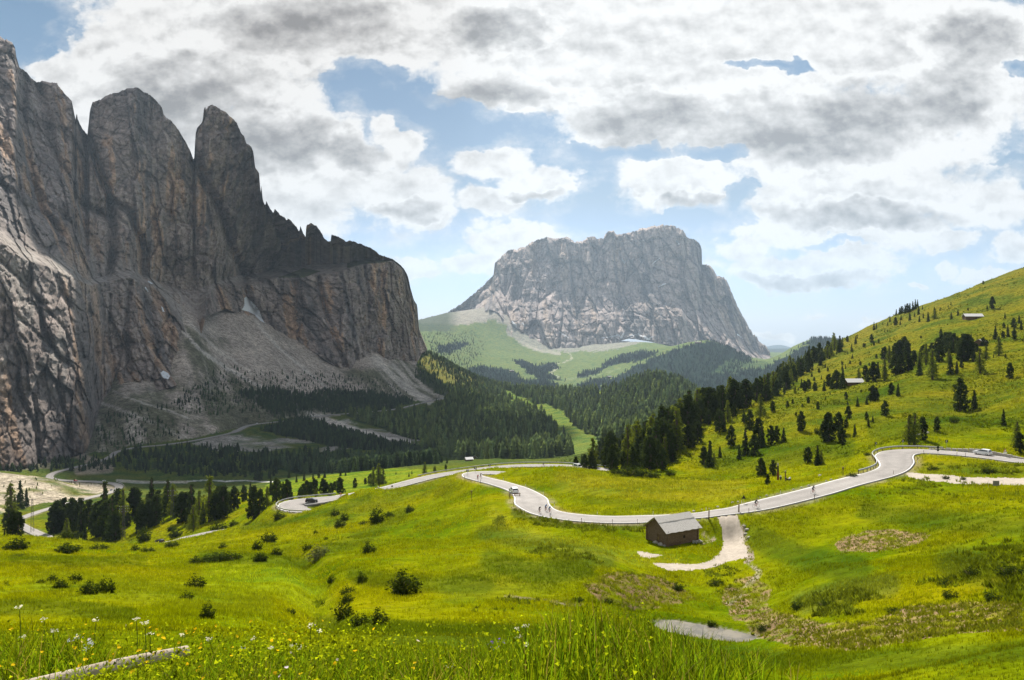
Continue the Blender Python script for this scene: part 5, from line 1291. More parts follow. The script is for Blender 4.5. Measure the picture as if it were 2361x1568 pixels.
# scattered dwarf trees on the slope
DW = [(515, 745), (550, 740), (630, 740), (655, 685), (700, 655), (770, 655), (870, 610), (880, 600), (475, 795), (545, 795), (605, 810), (590, 770), (685, 795), (715, 790), (740, 800), (735, 750), (757, 745), (785, 715), (800, 680), (850, 725), (905, 725), (660, 790), (415, 820), (400, 815), (450, 830), (570, 845), (855, 895), (945, 830), (970, 860), (1020, 515), (935, 600), (880, 615), (965, 585), (605, 800), (520, 830), (560, 820), (430, 850), (460, 880), (632, 940), (720, 960), (770, 970), (1100, 470), (1350, 380), (1525, 380), (1620, 215), (1230, 555), (950, 680), (1355, 560), (1720, 560), (700, 760), (645, 760), (735, 720), (410, 800), (385, 850)]
for x, y in DW:
    u, v = crop(x, y, 2900, 1000, 1.5677); p = hit(u, v, 230)
    if p is None: continue
    hp = rnd.uniform(5.5, 11.5)
    tree(rnd.choice(('pine', 'spruce')), p, hp / F * p[1], 'scattered over the open slope', hp, u, 1.25)

# labels: kind, size, place, and the order where only that tells them apart
ORD = ['leftmost', 'second from the left', 'third from the left', 'fourth from the left', 'fifth from the left', 'sixth from the left', 'seventh from the left', 'eighth from the left', 'ninth from the left', 'tenth from the left', 'eleventh from the left', 'twelfth from the left']
LOOK = {'pine': 'dark rounded stone pine', 'spruce': 'pointed dark spruce', 'larch': 'pale green larch'}
from collections import defaultdict
sets = defaultdict(list)
for q in TREES:
    hp = q[3]; sz = 'tiny' if hp < 13 else 'small' if hp < 25 else 'middling' if hp < 45 else 'tall' if hp < 75 else 'towering'
    sets[(q[1], q[2], sz)].append(q)
for (k, reg_, sz), lst in sets.items():
    lst.sort(key=lambda q: q[4])
    for i, q in enumerate(lst):
        r = q[0]; r['category'] = 'tree'; r['group'] = '%s %ss %s' % (sz, KNAME[k].replace('_', ' '), reg_)
        if len(lst) == 1: r['label'] = '%s %s %s' % (sz, LOOK[k], reg_)
        elif len(lst) <= 10 and reg_ != 'in the wood climbing the ridge':
            o_ = 'rightmost' if i == len(lst) - 1 else ORD[i]
            r['label'] = '%s %s %s, %s' % (sz, LOOK[k].split(' ')[0] + ' ' + ' '.join(LOOK[k].split(' ')[-1:]) if len(lst) > 2 else LOOK[k], reg_, o_)
        else: r['label'] = '%s %s %s' % (sz, LOOK[k], reg_)

# ------------------------------------------------------------------ woods too dense to count: one mesh each
def far_tree(seed):
    """a low tree of overlapping ragged tiers; columns x, y, z of unit height"""
    g = np.random.default_rng(seed); V = []; Fc = []
    tiers = 5; ns = 6
    pine = seed % 2
    for i in range(tiers):
        q = i / tiers
        r_ = (0.17 * (1 - q * 0.9)) if not pine else 0.17 * math.sin(math.pi * (0.25 + 0.68 * q)) 
        z0 = 0.05 + q * 0.85; z1 = min(1.0, z0 + (0.33 if not pine else 0.26))
        b0 = len(V)
        for k in range(ns):
            a_ = 2 * math.pi * (k + g.uniform(-0.3, 0.3)) / ns; rr = r_ * g.uniform(0.7, 1.25)
            V.append((math.cos(a_) * rr, math.sin(a_) * rr, z0 + g.uniform(-0.03, 0.03)))
        V.append((g.uniform(-.01, .01), g.uniform(-.01, .01), z1))
        for k in range(ns): Fc.append((b0 + k, b0 + (k + 1) % ns, b0 + ns))
    return np.array(V), np.array(Fc)
FT = [far_tree(s_) for s_ in range(8)]
def wood(name, pos, hgt, col, seed=0, label=''):
    g = np.random.default_rng(seed)
    pos = np.asarray(pos); n = len(pos)
    var = g.integers(0, len(FT), n); Vs = []; Fs = []; Cs = []; off = 0
    for k, (V, Fc) in enumerate(FT):
        id_ = np.where(var == k)[0]
        if not len(id_): continue
        a_ = g.uniform(0, 2 * np.pi, len(id_)); ca, sa = np.cos(a_), np.sin(a_)
        h = hgt[id_]; w_ = h * g.uniform(0.9, 1.5, len(id_))
        x = (V[None, :, 0] * ca[:, None] - V[None, :, 1] * sa[:, None]) * w_[:, None] + pos[id_, 0][:, None]
        y = (V[None, :, 0] * sa[:, None] + V[None, :, 1] * ca[:, None]) * w_[:, None] + pos[id_, 1][:, None]
        z = V[None, :, 2] * h[:, None] + pos[id_, 2][:, None] - 0.3
        Vs.append(np.stack([x, y, z], 2).reshape(-1, 3))
        Fs.append((Fc[None] + (np.arange(len(id_)) * len(V))[:, None, None] + off).reshape(-1, 3)); off += len(id_) * len(V)
        c = np.array(col)[None] * g.uniform(0.45, 1.0, len(id_))[:, None] ** 1.5 * 2.1 * (1 + g.uniform(0, 1, (len(id_), 1)) * np.array([[0.5, 0.25, -0.1]]))
        Cs.append(np.repeat(c, len(V), 0))
    me = mesh_np(name, np.concatenate(Vs), np.concatenate(Fs), {'alb': np.concatenate(Cs)}, smooth=False)
    o = link(name, me, leafM['wood']); o['kind'] = 'stuff'; o['label'] = label; return o
def scatter(polys, y0, y1, n, seed, holes=(), jit=None, excl_road=True):
    """random ground vertices inside a region, even over the ground as the eye sees it"""
    s_ = np.zeros(len(GX), bool)
    for poly in polys: s_ |= inpoly(wu, wv, poly)
    s_ &= (GY > y0) & (GY < y1)
    for poly in holes: s_ &= ~inpoly(wu, wv, poly)
    if excl_road: s_ &= ~(_d < road_hw[_i] + 4)
    id_ = np.where(s_)[0]
    g = np.random.default_rng(seed)
    if not len(id_): return np.zeros((0, 3))
    w_ = (GY[id_] ** 1.0); w_ /= w_.sum()
    pick = g.choice(id_, n, p=w_)
    x = GX[pick] + g.normal(size=n) * 0.002 * GY[pick]; y = GY[pick] + g.normal(size=n) * 0.004 * GY[pick]
    return np.stack([x, y, gz(x, y)], 1)
g_ = np.random.default_rng(5)
holes_c = [c_[0] for c_ in clearings]
DK = (0.020, 0.034, 0.015)
p = scatter([WOODS['valley wood'][0]], 900, 2800, 5600, 1, holes_c); wood('forest', p, g_.uniform(12, 26, len(p)), (0.038, 0.058, 0.020), 1, 'dense dark conifer forest covering the valley floor and wooded knoll')
p = scatter([WOODS['scree wood'][0], WOODS['road wood'][0]], 900, 2300, 3600, 2); wood('forest', p, g_.uniform(7, 14, len(p)), DK, 2, 'dark conifer belt at the foot of the scree')
p = scatter([WOODS['floor wood'][0]], 700, 1500, 900, 3); wood('forest', p, g_.uniform(9, 16, len(p)), DK, 3, 'dark wood on the flat valley floor beyond the meadow')
p = scatter([WOODS['spur wood'][0]], 2200, 2900, 700, 4); wood('forest', p, g_.uniform(10, 18, len(p)), (0.028, 0.045, 0.016), 4, 'conifers climbing the sunny spur below the cliff corner')
p = scatter([[(975, 810), (1060, 850), (1130, 890), (1140, 910), (1040, 905), (960, 860)]], 2200, 2900, 260, 5); wood('forest', p, g_.uniform(8, 14, len(p)), (0.03, 0.05, 0.016), 5, 'thin scatter of conifers on the sunny spur')
p = scatter([[(500, 850), (700, 860), (850, 870), (940, 900), (900, 950), (700, 960), (600, 960), (480, 930), (350, 950), (300, 990), (430, 1000), (300, 1010), (230, 960), (400, 930)]], 1000, 2200, 1100, 6); wood('forest', p, g_.uniform(4, 10, len(p)), DK, 6, 'sparse low pines spread over the lower scree')
p = scatter([[(300, 1040), (500, 1030), (620, 1050), (640, 1100), (450, 1100), (300, 1085), (150, 1085), (250, 1060)]], 800, 1300, 800, 7); wood('forest', p, g_.uniform(2, 13, len(p)) ** 1.0, DK, 7, 'scattered conifers on the shaded valley floor')
p = scatter([FW[0], FW[7], FW[6]], 2900, 6600, 4200, 8); wood('forest', p, g_.uniform(14, 24, len(p)), (0.014, 0.026, 0.018), 8, 'far blue green woods below the table mountain')
p = scatter([FW[8]], 2900, 6600, 8000, 9); wood('forest', p, g_.uniform(14, 24, len(p)), (0.012, 0.023, 0.018), 9, 'far wooded ridge in front of the table mountain')
p = scatter([FW[1], FW[2], FW[3], FW[4], FW[5]], 2900, 8000, 1400, 10); wood('forest', p, g_.uniform(14, 24, len(p)), (0.014, 0.026, 0.018), 10, 'small far groves on the pale green slopes')
p = scatter([[(975, 770), (1100, 760), (1120, 800), (1080, 850), (1000, 830)]], 3500, 8500, 500, 11); wood('forest', p, g_.uniform(12, 20, len(p)), (0.03, 0.045, 0.022), 11, 'thin far tree cover on the slope beside the cliff')
p = scatter([RW], 430, 1500, 300, 12); wood('forest', p, g_.uniform(8, 13, len(p)), (0.024, 0.036, 0.012), 12, 'rest of the ridge wood behind the nearest trees')

p = scatter([[(205, 1010), (240, 960), (330, 950), (450, 995), (330, 1030), (240, 1055)], [(420, 890), (560, 870), (600, 900), (520, 960), (400, 950)]], 1000, 1900, 420, 13); wood('forest', p, g_.uniform(3, 9, len(p)), DK, 13, 'low pines and bushes climbing the debris at the foot of the wall')
p = scatter([[(0, 1072), (60, 1066), (180, 1058), (250, 1062), (120, 1092), (0, 1092)]], 860, 1150, 130, 14); wood('forest', p, g_.uniform(4, 11, len(p)), DK, 14, 'dark trees at the very foot of the rock wall')
p = scatter([[(0, 1095), (120, 1105), (240, 1122), (100, 1150), (0, 1170)]], 600, 880, 60, 15); wood('shrubbery', p, g_.uniform(1, 3.5, len(p)), (0.05, 0.07, 0.015), 15, 'low bushes dotted over the pale sand bank')
# ------------------------------------------------------------------ shrubs on the near meadow, one by one
SH = []
def shrub(u, v, wp, hp, pale=False, ymin=40):
    p = hit(u, v, ymin)
    if p is None: return
    r = bpy.data.objects.new('shrub', None); C.objects.link(r); r.location = (p[0], p[1], p[2] - 0.1)
    w_ = wp / F * p[1] * 1.40; h_ = hp / F * p[1] * 1.40
    r.scale = (w_, w_ * 0.8, h_); r.rotation_euler = (0, 0, 0)
    a = bpy.data.objects.new('foliage', rnd.choice(PSHRUB if pale else SHRUB)); C.objects.link(a); a.parent = r
    b_ = bpy.data.objects.new('stems', rnd.choice(STEMS)); C.objects.link(b_); b_.parent = r
    SH.append((r, u, v, wp, pale))
for x, y, w_, h_ in ((930, 1040, 200, 120), (780, 603, 110, 75), (550, 637, 70, 50), (350, 772, 60, 40), (720, 792, 90, 60), (975, 538, 60, 40), (520, 557, 50, 38), (680, 972, 70, 60), (600, 1042, 80, 50), (570, 1195, 110, 105), (670, 1232, 110, 70), (780, 1235, 120, 95), (60, 837, 80, 48), (110, 722, 90, 60), (170, 582, 80, 45), (400, 672, 30, 25), (465, 707, 25, 20), (580, 590, 60, 40), (850, 570, 50, 35), (600, 1090, 90, 45), (500, 970, 60, 40), (700, 612, 60, 22), (860, 570, 60, 25)):
    u, v = crop(x, y, 1000, 1700, 1.5369); shrub(u, v, w_ / 2.667, h_ / 2.667)
u, v = crop(410, 832, 1000, 1700, 1.5369); shrub(u, v, 55, 32, True)
u, v = crop(550, 632, 1000, 1700, 1.5369); shrub(u, v, 26, 18, True)
for x, y, w_, h_ in ((105, 762, 150, 55), (400, 782, 150, 48), (600, 768, 100, 32), (830, 777, 60, 35), (900, 782, 80, 30), (540, 1038, 120, 70), (645, 1032, 100, 85), (460, 962, 70, 50), (370, 1004, 90, 48), (320, 960, 70, 36), (1145, 1070, 70, 42), (1200, 1000, 100, 65), (1275, 1190, 100, 80), (1080, 692, 90, 48), (885, 717, 90, 72), (1200, 847, 100, 35), (1340, 837, 160, 45), (1410, 830, 120, 40), (1600, 837, 80, 40), (1700, 802, 80, 40), (1340, 650, 90, 45), (1430, 620, 60, 30), (1580, 770, 70, 50), (1780, 1160, 60, 35), (250, 970, 60, 20), (110, 808, 60, 16), (1050, 650, 60, 30), (470, 700, 90, 45), (400, 705, 100, 40), (1050, 745, 80, 28), (440, 660, 70, 60), (1370, 760, 60, 30), (1270, 830, 60, 30)):
    u, v = crop(x, y, 0, 1700, 1.5369); shrub(u, v, w_ / 2.667, h_ / 2.667)
for u, v, w_, h_ in ((1560, 1360, 30, 14), (1650, 1350, 34, 15), (1455, 1098, 60, 22), (1500, 1102, 40, 14), (1420, 1094, 30, 14), (1545, 1098, 30, 14), (2190, 1380, 40, 18), (2240, 1330, 44, 20), (2330, 1330, 60, 26), (2290, 1385, 48, 18), (2180, 1350, 34, 15), (1900, 1400, 36, 16), (1840, 1405, 40, 16), (2060, 1412, 34, 12), (1330, 1385, 26, 9), (1400, 1390, 26, 9), (1640, 1440, 26, 9), (1460, 1455, 24, 10), (1760, 1450, 26, 10), (2180, 1104, 16, 8), (2220, 1106, 14, 7), (1885, 1000, 20, 12), (2200, 975, 26, 12), (2000, 1050, 14, 8), (1965, 1100, 22, 10), (2150, 1085, 30, 10), (2280, 1090, 40, 12)):
    shrub(u, v, w_, h_)
SH.sort(key=lambda q: (round(q[2] / 40), q[1]))
bands = defaultdict(list)
def where_(u, v):
    if v < 1112: return 'near the main road'
    if u < 600 and v < 1260: return 'below the left conifers'
    if u < 560 and v < 1330: return 'on the far rim of the left meadow'
    if u < 560: return 'on the smooth left meadow'
    if v < 1290 and u < 1100: return 'on the slope under the hairpin road'
    if u < 900: return 'along the grassy gully'
    if u < 1300: return 'on the open mid meadow'
    if u < 1760: return 'near the pond'
    return 'on the rough right bank'
for q in SH: bands[(where_(q[1], q[2]), 'pale' if q[4] else ('wide' if q[3] > 38 else 'small'))].append(q)
for (wh, sz), lst in bands.items():
    lst.sort(key=lambda q: q[1])
    for i, q in enumerate(lst):
        q[0]['category'] = 'shrub'; q[0]['group'] = 'green shrubs ' + wh
        base = '%s bushy green shrub %s' % (sz, wh) if sz != 'pale' else 'shrub with pale blossoming top ' + wh
        q[0]['label'] = base if len(lst) == 1 else base + ', ' + ('rightmost' if i == len(lst) - 1 else ORD[min(i, 11)])

# ------------------------------------------------------------------ grass of the meadow: tufts of blades standing on the ground
def tufts(name, pos, hgt, col, seed, nb=4, spread=0.6, wid=0.10, label='', mat=None, lean=0.35):
    g = np.random.default_rng(seed); n = len(pos)
    a = g.uniform(0, 2 * np.pi, (n, nb)); r_ = g.uniform(0, 1, (n, nb)) * spread * hgt[:, None]
    bx = pos[:, 0][:, None] + np.cos(a) * r_; by = pos[:, 1][:, None] + np.sin(a) * r_; bz = np.repeat(pos[:, 2][:, None], nb, 1) - 0.03
    h = hgt[:, None] * g.uniform(0.6, 1.2, (n, nb)); th = g.uniform(0, 2 * np.pi, (n, nb)); w_ = hgt[:, None] * wid * g.uniform(0.7, 1.4, (n, nb))
    la = g.uniform(0, 2 * np.pi, (n, nb)); ll = h * lean * g.uniform(0.2, 1.4, (n, nb))
    p0 = np.stack([bx - np.cos(th) * w_, by - np.sin(th) * w_, bz], 2); p1 = np.stack([bx + np.cos(th) * w_, by + np.sin(th) * w_, bz], 2)
    p2 = np.stack([bx + np.cos(la) * ll, by + np.sin(la) * ll, bz + h], 2)
    V = np.stack([p0, p1, p2], 2).reshape(-1, 3); Fc = np.arange(len(V)).reshape(-1, 3)
    c = col * g.uniform(0.60, 1.35, (n, 1)); c = np.repeat(c, nb * 3, 0)
    me = mesh_np(name, V, Fc, {'alb': c}, smooth=False)
    o = link(name, me, mat or grass_mat); o['kind'] = 'stuff'; o['label'] = label; return o
grass_mat = mat_leaf('grass blades', (0, 0, 0), 0.40, var=0.25, attr=True, vs=0.35)
vis = (GY > 42) & (GY < 420) & (GU > -60) & (GU < 2440) & (MSK[:, 0] > 0.45) & ~(_d < road_hw[_i] + 0.7)
bd = np.hypot(GX - BARN[0], GY - BARN[1])
vis &= bd > 4.5
for poly in gravel_polys: vis &= ~inpoly(GU, GV, [(p_[0], p_[1]) for p_ in poly]) | (GY > 260)
vis &= ~inpoly(GU, GV, pond_poly)
idv = np.where(vis)[0]
g_ = np.random.default_rng(77)
clump = fbm(GX[idv] * 0.12, GY[idv] * 0.12, o=4, seed=301, rough=0.6)
pr = np.clip(0.35 + 1.6 * clump, 0.05, 1.5) * np.clip(1.25 - GY[idv] / 420, 0.3, 1)
pr /= pr.sum()
pk = g_.choice(idv, 200000, p=pr)
x = GX[pk] + g_.normal(size=len(pk)) * 0.0012 * GY[pk]; y = GY[pk] + g_.normal(size=len(pk)) * 0.0025 * GY[pk]
pos = np.stack([x, y, gz(x, y)], 1)
hg = (0.12 + 0.0017 * y) * g_.uniform(0.6, 1.5, len(y))
hue = sstep(-0.3, 0.4, fbm(x * 0.05, y * 0.05, o=3, seed=303))[:, None]
cc_ = ALB[pk] * (1.25 * (1 - hue) + hue * np.array([[0.95, 1.05, 1.0]]))
tufts('grass', pos, hg, cc_, 1, 3, 0.8, 0.12, 'short yellow green meadow grass on the hillsides')
idn = np.where((GY > 10) & (GY <= 46) & (GU > -200) & (GU < 2600))[0]
pk = g_.choice(idn, 34000); x = GX[pk] + g_.normal(size=len(pk)) * 0.1; y = GY[pk] + g_.normal(size=len(pk)) * 0.15
tufts('grass', np.stack([x, y, gz(x, y)], 1), 0.22 * g_.uniform(0.5, 1.4, len(y)), np.array([[0.12, 0.155, 0.006]]) * np.ones((len(y), 1)), 2, 4, 0.8, 0.07, 'rough grass on the steep bank below the viewer')
# broad-leaved weeds in banks and hollows
WEED = [([(1180, 1170), (1230, 1190), (1340, 1203), (1490, 1205), (1490, 1228), (1330, 1225), (1210, 1208)], 3200, (0.050, 0.075, 0.010), 0.55), ([(1130, 1245), (1230, 1240), (1370, 1280), (1400, 1300), (1260, 1285), (1150, 1265)], 2200, (0.07, 0.10, 0.014), 0.5),
        ([(1120, 1180), (1160, 1190), (1180, 1230), (1140, 1220)], 500, (0.09, 0.11, 0.03), 0.5), ([(2150, 1270), (2361, 1240), (2420, 1400), (2300, 1400), (2180, 1360), (2050, 1340)], 4200, (0.045, 0.070, 0.008), 0.55), ([(1820, 1370), (1950, 1350), (2050, 1380), (2000, 1430), (1880, 1425)], 2300, (0.07, 0.095, 0.018), 0.45),
        ([(1440, 1440), (1500, 1425), (1510, 1455), (1600, 1482), (1740, 1490), (1780, 1520), (1600, 1500), (1480, 1475)], 2600, (0.11, 0.155, 0.012), 0.40), ([(1530, 1425), (1640, 1415), (1760, 1440), (1760, 1465), (1640, 1440)], 1400, (0.11, 0.15, 0.012), 0.4), ([(1360, 1320), (1560, 1320), (1620, 1390), (1400, 1395)], 2200, (0.11, 0.13, 0.02), 0.32),
        ([(1620, 1300), (1700, 1310), (1720, 1370), (1640, 1370)], 900, (0.08, 0.11, 0.02), 0.4), ([(1100, 1385), (1300, 1380), (1500, 1395), (1500, 1408), (1280, 1398)], 900, (0.05, 0.075, 0.01), 0.35), ([(720, 1280), (745, 1290), (745, 1400), (735, 1440), (718, 1400), (722, 1330)], 600, (0.07, 0.11, 0.01), 0.38),
        ([(1960, 1120), (2100, 1100), (2361, 1125), (2361, 1160), (2150, 1140), (2000, 1140)], 2000, (0.08, 0.11, 0.012), 0.55), ([(820, 1395), (1180, 1400), (1180, 1412), (820, 1408)], 500, (0.08, 0.11, 0.012), 0.35), ([(2120, 1072), (2361, 1070), (2361, 1092), (2150, 1090)], 1400, (0.06, 0.085, 0.01), 0.6),
        ([(1700, 1230), (1720, 1270), (1850, 1400), (2361, 1480), (2361, 1390), (1900, 1420), (1760, 1330)], 2600, (0.10, 0.13, 0.02), 0.30), ([(1850, 1150), (2000, 1130), (2361, 1170), (2361, 1240), (2100, 1280), (1800, 1260)], 2500, (0.10, 0.135, 0.012), 0.35), ([(900, 1150), (1030, 1105), (1110, 1180), (1000, 1250), (700, 1280), (620, 1240)], 2500, (0.09, 0.125, 0.012), 0.4),
        ([(0, 1340), (260, 1345), (200, 1390), (0, 1380)], 500, (0.07, 0.10, 0.008), 0.35), ([(140, 1180), (190, 1165), (230, 1200), (330, 1250), (130, 1245)], 900, (0.10, 0.13, 0.02), 0.8), ([(400, 1200), (640, 1180), (660, 1210), (480, 1250), (420, 1250)], 900, (0.08, 0.11, 0.012), 0.5)]
PW = []; HW = []; CW = []
for k_, (poly, n, col, hh) in enumerate(WEED):
    s_ = inpoly(wu, wv, poly) & (GY > 42) & (GY < 420) & ~(_d < road_hw[_i] + 0.6) & ~inpoly(GU, GV, pond_poly) & (bd > 4.4)
    id_ = np.where(s_)[0]
    if not len(id_): continue
    pk = g_.choice(id_, n); cl = fbm(GX[pk] * 0.4, GY[pk] * 0.4, o=3, seed=311 + k_); pk = pk[(cl > -0.02) & (g_.random(len(cl)) < 0.30 + 2.5 * fbm(GX[pk] * 0.13, GY[pk] * 0.10, o=2, seed=340))]
    x = GX[pk] + g_.normal(size=len(pk)) * 0.12; y = GY[pk] + g_.normal(size=len(pk)) * 0.3
    PW.append(np.stack([x, y, gz(x, y)], 1)); HW.append(hh * g_.uniform(0.5, 1.3, len(pk))); CW.append((np.array([col]) * 0.6 + np.array([[0.075, 0.092, 0.003]])) * g_.uniform(0.6, 1.6, (len(pk), 1)))
PW = np.concatenate(PW); HW = np.concatenate(HW); CW = np.concatenate(CW)
tufts('weeds', PW[::2], HW[::2], CW[::2], 5, 7, 0.85, 0.20, 'broad leaved weeds and docks growing on banks and around the pond', lean=0.7)
s_ = (GY > 42) & (GY < 170) & (MSK[:, 0] < 0.5) & ~inpoly(GU, GV, pond_poly) & (GU > 1300) & (GU < 2440) & (bd > 4.4) & ~(_d < 6)
for poly in gravel_polys: s_ &= ~inpoly(GU, GV, [(p_[0], p_[1]) for p_ in poly])
id_ = np.where(s_)[0]; pk = g_.choice(id_, 4200); x = GX[pk] + g_.normal(size=len(pk)) * 0.15; y = GY[pk] + g_.normal(size=len(pk)) * 0.3
tufts('weeds', np.stack([x, y, gz(x, y)], 1), 0.28 * g_.uniform(0.5, 1.3, len(y)), np.array([[0.13, 0.15, 0.012]]) * np.ones((len(y), 1)), 15, 6, 0.9, 0.22, 'low weeds dotting the bare earth', lean=0.7)
# rougher grass on the far right slope
s_ = (GY > 240) & (GY < 900) & (GX > 30) & (GU < 2440) & ~(_d < 8)
id_ = np.where(s_)[0]; pk = g_.choice(id_, 26000); cl = fbm(GX[pk] * 0.05, GY[pk] * 0.03, o=4, seed=333); pk = pk[cl > 0.02]
x = GX[pk]; y = GY[pk]
tufts('grass', np.stack([x, y, gz(x, y)], 1), (0.25 + 0.0010 * y) * g_.uniform(0.6, 1.4, len(y)), ALB[pk] * np.array([[0.62, 0.72, 0.6]]), 9, 4, 0.9, 0.3, 'coarser darker grass on the big slope', lean=0.6)

# ------------------------------------------------------------------ the bank at the viewer's feet
def blades(name, pos, h, w, bend, col, seed, label, stuff=True):
    g = np.random.default_rng(seed); n = len(pos); seg = 4
    th = g.uniform(0, 2 * np.pi, n); bd_ = g.uniform(0, 2 * np.pi, n)
    V = []
    for k in range(seg + 1):
        q = k / seg
        cx = pos[:, 0] + np.cos(bd_) * bend * h * q ** 2; cy = pos[:, 1] + np.sin(bd_) * bend * h * q ** 2; cz = pos[:, 2] - 0.03 + h * q * (1 - 0.25 * bend * q)
        ww = w * (1 - q ** 1.6) * (0.6 + 0.8 * min(q * 3, 1)) / 1.4
        if k < seg:
            V.append(np.stack([cx - np.cos(th) * ww, cy - np.sin(th) * ww, cz], 1)); V.append(np.stack([cx + np.cos(th) * ww, cy + np.sin(th) * ww, cz], 1))
        else: V.append(np.stack([cx, cy, cz], 1))
    m_ = len(V); V = np.stack(V, 1).reshape(-1, 3)
    base = np.arange(n)[:, None] * m_
    F3 = []
    for k in range(seg - 1):
        a = 2 * k
        F3 += [(a, a + 1, a + 3), (a, a + 3, a + 2)]
    F3.append((2 * seg - 2, 2 * seg - 1, 2 * seg))
    Fc = (base[:, :, None] + np.array(F3)[None]).reshape(-1, 3)
    c = np.repeat(col, m_, 0)
    me = mesh_np(name, V, Fc, {'alb': c}, smooth=False)
    o = link(name, me, blade_mat)
    if stuff: o['kind'] = 'stuff'
    o['label'] = label; return o
blade_mat = mat_leaf('tall grass blades', (0, 0, 0), 0.5, var=0.2, attr=True, vs=3.0)
LOGA = np.array(P3(40, 1590, 6.9)); LOGB = np.array(P3(432, 1501, 8.35)); LOG0 = LOGA - (LOGB - LOGA) * 0.5
print('LOG', LOGA[2] - gz(LOGA[0], LOGA[1]), LOGB[2] - gz(LOGB[0], LOGB[1]))
def bank(n, seed, xr=(-8.5, 7.5), yr=(4.2, 11.5)):
    g = np.random.default_rng(seed)
    x = g.uniform(*xr, n); y = g.uniform(*yr, n)
    return x, y, g
x, y, g = bank(52000, 41)
u_ = CX + F * x / y
keep = (u_ > -120) & (u_ < 2450) & ((u_ < 1760) | (g.random(len(x)) < 0.10))
cl = fbm(x * 0.8, y * 0.8, o=3, seed=351)
keep &= g.random(len(x)) < np.clip(0.75 + cl, 0.25, 1)
x, y, u_, cl = x[keep], y[keep], u_[keep], cl[keep]
dl, _ = segdist(x, y, [tuple(LOGA[:2]), tuple(LOGB[:2])])
front = (x - LOGA[0]) * (LOGB[1] - LOGA[1]) - (y - LOGA[1]) * (LOGB[0] - LOGA[0]) > 0
h = 0.26 + 0.12 * g.random(len(x)) + 0.10 * cl
tall = np.exp(-((u_ - 1370) / 185) ** 2) * sstep(5.5, 7.5, y)
h = h + tall * (0.31 + 0.14 * g.random(len(x))) + 0.05 * np.exp(-((u_ - 1050) / 260) ** 2)
h = h + 0.17 * np.exp(-((u_ - 200) / 480) ** 2) * g.uniform(0.2, 1.2, len(x))
h = h + 0.18 * np.exp(-((u_ - 60) / 160) ** 2) * (g.random(len(x)) < 0.35)
def clear_log(x, y, h, g):
    uu = CX + F * x / y; zz = gz(x, y); vb = HV - F * zz / y
    uA, vA = CX + F * LOG0[0] / LOG0[1], HV - F * LOG0[2] / LOG0[1]; uB, vB = CX + F * LOGB[0] / LOGB[1], HV - F * LOGB[2] / LOGB[1]
    t_ = (uu - uA) / (uB - uA); vl = vA + (vB - vA) * t_
    Yl = 1 / (1 / LOG0[1] + (1 / LOGB[1] - 1 / LOG0[1]) * t_)
    hm = np.clip((vb - vl - 14) / F * y, 0.03, 9)
    c = (t_ > -0.1) & (t_ < 1.0) & (y < Yl) & (g.random(len(x)) < 0.93)
    return np.where(c, np.minimum(h, hm), h)
h = clear_log(x, y, h, g)
k = dl > 0.08
x, y, h, cl, u_, tall = x[k], y[k], h[k], cl[k], u_[k], tall[k]
col = np.array([[0.150, 0.230, 0.010]]) * g.uniform(0.35, 1.55, (len(x), 1)); col[:, 0] *= g.uniform(0.8, 1.25, len(x))
dry = g.random(len(x)) < 0.06; col[dry] = (0.26, 0.22, 0.09)
dk = g.random(len(x)) < 0.12 + 0.3 * np.exp(-((u_ - 1440) / 90) ** 2); col[dk] *= 0.45
blades('grass', np.stack([x, y, gz(x, y)], 1), h, 0.0042 + 0.0035 * g.random(len(x)) + 0.0015 * tall, g.uniform(0.10, 0.75, len(x)) * (1 - 0.45 * tall), col, 43, 'tall lit grass blades on the bank in front')
# herbs with small leaves between the blades
x, y, g = bank(16000, 47); u_ = CX + F * x / y; k = (u_ > -120) & (u_ < 1500) & (g.random(len(x)) < np.where(u_ < 900, 1, 0.35))
x, y = x[k], y[k]; dl, _ = segdist(x, y, [tuple(LOGA[:2]), tuple(LOGB[:2])]); front = (x - LOGA[0]) * (LOGB[1] - LOGA[1]) - (y - LOGA[1]) * (LOGB[0] - LOGA[0]) > 0
k = ~((dl < 0.5) & front); x, y = x[k], y[k]
z0 = gz(x, y); hh = clear_log(x, y, g.uniform(0.08, 0.56, len(x)), g)
V, Fc = leaves(np.repeat(np.stack([x, y, z0 + hh], 1), 4, 0) + g.normal(size=(len(x) * 4, 3)) * np.array((0.035, 0.035, 0.05)), 0.015, seed=48)
lc = np.repeat(np.array([[0.19, 0.235, 0.008]]) * g.uniform(0.25, 1.7, (len(x) * 4, 1)), 3, 0)
o = link('herbs', mesh_np('herbs', V, Fc, {'alb': lc}, smooth=False), blade_mat); o['kind'] = 'stuff'; o['label'] = 'low leafy herbs between the grass blades of the bank'
# small yellow blossoms: uncounted
def discs(pts, r, col, seed, tilt=0.5, ns=6):
    g = np.random.default_rng(seed); n = len(pts)
    a = g.normal(size=(n, 3)) * tilt + np.array((0, -0.35, 1)); a /= np.linalg.norm(a, axis=1)[:, None]
    b = np.cross(a, g.normal(size=(n, 3))); b /= np.linalg.norm(b, axis=1)[:, None]; c = np.cross(a, b)
    r = np.asarray(r).reshape(-1, 1) * np.ones((n, 1))
    V = [pts - a * r * 0.35]
    for k in range(ns):
        t_ = 2 * math.pi * k / ns; rr = r * (1.0 if k % 2 else 0.72)
        V.append(pts + (b * math.cos(t_) + c * math.sin(t_)) * rr)
    V = np.stack(V, 1).reshape(-1, 3); base = np.arange(n)[:, None, None] * (ns + 1)
    Fc = (base + np.array([(0, 1 + k, 1 + (k + 1) % ns) for k in range(ns)])[None]).reshape(-1, 3)
    return V, Fc, np.repeat(col, ns + 1, 0)
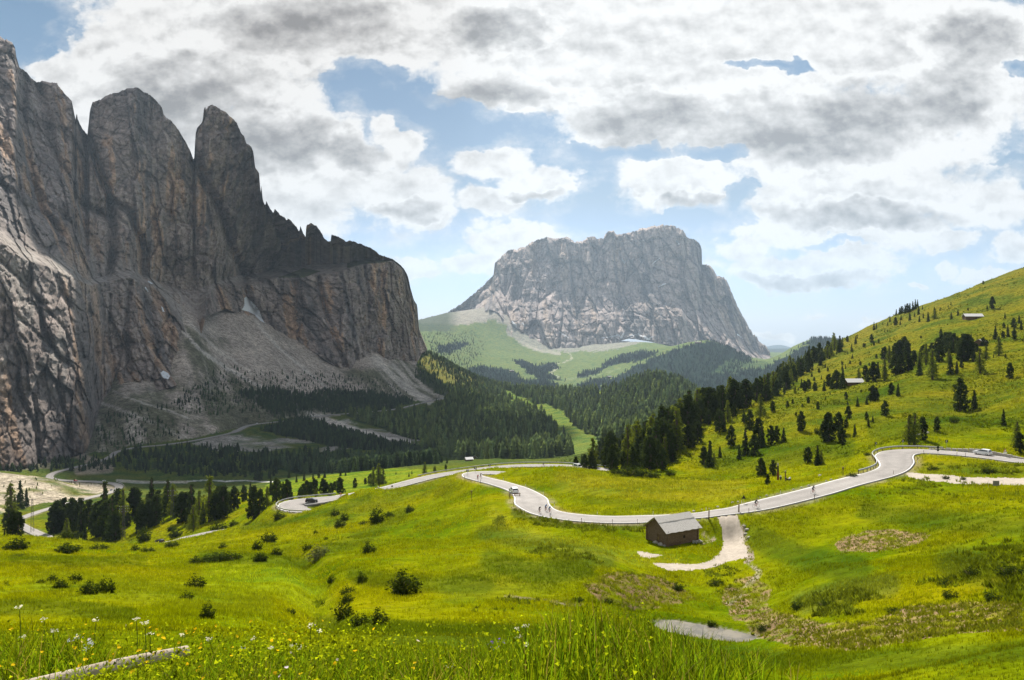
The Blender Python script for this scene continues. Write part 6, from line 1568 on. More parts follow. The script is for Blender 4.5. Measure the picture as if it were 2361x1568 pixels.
x, y, g = bank(1050, 51); u_ = CX + F * x / y; k = (u_ > -100) & (u_ < 1250) & (g.random(len(x)) < np.exp(-((u_ - 350) / 420) ** 2))
x, y = x[k], y[k]; pts = np.stack([x, y, gz(x, y) + g.uniform(0.28, 0.58, len(x))], 1)
col = np.array([[0.75, 0.50, 0.015]]) * g.uniform(0.8, 1.15, (len(x), 1)); w_ = g.random(len(x)) < 0.12; col[w_] = (0.65, 0.55, 0.62)
V, Fc, cc_ = discs(pts, g.uniform(0.012, 0.021, len(x)), col, 52)
petal = mat_leaf('petals', (0, 0, 0), 0.35, var=0.1, attr=True)
o = link('flowers', mesh_np('flowers', V, Fc, {'alb': cc_}, smooth=False), petal); o['kind'] = 'stuff'; o['label'] = 'small yellow and mauve blossoms dotted through the grass of the bank'
V, Fc = [], []
# white, violet and pale blue flowers that stand out one by one
def flower(u, vtop, Y, kind, i):
    x = (u - CX) / F * Y; zt = -(vtop - HV) / F * Y; z0 = float(gz(x, Y)[0]); hs = max(0.12, zt - z0)
    g = np.random.default_rng(900 + i)
    root = bpy.data.objects.new({'w': 'white_flower', 'v': 'bellflower', 'b': 'pale_flower'}[kind], None); C.objects.link(root); root.location = (x, Y, z0); root.empty_display_size = 0.05
    n = 5; r_ = 0.004
    lean = g.normal(size=2) * 0.03
    V = []
    for k in range(n + 1):
        q = k / n
        for j in range(4): V.append((lean[0] * q * q + r_ * math.cos(j * math.pi / 2), lean[1] * q * q + r_ * math.sin(j * math.pi / 2), hs * q - 0.03))
    Fs = [(4 * k + j, 4 * k + (j + 1) % 4, 4 * k + 4 + (j + 1) % 4, 4 * k + 4 + j) for k in range(n) for j in range(4)]
    link('stem', mesh_np('stem', np.array(V), np.array(Fs)), stem_mat, root)
    top = np.array((lean[0], lean[1], hs))
    m_ = 16 if kind != 'v' else 5
    sp = {'w': 0.026, 'v': 0.04, 'b': 0.036}[kind]
    pts = top + g.normal(size=(m_, 3)) * np.array((sp, sp, sp * 0.35)) * 0.7
    c = {'w': (0.80, 0.78, 0.72), 'v': (0.22, 0.12, 0.62), 'b': (0.62, 0.66, 0.82)}[kind]
    V, Fc, cc_ = discs(pts, {'w': 0.010, 'v': 0.014, 'b': 0.011}[kind], np.array([c]) * np.ones((m_, 1)), 950 + i, 0.35)
    link('blossom', mesh_np('blossom', V, Fc, {'alb': cc_}, smooth=False), petal, root)
    return root
stem_mat = simple('flower stems', (0.08, 0.12, 0.02), 0.8, 0.1)
FL = [(100, 1435, 'w'), (62, 1474, 'w'), (120, 1465, 'w'), (215, 1438, 'w'), (318, 1436, 'w'), (338, 1440, 'w'), (345, 1466, 'w'), (405, 1478, 'w'), (500, 1480, 'w'), (592, 1480, 'w'), (712, 1448, 'w'), (733, 1468, 'w'), (620, 1500, 'w'), (690, 1500, 'w'), (665, 1498, 'w'), (1190, 1455, 'w'), (1212, 1452, 'w'), (1202, 1475, 'w'), (1222, 1490, 'w'),
      (170, 1485, 'b'), (185, 1478, 'b'), (196, 1492, 'b'), (205, 1500, 'b'), (1130, 1492, 'v'), (1150, 1488, 'v'), (1148, 1505, 'v'), (838, 1545, 'v'), (50, 1405, 'w'), (1052, 1560, 'w'), (560, 1500, 'b'), (862, 1525, 'v')]
fl = sorted([(u if u < 1300 else u, v, k) for u, v, k in FL])
tot = defaultdict(list)
for i, (u, v, k) in enumerate(fl):
    r = flower(u, v - 8, 7.6 + 1.6 * ((i * 37) % 10) / 10, k, i); tot[k].append(r)
for k, nm in (('w', 'white flower head'), ('b', 'pale blue flower head'), ('v', 'violet bellflower')):
    lst = tot[k]; n = len(lst)
    words = ORD + ['thirteenth from the left', 'fourteenth from the left', 'fifteenth from the left', 'sixteenth from the left', 'seventeenth from the left', 'eighteenth from the left', 'nineteenth from the left', 'twentieth from the left', 'twenty first from the left', 'twenty second from the left', 'twenty third from the left', 'twenty fourth from the left']
    for i, r in enumerate(lst):
        r['label'] = '%s in the grass of the front bank, %s' % (nm, 'rightmost' if i == n - 1 else words[min(i, len(words) - 1)]); r['category'] = 'flower'; r['group'] = nm + 's on the bank'
# the weathered log in the grass
def log_mesh(A, B, r0, r1, seed, name='log', ns=14, nl=26):
    g = np.random.default_rng(seed)
    A, B = np.array(A), np.array(B); ax = (B - A); L_ = np.linalg.norm(ax); ax /= L_
    s1 = np.cross(ax, (0, 0, 1)); s1 /= np.linalg.norm(s1); s2 = np.cross(s1, ax)
    V = []
    for i in range(nl + 1):
        q = i / nl; rr = r0 + (r1 - r0) * q
        c = A + ax * L_ * q + s2 * 0.01 * math.sin(q * 7 + seed) + s1 * 0.012 * math.sin(q * 4.3)
        for k in range(ns):
            a = 2 * math.pi * k / ns; r_ = rr * (1 + 0.07 * math.sin(3 * a + seed) + 0.05 * math.sin(5 * a + q * 3))
            V.append(c + (s1 * math.cos(a) + s2 * math.sin(a)) * r_)
    V.append(A); V.append(B); V = np.array(V)
    Fs = [(i * ns + k, i * ns + (k + 1) % ns, (i + 1) * ns + (k + 1) % ns, (i + 1) * ns + k) for i in range(nl) for k in range(ns)]
    Fs += [(len(V) - 2, (k + 1) % ns, k, k) for k in range(ns)] + [(len(V) - 1, nl * ns + k, nl * ns + (k + 1) % ns, nl * ns + (k + 1) % ns) for k in range(ns)]
    me = bpy.data.meshes.new(name); me.from_pydata([tuple(v) for v in V], [], [tuple(dict.fromkeys(f)) for f in Fs]); me.update()
    for p_ in me.polygons: p_.use_smooth = True
    return me
wood_mat = bpy.data.materials.new('weathered timber'); wood_mat.use_nodes = True
def wood_nodes(m, c0, c1, ax=(14, 14, 1.2), sc=2.0):
    m.use_nodes = True
    t = NT(m.node_tree); b = t.n['Principled BSDF']; tc = t.new('ShaderNodeTexCoord').outputs['Object']
    n = t.noise(t.scale(tc, ax), sc, 5, 0.65)
    t.l.new(t.mix(t.rng(n, 0.3, 0.7), c0, c1), b.inputs['Base Color']); b.inputs['Roughness'].default_value = 0.85; b.inputs['Specular IOR Level'].default_value = 0.2
    bp = t.new('ShaderNodeBump'); bp.inputs['Strength'].default_value = 0.5; bp.inputs['Distance'].default_value = 0.02; t.l.new(n, bp.inputs['Height']); t.l.new(bp.outputs[0], b.inputs['Normal'])
    return m
wood_nodes(wood_mat, (0.30, 0.235, 0.17), (0.52, 0.44, 0.35), (3, 3, 14), 2.0)
tag(link('log', log_mesh(LOG0, LOGB, 0.085, 0.055, 3), wood_mat), 'long weathered pale log lying in the flowery grass of the front bank', 'log')

# ------------------------------------------------------------------ small mesh kit
class MB:
    def __init__(s): s.v = []; s.f = []; s.m = []
    def add(s, V, Fs, mi=0):
        b = len(s.v); s.v += [tuple(map(float, q)) for q in V]; s.f += [tuple(b + i for i in f) for f in Fs]; s.m += [mi] * len(Fs); return s
    def box(s, cx, cy, cz, dx, dy, dz, rz=0.0, mi=0, M=None):
        c, s_ = math.cos(rz), math.sin(rz); V = []
        for k in range(8):
            x, y, z = (dx / 2 if k & 1 else -dx / 2), (dy / 2 if k & 2 else -dy / 2), (dz / 2 if k & 4 else -dz / 2)
            p = Vector((x * c - y * s_ + cx, x * s_ + y * c + cy, z + cz))
            V.append(M @ p if M else p)
        return s.add(V, [(0, 2, 3, 1), (4, 5, 7, 6), (0, 1, 5, 4), (2, 6, 7, 3), (0, 4, 6, 2), (1, 3, 7, 5)], mi)
    def tube(s, A, B, r0, r1=None, n=8, mi=0, cap=True):
        r1 = r0 if r1 is None else r1
        A, B = Vector(A), Vector(B); ax = (B - A).normalized()
        u_ = ax.cross(Vector((0, 0, 1)) if abs(ax.z) < 0.95 else Vector((1, 0, 0))).normalized(); w_ = ax.cross(u_)
        V = [A + (u_ * math.cos(2 * math.pi * k / n) + w_ * math.sin(2 * math.pi * k / n)) * r0 for k in range(n)] + [B + (u_ * math.cos(2 * math.pi * k / n) + w_ * math.sin(2 * math.pi * k / n)) * r1 for k in range(n)]
        Fs = [(k, (k + 1) % n, n + (k + 1) % n, n + k) for k in range(n)]
        if cap: Fs += [tuple(range(n))[::-1], tuple(range(n, 2 * n))]
        return s.add(V, Fs, mi)
    def ring(s, c, ax, R_, r, n=18, m_=6, mi=0):
        c, ax = Vector(c), Vector(ax).normalized(); u_ = ax.cross(Vector((0, 0, 1)) if abs(ax.z) < 0.9 else Vector((1, 0, 0))).normalized(); w_ = ax.cross(u_)
        V = []
        for i in range(n):
            a = 2 * math.pi * i / n; d = u_ * math.cos(a) + w_ * math.sin(a)
            for j in range(m_):
                b = 2 * math.pi * j / m_; V.append(c + d * (R_ + r * math.cos(b)) + ax * r * math.sin(b))
        return s.add(V, [(i * m_ + j, ((i + 1) % n) * m_ + j, ((i + 1) % n) * m_ + (j + 1) % m_, i * m_ + (j + 1) % m_) for i in range(n) for j in range(m_)], mi)
    def prism(s, pts, y0, y1, mi=0):
        """profile in x, z pushed from y0 to y1"""
        n = len(pts)
        return s.add([(x, y0, z) for x, z in pts] + [(x, y1, z) for x, z in pts], [tuple(range(n)), tuple(range(n, 2 * n))[::-1]] + [(k, n + k, n + (k + 1) % n, (k + 1) % n) for k in range(n)], mi)
    def mesh(s, name, mats, smooth=False):
        me = bpy.data.meshes.new(name); me.from_pydata(s.v, [], s.f); me.update()
        bm = bmesh.new(); bm.from_mesh(me); bmesh.ops.recalc_face_normals(bm, faces=bm.faces); bm.to_mesh(me); bm.free()
        for m_ in (mats if isinstance(mats, (list, tuple)) else [mats]): me.materials.append(m_)
        me.polygons.foreach_set('material_index', s.m)
        if smooth: me.polygons.foreach_set('use_smooth', [True] * len(s.f))
        return me
    def put(s, name, mats, parent=None, smooth=False, loc=None, rot=None):
        return link(name, s.mesh(name, mats, smooth), None, parent, loc, rot)
def empty(name, loc, rz=0.0, label=None, cat=None, group=None):
    o = bpy.data.objects.new(name, None); C.objects.link(o); o.location = tuple(map(float, loc)); o.rotation_euler = (0, 0, rz); o.empty_display_size = 0.3
    if label: tag(o, label, cat, group)
    return o
def dup(o, loc=None, rz=None, label=None, scale=None, parent=None):
    c = o.copy(); C.objects.link(c)
    if parent is not None: c.parent = parent
    if loc is not None: c.location = tuple(map(float, loc))
    if rz is not None: c.rotation_euler = (0, 0, rz)
    if scale is not None: c.scale = (scale,) * 3
    if label: c['label'] = label
    for ch in list(o.children): dup(ch, parent=c)
    return c
def road_at(u, v, z_hint=None):
    """nearest road centre sample to a point of the photograph, among the stretches seen there"""
    pu = CX + F * rs[:, 0] / rs[:, 1]; pv = HV - F * rs[:, 2] / rs[:, 1]
    return int(np.argmin((pu - u) ** 2 + ((pv - v) * 2.2) ** 2))
def on_road(u, v):
    """the point of the road surface seen at (u, v), with the heading of the road there"""
    k = road_at(u, v); z = rs[k, 2]
    for _ in range(3):
        Y = zY(v, z); X = (u - CX) / F * Y
        k2 = int(np.argmin(np.hypot(rs[:, 0] - X, rs[:, 1] - Y) + np.where(np.abs(rs[:, 2] - z) > 3, 50, 0))); z = rs[k2, 2]
    return np.array((X, Y, z + 0.02)), math.atan2(tn[k2, 1], tn[k2, 0]), k2

dark_log = wood_nodes(bpy.data.materials.new('dark old logs'), (0.08, 0.05, 0.03), (0.30, 0.205, 0.13), (2, 2, 9), 2.2)
grey_board = wood_nodes(bpy.data.materials.new('silvered roof boards'), (0.42, 0.39, 0.365), (0.68, 0.64, 0.60), (1.3, 7, 1.3), 3.0)
brown_w = simple('brown timber', (0.16, 0.10, 0.06), 0.85, 0.2, var=0.25, vscale=5)
stone = simple('pale limestone', (0.42, 0.39, 0.35), 0.95, 0.1, var=0.25, vscale=3, bump=0.6)
steel = simple('galvanised steel', (0.38, 0.38, 0.37), 0.45, 0.5, 0.6); black = simple('black', (0.015, 0.015, 0.017), 0.5, 0.3)
white = simple('white plastic', (0.75, 0.75, 0.74), 0.5, 0.4); red = simple('red', (0.45, 0.03, 0.025), 0.5, 0.4)
rust = simple('brown weathered rail', (0.13, 0.09, 0.065), 0.85, 0.2, var=0.2, vscale=3)
glass_d = simple('dark window glass', (0.02, 0.025, 0.03), 0.08, 0.6); rubber = simple('tyre rubber', (0.02, 0.02, 0.02), 0.8, 0.2)
chrome = simple('alloy', (0.5, 0.5, 0.52), 0.3, 0.6, 0.7); lampc = simple('lamp glass', (0.7, 0.7, 0.68), 0.15, 0.6); redl = simple('red lamp glass', (0.4, 0.01, 0.01), 0.2, 0.6)

# ------------------------------------------------------------------ the log barn
def barn():
    r = empty('log_barn', BC, R(30), 'old dark log barn with silvered board roof standing below the road by the gravel path', 'barn')
    L_, W_, H_, RG = 7.35, 5.7, 2.75, 4.65
    n = 11; d = H_ / n
    def logwall(a, b, z0, z1, skip=None, ext=0.28):
        m_ = MB(); a, b = Vector(a), Vector(b); ax = (b - a).normalized(); k = 0; z = z0 + d / 2
        while z < z1:
            wob = 0.012 * math.sin(k * 7.1)
            segs = [(a - ax * (ext + 0.06 * math.sin(k * 3.3)), b + ax * (ext + 0.06 * math.cos(k * 2.1)))]
            if skip and skip[2] < z < skip[3]: segs = [(segs[0][0], a + ax * skip[0]), (a + ax * skip[1], segs[0][1])]
            for p, q in segs: m_.tube(Vector((p.x, p.y, z + wob)), Vector((q.x, q.y, z - wob)), d * 0.54, d * 0.50, 8)
            z += d; k += 1
        return m_
    # long wall facing the viewer, with a small shutter hole; gable wall with the door
    logwall((0, 0, 0), (L_, 0, 0), 0, H_, (3.75, 4.25, 0.95, 1.5)).put('wall', dark_log, r)
    logwall((0, W_, 0), (L_, W_, 0), 0, H_).put('wall', dark_log, r)
    for x, sk in ((0.0, (1.7, 2.75, 0.0, 1.75)), (L_, None)):
        m_ = logwall((x, 0, 0), (x, W_, 0), 0.0, H_ + 0.02, sk)
        z = H_ + d / 2
        while z < RG - 0.2:                                     # gable triangle
            q = (z - H_) / (RG - H_) * W_ / 2
            m_.tube((x, q, z), (x, W_ - q, z), d * 0.52, d * 0.52, 8); z += d
        m_.put('wall', dark_log, r)
    dm = MB()
    for k in range(5): dm.box(0.02, 1.82 + k * 0.205, 0.86, 0.06, 0.19, 1.68)
    dr = dm.put('door', brown_w, r); MB().box(-0.05, 2.5, 0.95, 0.05, 0.16, 0.5).put('door_panel', simple('ochre board', (0.32, 0.22, 0.06), 0.8, 0.2), dr)
    fm = MB(); fm.box(-0.03, 1.68, 0.88, 0.2, 0.10, 1.8).box(-0.03, 2.80, 0.88, 0.2, 0.10, 1.8).box(-0.03, 2.24, 1.82, 0.2, 1.3, 0.10); fm.put('door_frame', dark_log, r)
    MB().box(4.0, 0.06, 1.22, 0.5, 0.04, 0.55).put('window', black, r)
    # two roof slopes, each in two courses of boards, the upper over the lower
    ov, oe = 0.75, 0.55; th = math.atan2(RG - H_, W_ / 2)
    for sgn, y0 in ((1, 0.0), (-1, W_)):
        m_ = MB(); run = W_ / 2 + oe; nb = 34; bw = (L_ + 2 * ov) / nb
        for c_, (q0, q1, up) in enumerate(((0.0, 0.70, 0.0), (0.63, 1.0, 0.075))):
            for k in range(nb):
                x = -ov + (k + 0.5) * bw; jz = 0.012 * math.sin(k * 12.9 + c_ * 4) ; je = 0.04 * math.sin(k * 5.3 + c_)
                ya, yb = -oe + run * q0 + (je if c_ == 0 else je * 0.6), -oe + run * q1
                za, zb = H_ + 0.12 + ya * math.tan(th) + up + jz, H_ + 0.12 + yb * math.tan(th) + up + jz
                if sgn < 0: ya, yb = W_ - ya, W_ - yb
                t_ = 0.035
                m_.add([(x - bw * .47, ya, za), (x + bw * .47, ya, za), (x + bw * .47, yb, zb), (x - bw * .47, yb, zb), (x - bw * .47, ya, za + t_), (x + bw * .47, ya, za + t_), (x + bw * .47, yb, zb + t_), (x - bw * .47, yb, zb + t_)],
                       [(0, 1, 2, 3), (4, 7, 6, 5), (0, 4, 5, 1), (1, 5, 6, 2), (2, 6, 7, 3), (3, 7, 4, 0)])
        m_.put('roof_slope', grey_board, r)
    m_ = MB()
    for y, z in ((-0.35, H_ - 0.30), (W_ * 0.25, H_ + (RG - H_) * .5 - 0.06), (W_ / 2, RG - 0.08), (W_ * 0.75, H_ + (RG - H_) * .5 - 0.06), (W_ + 0.35, H_ - 0.30)): m_.tube((-0.6, y, z), (L_ + 0.6, y, z), 0.09)
    m_.put('purlin', dark_log, r)
    m_ = MB(); g = random.Random(4)
    for k in range(34):
        q = k / 34 * 2 * (L_ + W_)
        x, y = (q, 0) if q < L_ else (L_, q - L_) if q < L_ + W_ else (2 * L_ + W_ - q, W_) if q < 2 * L_ + W_ else (0, 2 * (L_ + W_) - q)
        m_.box(x, y, -0.32, g.uniform(0.35, 0.6), g.uniform(0.3, 0.5), g.uniform(0.4, 0.5), g.uniform(0, 3))
    m_.put('stone_base', stone, r)
    return r
barn()
def Bp(x, y, z=0.0):
    c, s_ = math.cos(R(30)), math.sin(R(30)); X = BC[0] + x * c - y * s_; Y = BC[1] + x * s_ + y * c
    return (X, Y, float(gz(X, Y)[0]) + z)
def rock_mesh(seed, n=2, name='rock', sq=0.7):
    bm = bmesh.new(); bmesh.ops.create_icosphere(bm, subdivisions=n, radius=1)
    g = np.random.default_rng(seed); pl = g.normal(size=(7, 3)); pl /= np.linalg.norm(pl, axis=1)[:, None]; dd_ = g.uniform(0.55, 0.9, 7)
    for v in bm.verts:
        p = np.array(v.co)
        for a, b in zip(pl, dd_):
            e = p @ a - b
            if e > 0: p = p - a * e
        p = p * (1 + 0.12 * math.sin(p[0] * 5 + seed) * math.cos(p[1] * 4)); v.co = (p[0], p[1] * 0.85, p[2] * sq)
    me = bpy.data.meshes.new(name); bm.to_mesh(me); bm.free(); me.materials.append(stone); return me
ROCKM = [rock_mesh(s_) for s_ in range(4)]
def rock(p, r_, label, group=None):
    o = link('rock', rnd.choice(ROCKM), None, None, (p[0], p[1], p[2] + r_ * 0.15), (0, 0, rnd.uniform(0, 6))); o.scale = (r_,) * 3
    tag(o, label, 'rock', group); return o
rock(Bp(-0.35, 2.9), 0.55, 'grey boulder on the ground left of the barn door'); rock(Bp(-0.45, 1.35), 0.6, 'long grey boulder at the door side corner of the barn'); rock(Bp(-0.3, 0.4), 0.35, 'small stone at the front corner of the barn')
# trestle and rubble in front of the long wall
m_ = MB()
for x in (0, 0.9, 1.8): m_.tube((x, 0, 0), (x - 0.1, 0, 0.75), 0.035).tube((x, 0.5, 0), (x - 0.1, 0.35, 0.75), 0.035)
m_.tube((-0.2, 0.2, 0.62), (2.1, 0.2, 0.62), 0.04)
o = m_.put('trestle', brown_w, None, loc=Bp(0.8, -0.75), rot=(0, 0, R(30))); tag(o, 'low grey wooden trestle standing in the shade of the barn', 'trestle')
m_ = MB(); g = random.Random(9)
for k in range(30): m_.box(g.uniform(-0.9, 0.9), g.uniform(-0.5, 0.5), 0.1 + 0.35 * (1 - abs(g.uniform(-1, 1))) * g.random(), g.uniform(.2, .5), g.uniform(.15, .35), g.uniform(.12, .3), g.uniform(0, 3))
o = m_.put('rubble_heap', stone, None, loc=Bp(6.6, -0.8), rot=(0, 0, R(20))); tag(o, 'heap of stones and rubble against the right end of the barn', 'rubble heap')
m_ = MB(); g = random.Random(2)
for k in range(5): m_.tube((g.uniform(-1.6, -1.2), g.uniform(-.3, .3), 0.08 + 0.06 * k), (g.uniform(1.2, 1.8), g.uniform(-.4, .4), 0.1 + 0.07 * k), 0.055, 0.04)
p = hit(1609, 1207, 130); o = m_.put('timber_pile', wood_mat, None, loc=p, rot=(0, 0, R(28))); tag(o, 'loose pale poles piled behind the barn beside the road', 'timber pile')

# ------------------------------------------------------------------ huts on the hills and in the valley
def hut(u, v, Lm, Wm, Hm, rz, label, roofc, ymin=200, name='hay_hut', rise=0.35, windows=0, chimney=False):
    p = hit(u, v, ymin)
    if p is None: return
    r = empty(name, (p[0], p[1], p[2] - 0.2), rz, label, 'hut' if name == 'hay_hut' else 'building')
    m_ = MB(); m_.box(0, 0, Hm / 2, Lm, Wm, Hm)
    rg = Wm / 2 * rise * 1.6
    for x in (-Lm / 2, Lm / 2 - 0.12): m_.add([(x, -Wm / 2, Hm), (x, Wm / 2, Hm), (x, 0, Hm + rg), (x + 0.12, -Wm / 2, Hm), (x + 0.12, Wm / 2, Hm), (x + 0.12, 0, Hm + rg)], [(0, 1, 2), (3, 5, 4), (0, 2, 5, 3), (1, 4, 5, 2)])
    k = int(Hm / 0.3)
    for j in range(k): m_.box(0, -Wm / 2 - 0.03, 0.15 + j * Hm / k, Lm + 0.1, 0.08, 0.16)
    m_.put('wall', brown_w, r)
    o_ = 0.6
    for sg in (1, -1):
        MB().add([(-Lm / 2 - o_, sg * (Wm / 2 + o_), Hm - o_ * rg / (Wm / 2)), (Lm / 2 + o_, sg * (Wm / 2 + o_), Hm - o_ * rg / (Wm / 2)), (Lm / 2 + o_, 0, Hm + rg + 0.05), (-Lm / 2 - o_, 0, Hm + rg + 0.05),
                  (-Lm / 2 - o_, sg * (Wm / 2 + o_), Hm - o_ * rg / (Wm / 2) + 0.14), (Lm / 2 + o_, sg * (Wm / 2 + o_), Hm - o_ * rg / (Wm / 2) + 0.14), (Lm / 2 + o_, 0, Hm + rg + 0.2), (-Lm / 2 - o_, 0, Hm + rg + 0.2)],
                 [(0, 1, 2, 3), (4, 7, 6, 5), (0, 4, 5, 1), (1, 5, 6, 2), (2, 6, 7, 3), (3, 7, 4, 0)]).put('roof_slope', roofc, r)
    MB().box(Lm * 0.1, -Wm / 2 - 0.08, 0.95, 0.9, 0.08, 1.9).put('door', black, r)
    for j in range(windows): MB().box(-Lm / 2 + (j + 0.7) * Lm / (windows + 0.4), -Wm / 2 - 0.09, Hm * 0.62, 0.9, 0.06, 0.9).put('window', glass_d, r)
    if chimney: MB().box(Lm * 0.2, 0.5, Hm + rg + 0.4, 0.7, 0.7, 1.6).put('chimney', stone, r)
    return r
palest = simple('pale tin roof', (0.62, 0.60, 0.58), 0.6, 0.3); tile = simple('grey shingle roof', (0.33, 0.31, 0.29), 0.8, 0.2)
hut(1968, 888, 9.0, 5.5, 2.2, R(4), 'small dark hut with bright pale roof at the lower edge of the slope wood', palest, 300)
hut(2243, 737, 13.0, 6.5, 3.0, R(-8), 'long wooden hut with pale roof alone high on the open slope', palest, 380)
hut(2262, 796, 7.0, 5.0, 2.4, R(40), 'dark wooden hut half hidden by pines on the slope', tile, 330)
hut(1081, 1063, 7.0, 5.5, 2.4, R(20), 'pale roofed hay hut on the shaded valley meadow, the left of two', palest, 420)
hut(1101, 1058, 7.5, 5.5, 2.8, R(50), 'pale roofed hay hut on the shaded valley meadow, the right of two', palest, 420)
hut(1895, 780, 55, 24, 14, R(5), 'summit station building on the far right ridge', tile, 3500, 'cable_car_station', 0.25, 6)
hut(1610, 792, 40, 18, 8, R(0), 'low building on the crest of the far wooded knoll', tile, 3500, 'mountain_lodge', 0.3, 5)
hut(1180, 858, 30, 16, 9, R(10), 'far valley house among dark woods on the left of the green slope', tile, 3200, 'mountain_lodge', 0.35, 4)
hut(1275, 898, 60, 18, 9, R(0), 'long far valley station building at the foot of the ski slope', palest, 3000, 'valley_station', 0.2, 6)
hut(1405, 871, 26, 14, 7, R(-6), 'far farmhouse on the pale green slope', tile, 3200, 'mountain_lodge', 0.35, 4)

# ------------------------------------------------------------------ guard rails
def rail(k0, k1, side, label, name='guardrail', wood_=False, off=0.45):
    r = empty(name, rs[k0] + np.array((0, 0, 0)), 0, label, 'guardrail')
    idx = list(range(k0, k1, 1)); pts = []
    for k in idx:
        a = side * (road_hw[k] + off); pts.append(np.array((rs[k, 0] + nn[k, 0] * a, rs[k, 1] + nn[k, 1] * a, rs[k, 2])) - rs[k0])
    m_ = MB()
    prof = [(-0.03, 0.50), (0.05, 0.56), (-0.03, 0.64), (0.05, 0.72), (-0.03, 0.80), (-0.07, 0.80), (-0.07, 0.50)]
    V = []; 
    for j, p in enumerate(pts):
        nx, ny = nn[idx[j], 0] * side, nn[idx[j], 1] * side
        for a, z in prof: V.append((p[0] - nx * a, p[1] - ny * a, p[2] + z))
    np_ = len(prof)
    m_.add(V, [(i * np_ + j, i * np_ + (j + 1) % np_, (i + 1) * np_ + (j + 1) % np_, (i + 1) * np_ + j) for i in range(len(pts) - 1) for j in range(np_)])
    m_.put('rail', rust if wood_ else steel, r)
    tp = MB()
    for j in range(len(pts) - 1): tp.tube(pts[j] + np.array((nn[idx[j], 0] * side * .06, nn[idx[j], 1] * side * .06, 0.84)), pts[j + 1] + np.array((nn[idx[j + 1], 0] * side * .06, nn[idx[j + 1], 1] * side * .06, 0.84)), 0.06, None, 6, cap=False)
    tp.put('top_rail', MATS['white road paint'] if not wood_ else wood_mat, r)
    st = max(2, int(math.ceil(len(pts) / 90)))
    for j in range(0, len(pts), st):
        p = pts[j] + np.array((nn[idx[j], 0], nn[idx[j], 1], 0)) * side * 0.14
        MB().box(0, 0, 0.2, 0.12, 0.12, 1.2).put('post', rust, r, loc=tuple(p))
    return r
def K(u, v): return road_at(u, v)
# side +1 is to the left of the direction of travel away from the right edge
ka, kb = K(2165, 1041), K(2010, 1098)
rail(min(ka, kb), max(ka, kb), -1, 'grey guardrail round the outside of the sharp bend at the right')
ka, kb = K(1395, 1084), K(970, 1105)
rail(min(ka, kb), max(ka, kb), -1, 'long guardrail on the valley side of the road loop behind the hillock')
ka, kb = K(775, 1147), K(688, 1162)
rail(min(ka, kb), min(max(ka, kb) + 26, len(rs) - 1), -1, 'brown guardrail round the hairpin above the stone wall at left')
ka, kb = K(262, 1115), K(262, 1138)
rail(min(ka, kb), max(ka, kb), -1, 'guardrail round the far valley hairpin')

# ------------------------------------------------------------------ walls of stone
def stone_wall(k0, k1, side, h, label, up=True, off=0.8):
    r0 = rs[k0]; m_ = MB(); g = random.Random(k0); step = 0
    for k in range(k0, k1):
        a = side * (road_hw[k] + off)
        x, y = rs[k, 0] + nn[k, 0] * a, rs[k, 1] + nn[k, 1] * a
        zt = rs[k, 2] + (h * min(1, (k - k0 + 2) / 12, (k1 - k + 1) / 12) if up else -0.05)
        zb = (rs[k, 2] - 0.3) if up else min(float(gz(x + nn[k, 0] * side * 2, y + nn[k, 1] * side * 2)[0]), rs[k, 2] - h) - 0.8
        z = zb; an = math.atan2(tn[k, 1], tn[k, 0])
        while z < zt:
            hh = g.uniform(0.28, 0.5)
            if z + hh > zt: hh = max(0.12, zt - z)
            for e in (-0.3, 0.3):
                m_.box(x - r0[0] + tn[k, 0] * e + nn[k, 0] * side * g.uniform(-.05, .1), y - r0[1] + tn[k, 1] * e + nn[k, 1] * side * g.uniform(-.05, .1), z + hh / 2 - r0[2], g.uniform(.5, .66), g.uniform(.45, .6), hh * 0.95, an)
            z += hh
    o = m_.put('stone_wall', stone, None, loc=tuple(r0)); tag(o, label, 'wall'); return o
ka, kb = K(2135, 1041), K(2335, 1061)
k0_, k1_ = min(ka, kb), max(ka, kb); stone_wall(k0_, k1_, -1, 1.3, 'low dry stone wall along the uphill side of the road behind the white car')
ka = K(715, 1156); stone_wall(ka, ka + 34, -1, 2.5, 'tall stone retaining wall carrying the hairpin bend at left', up=False, off=0.1)

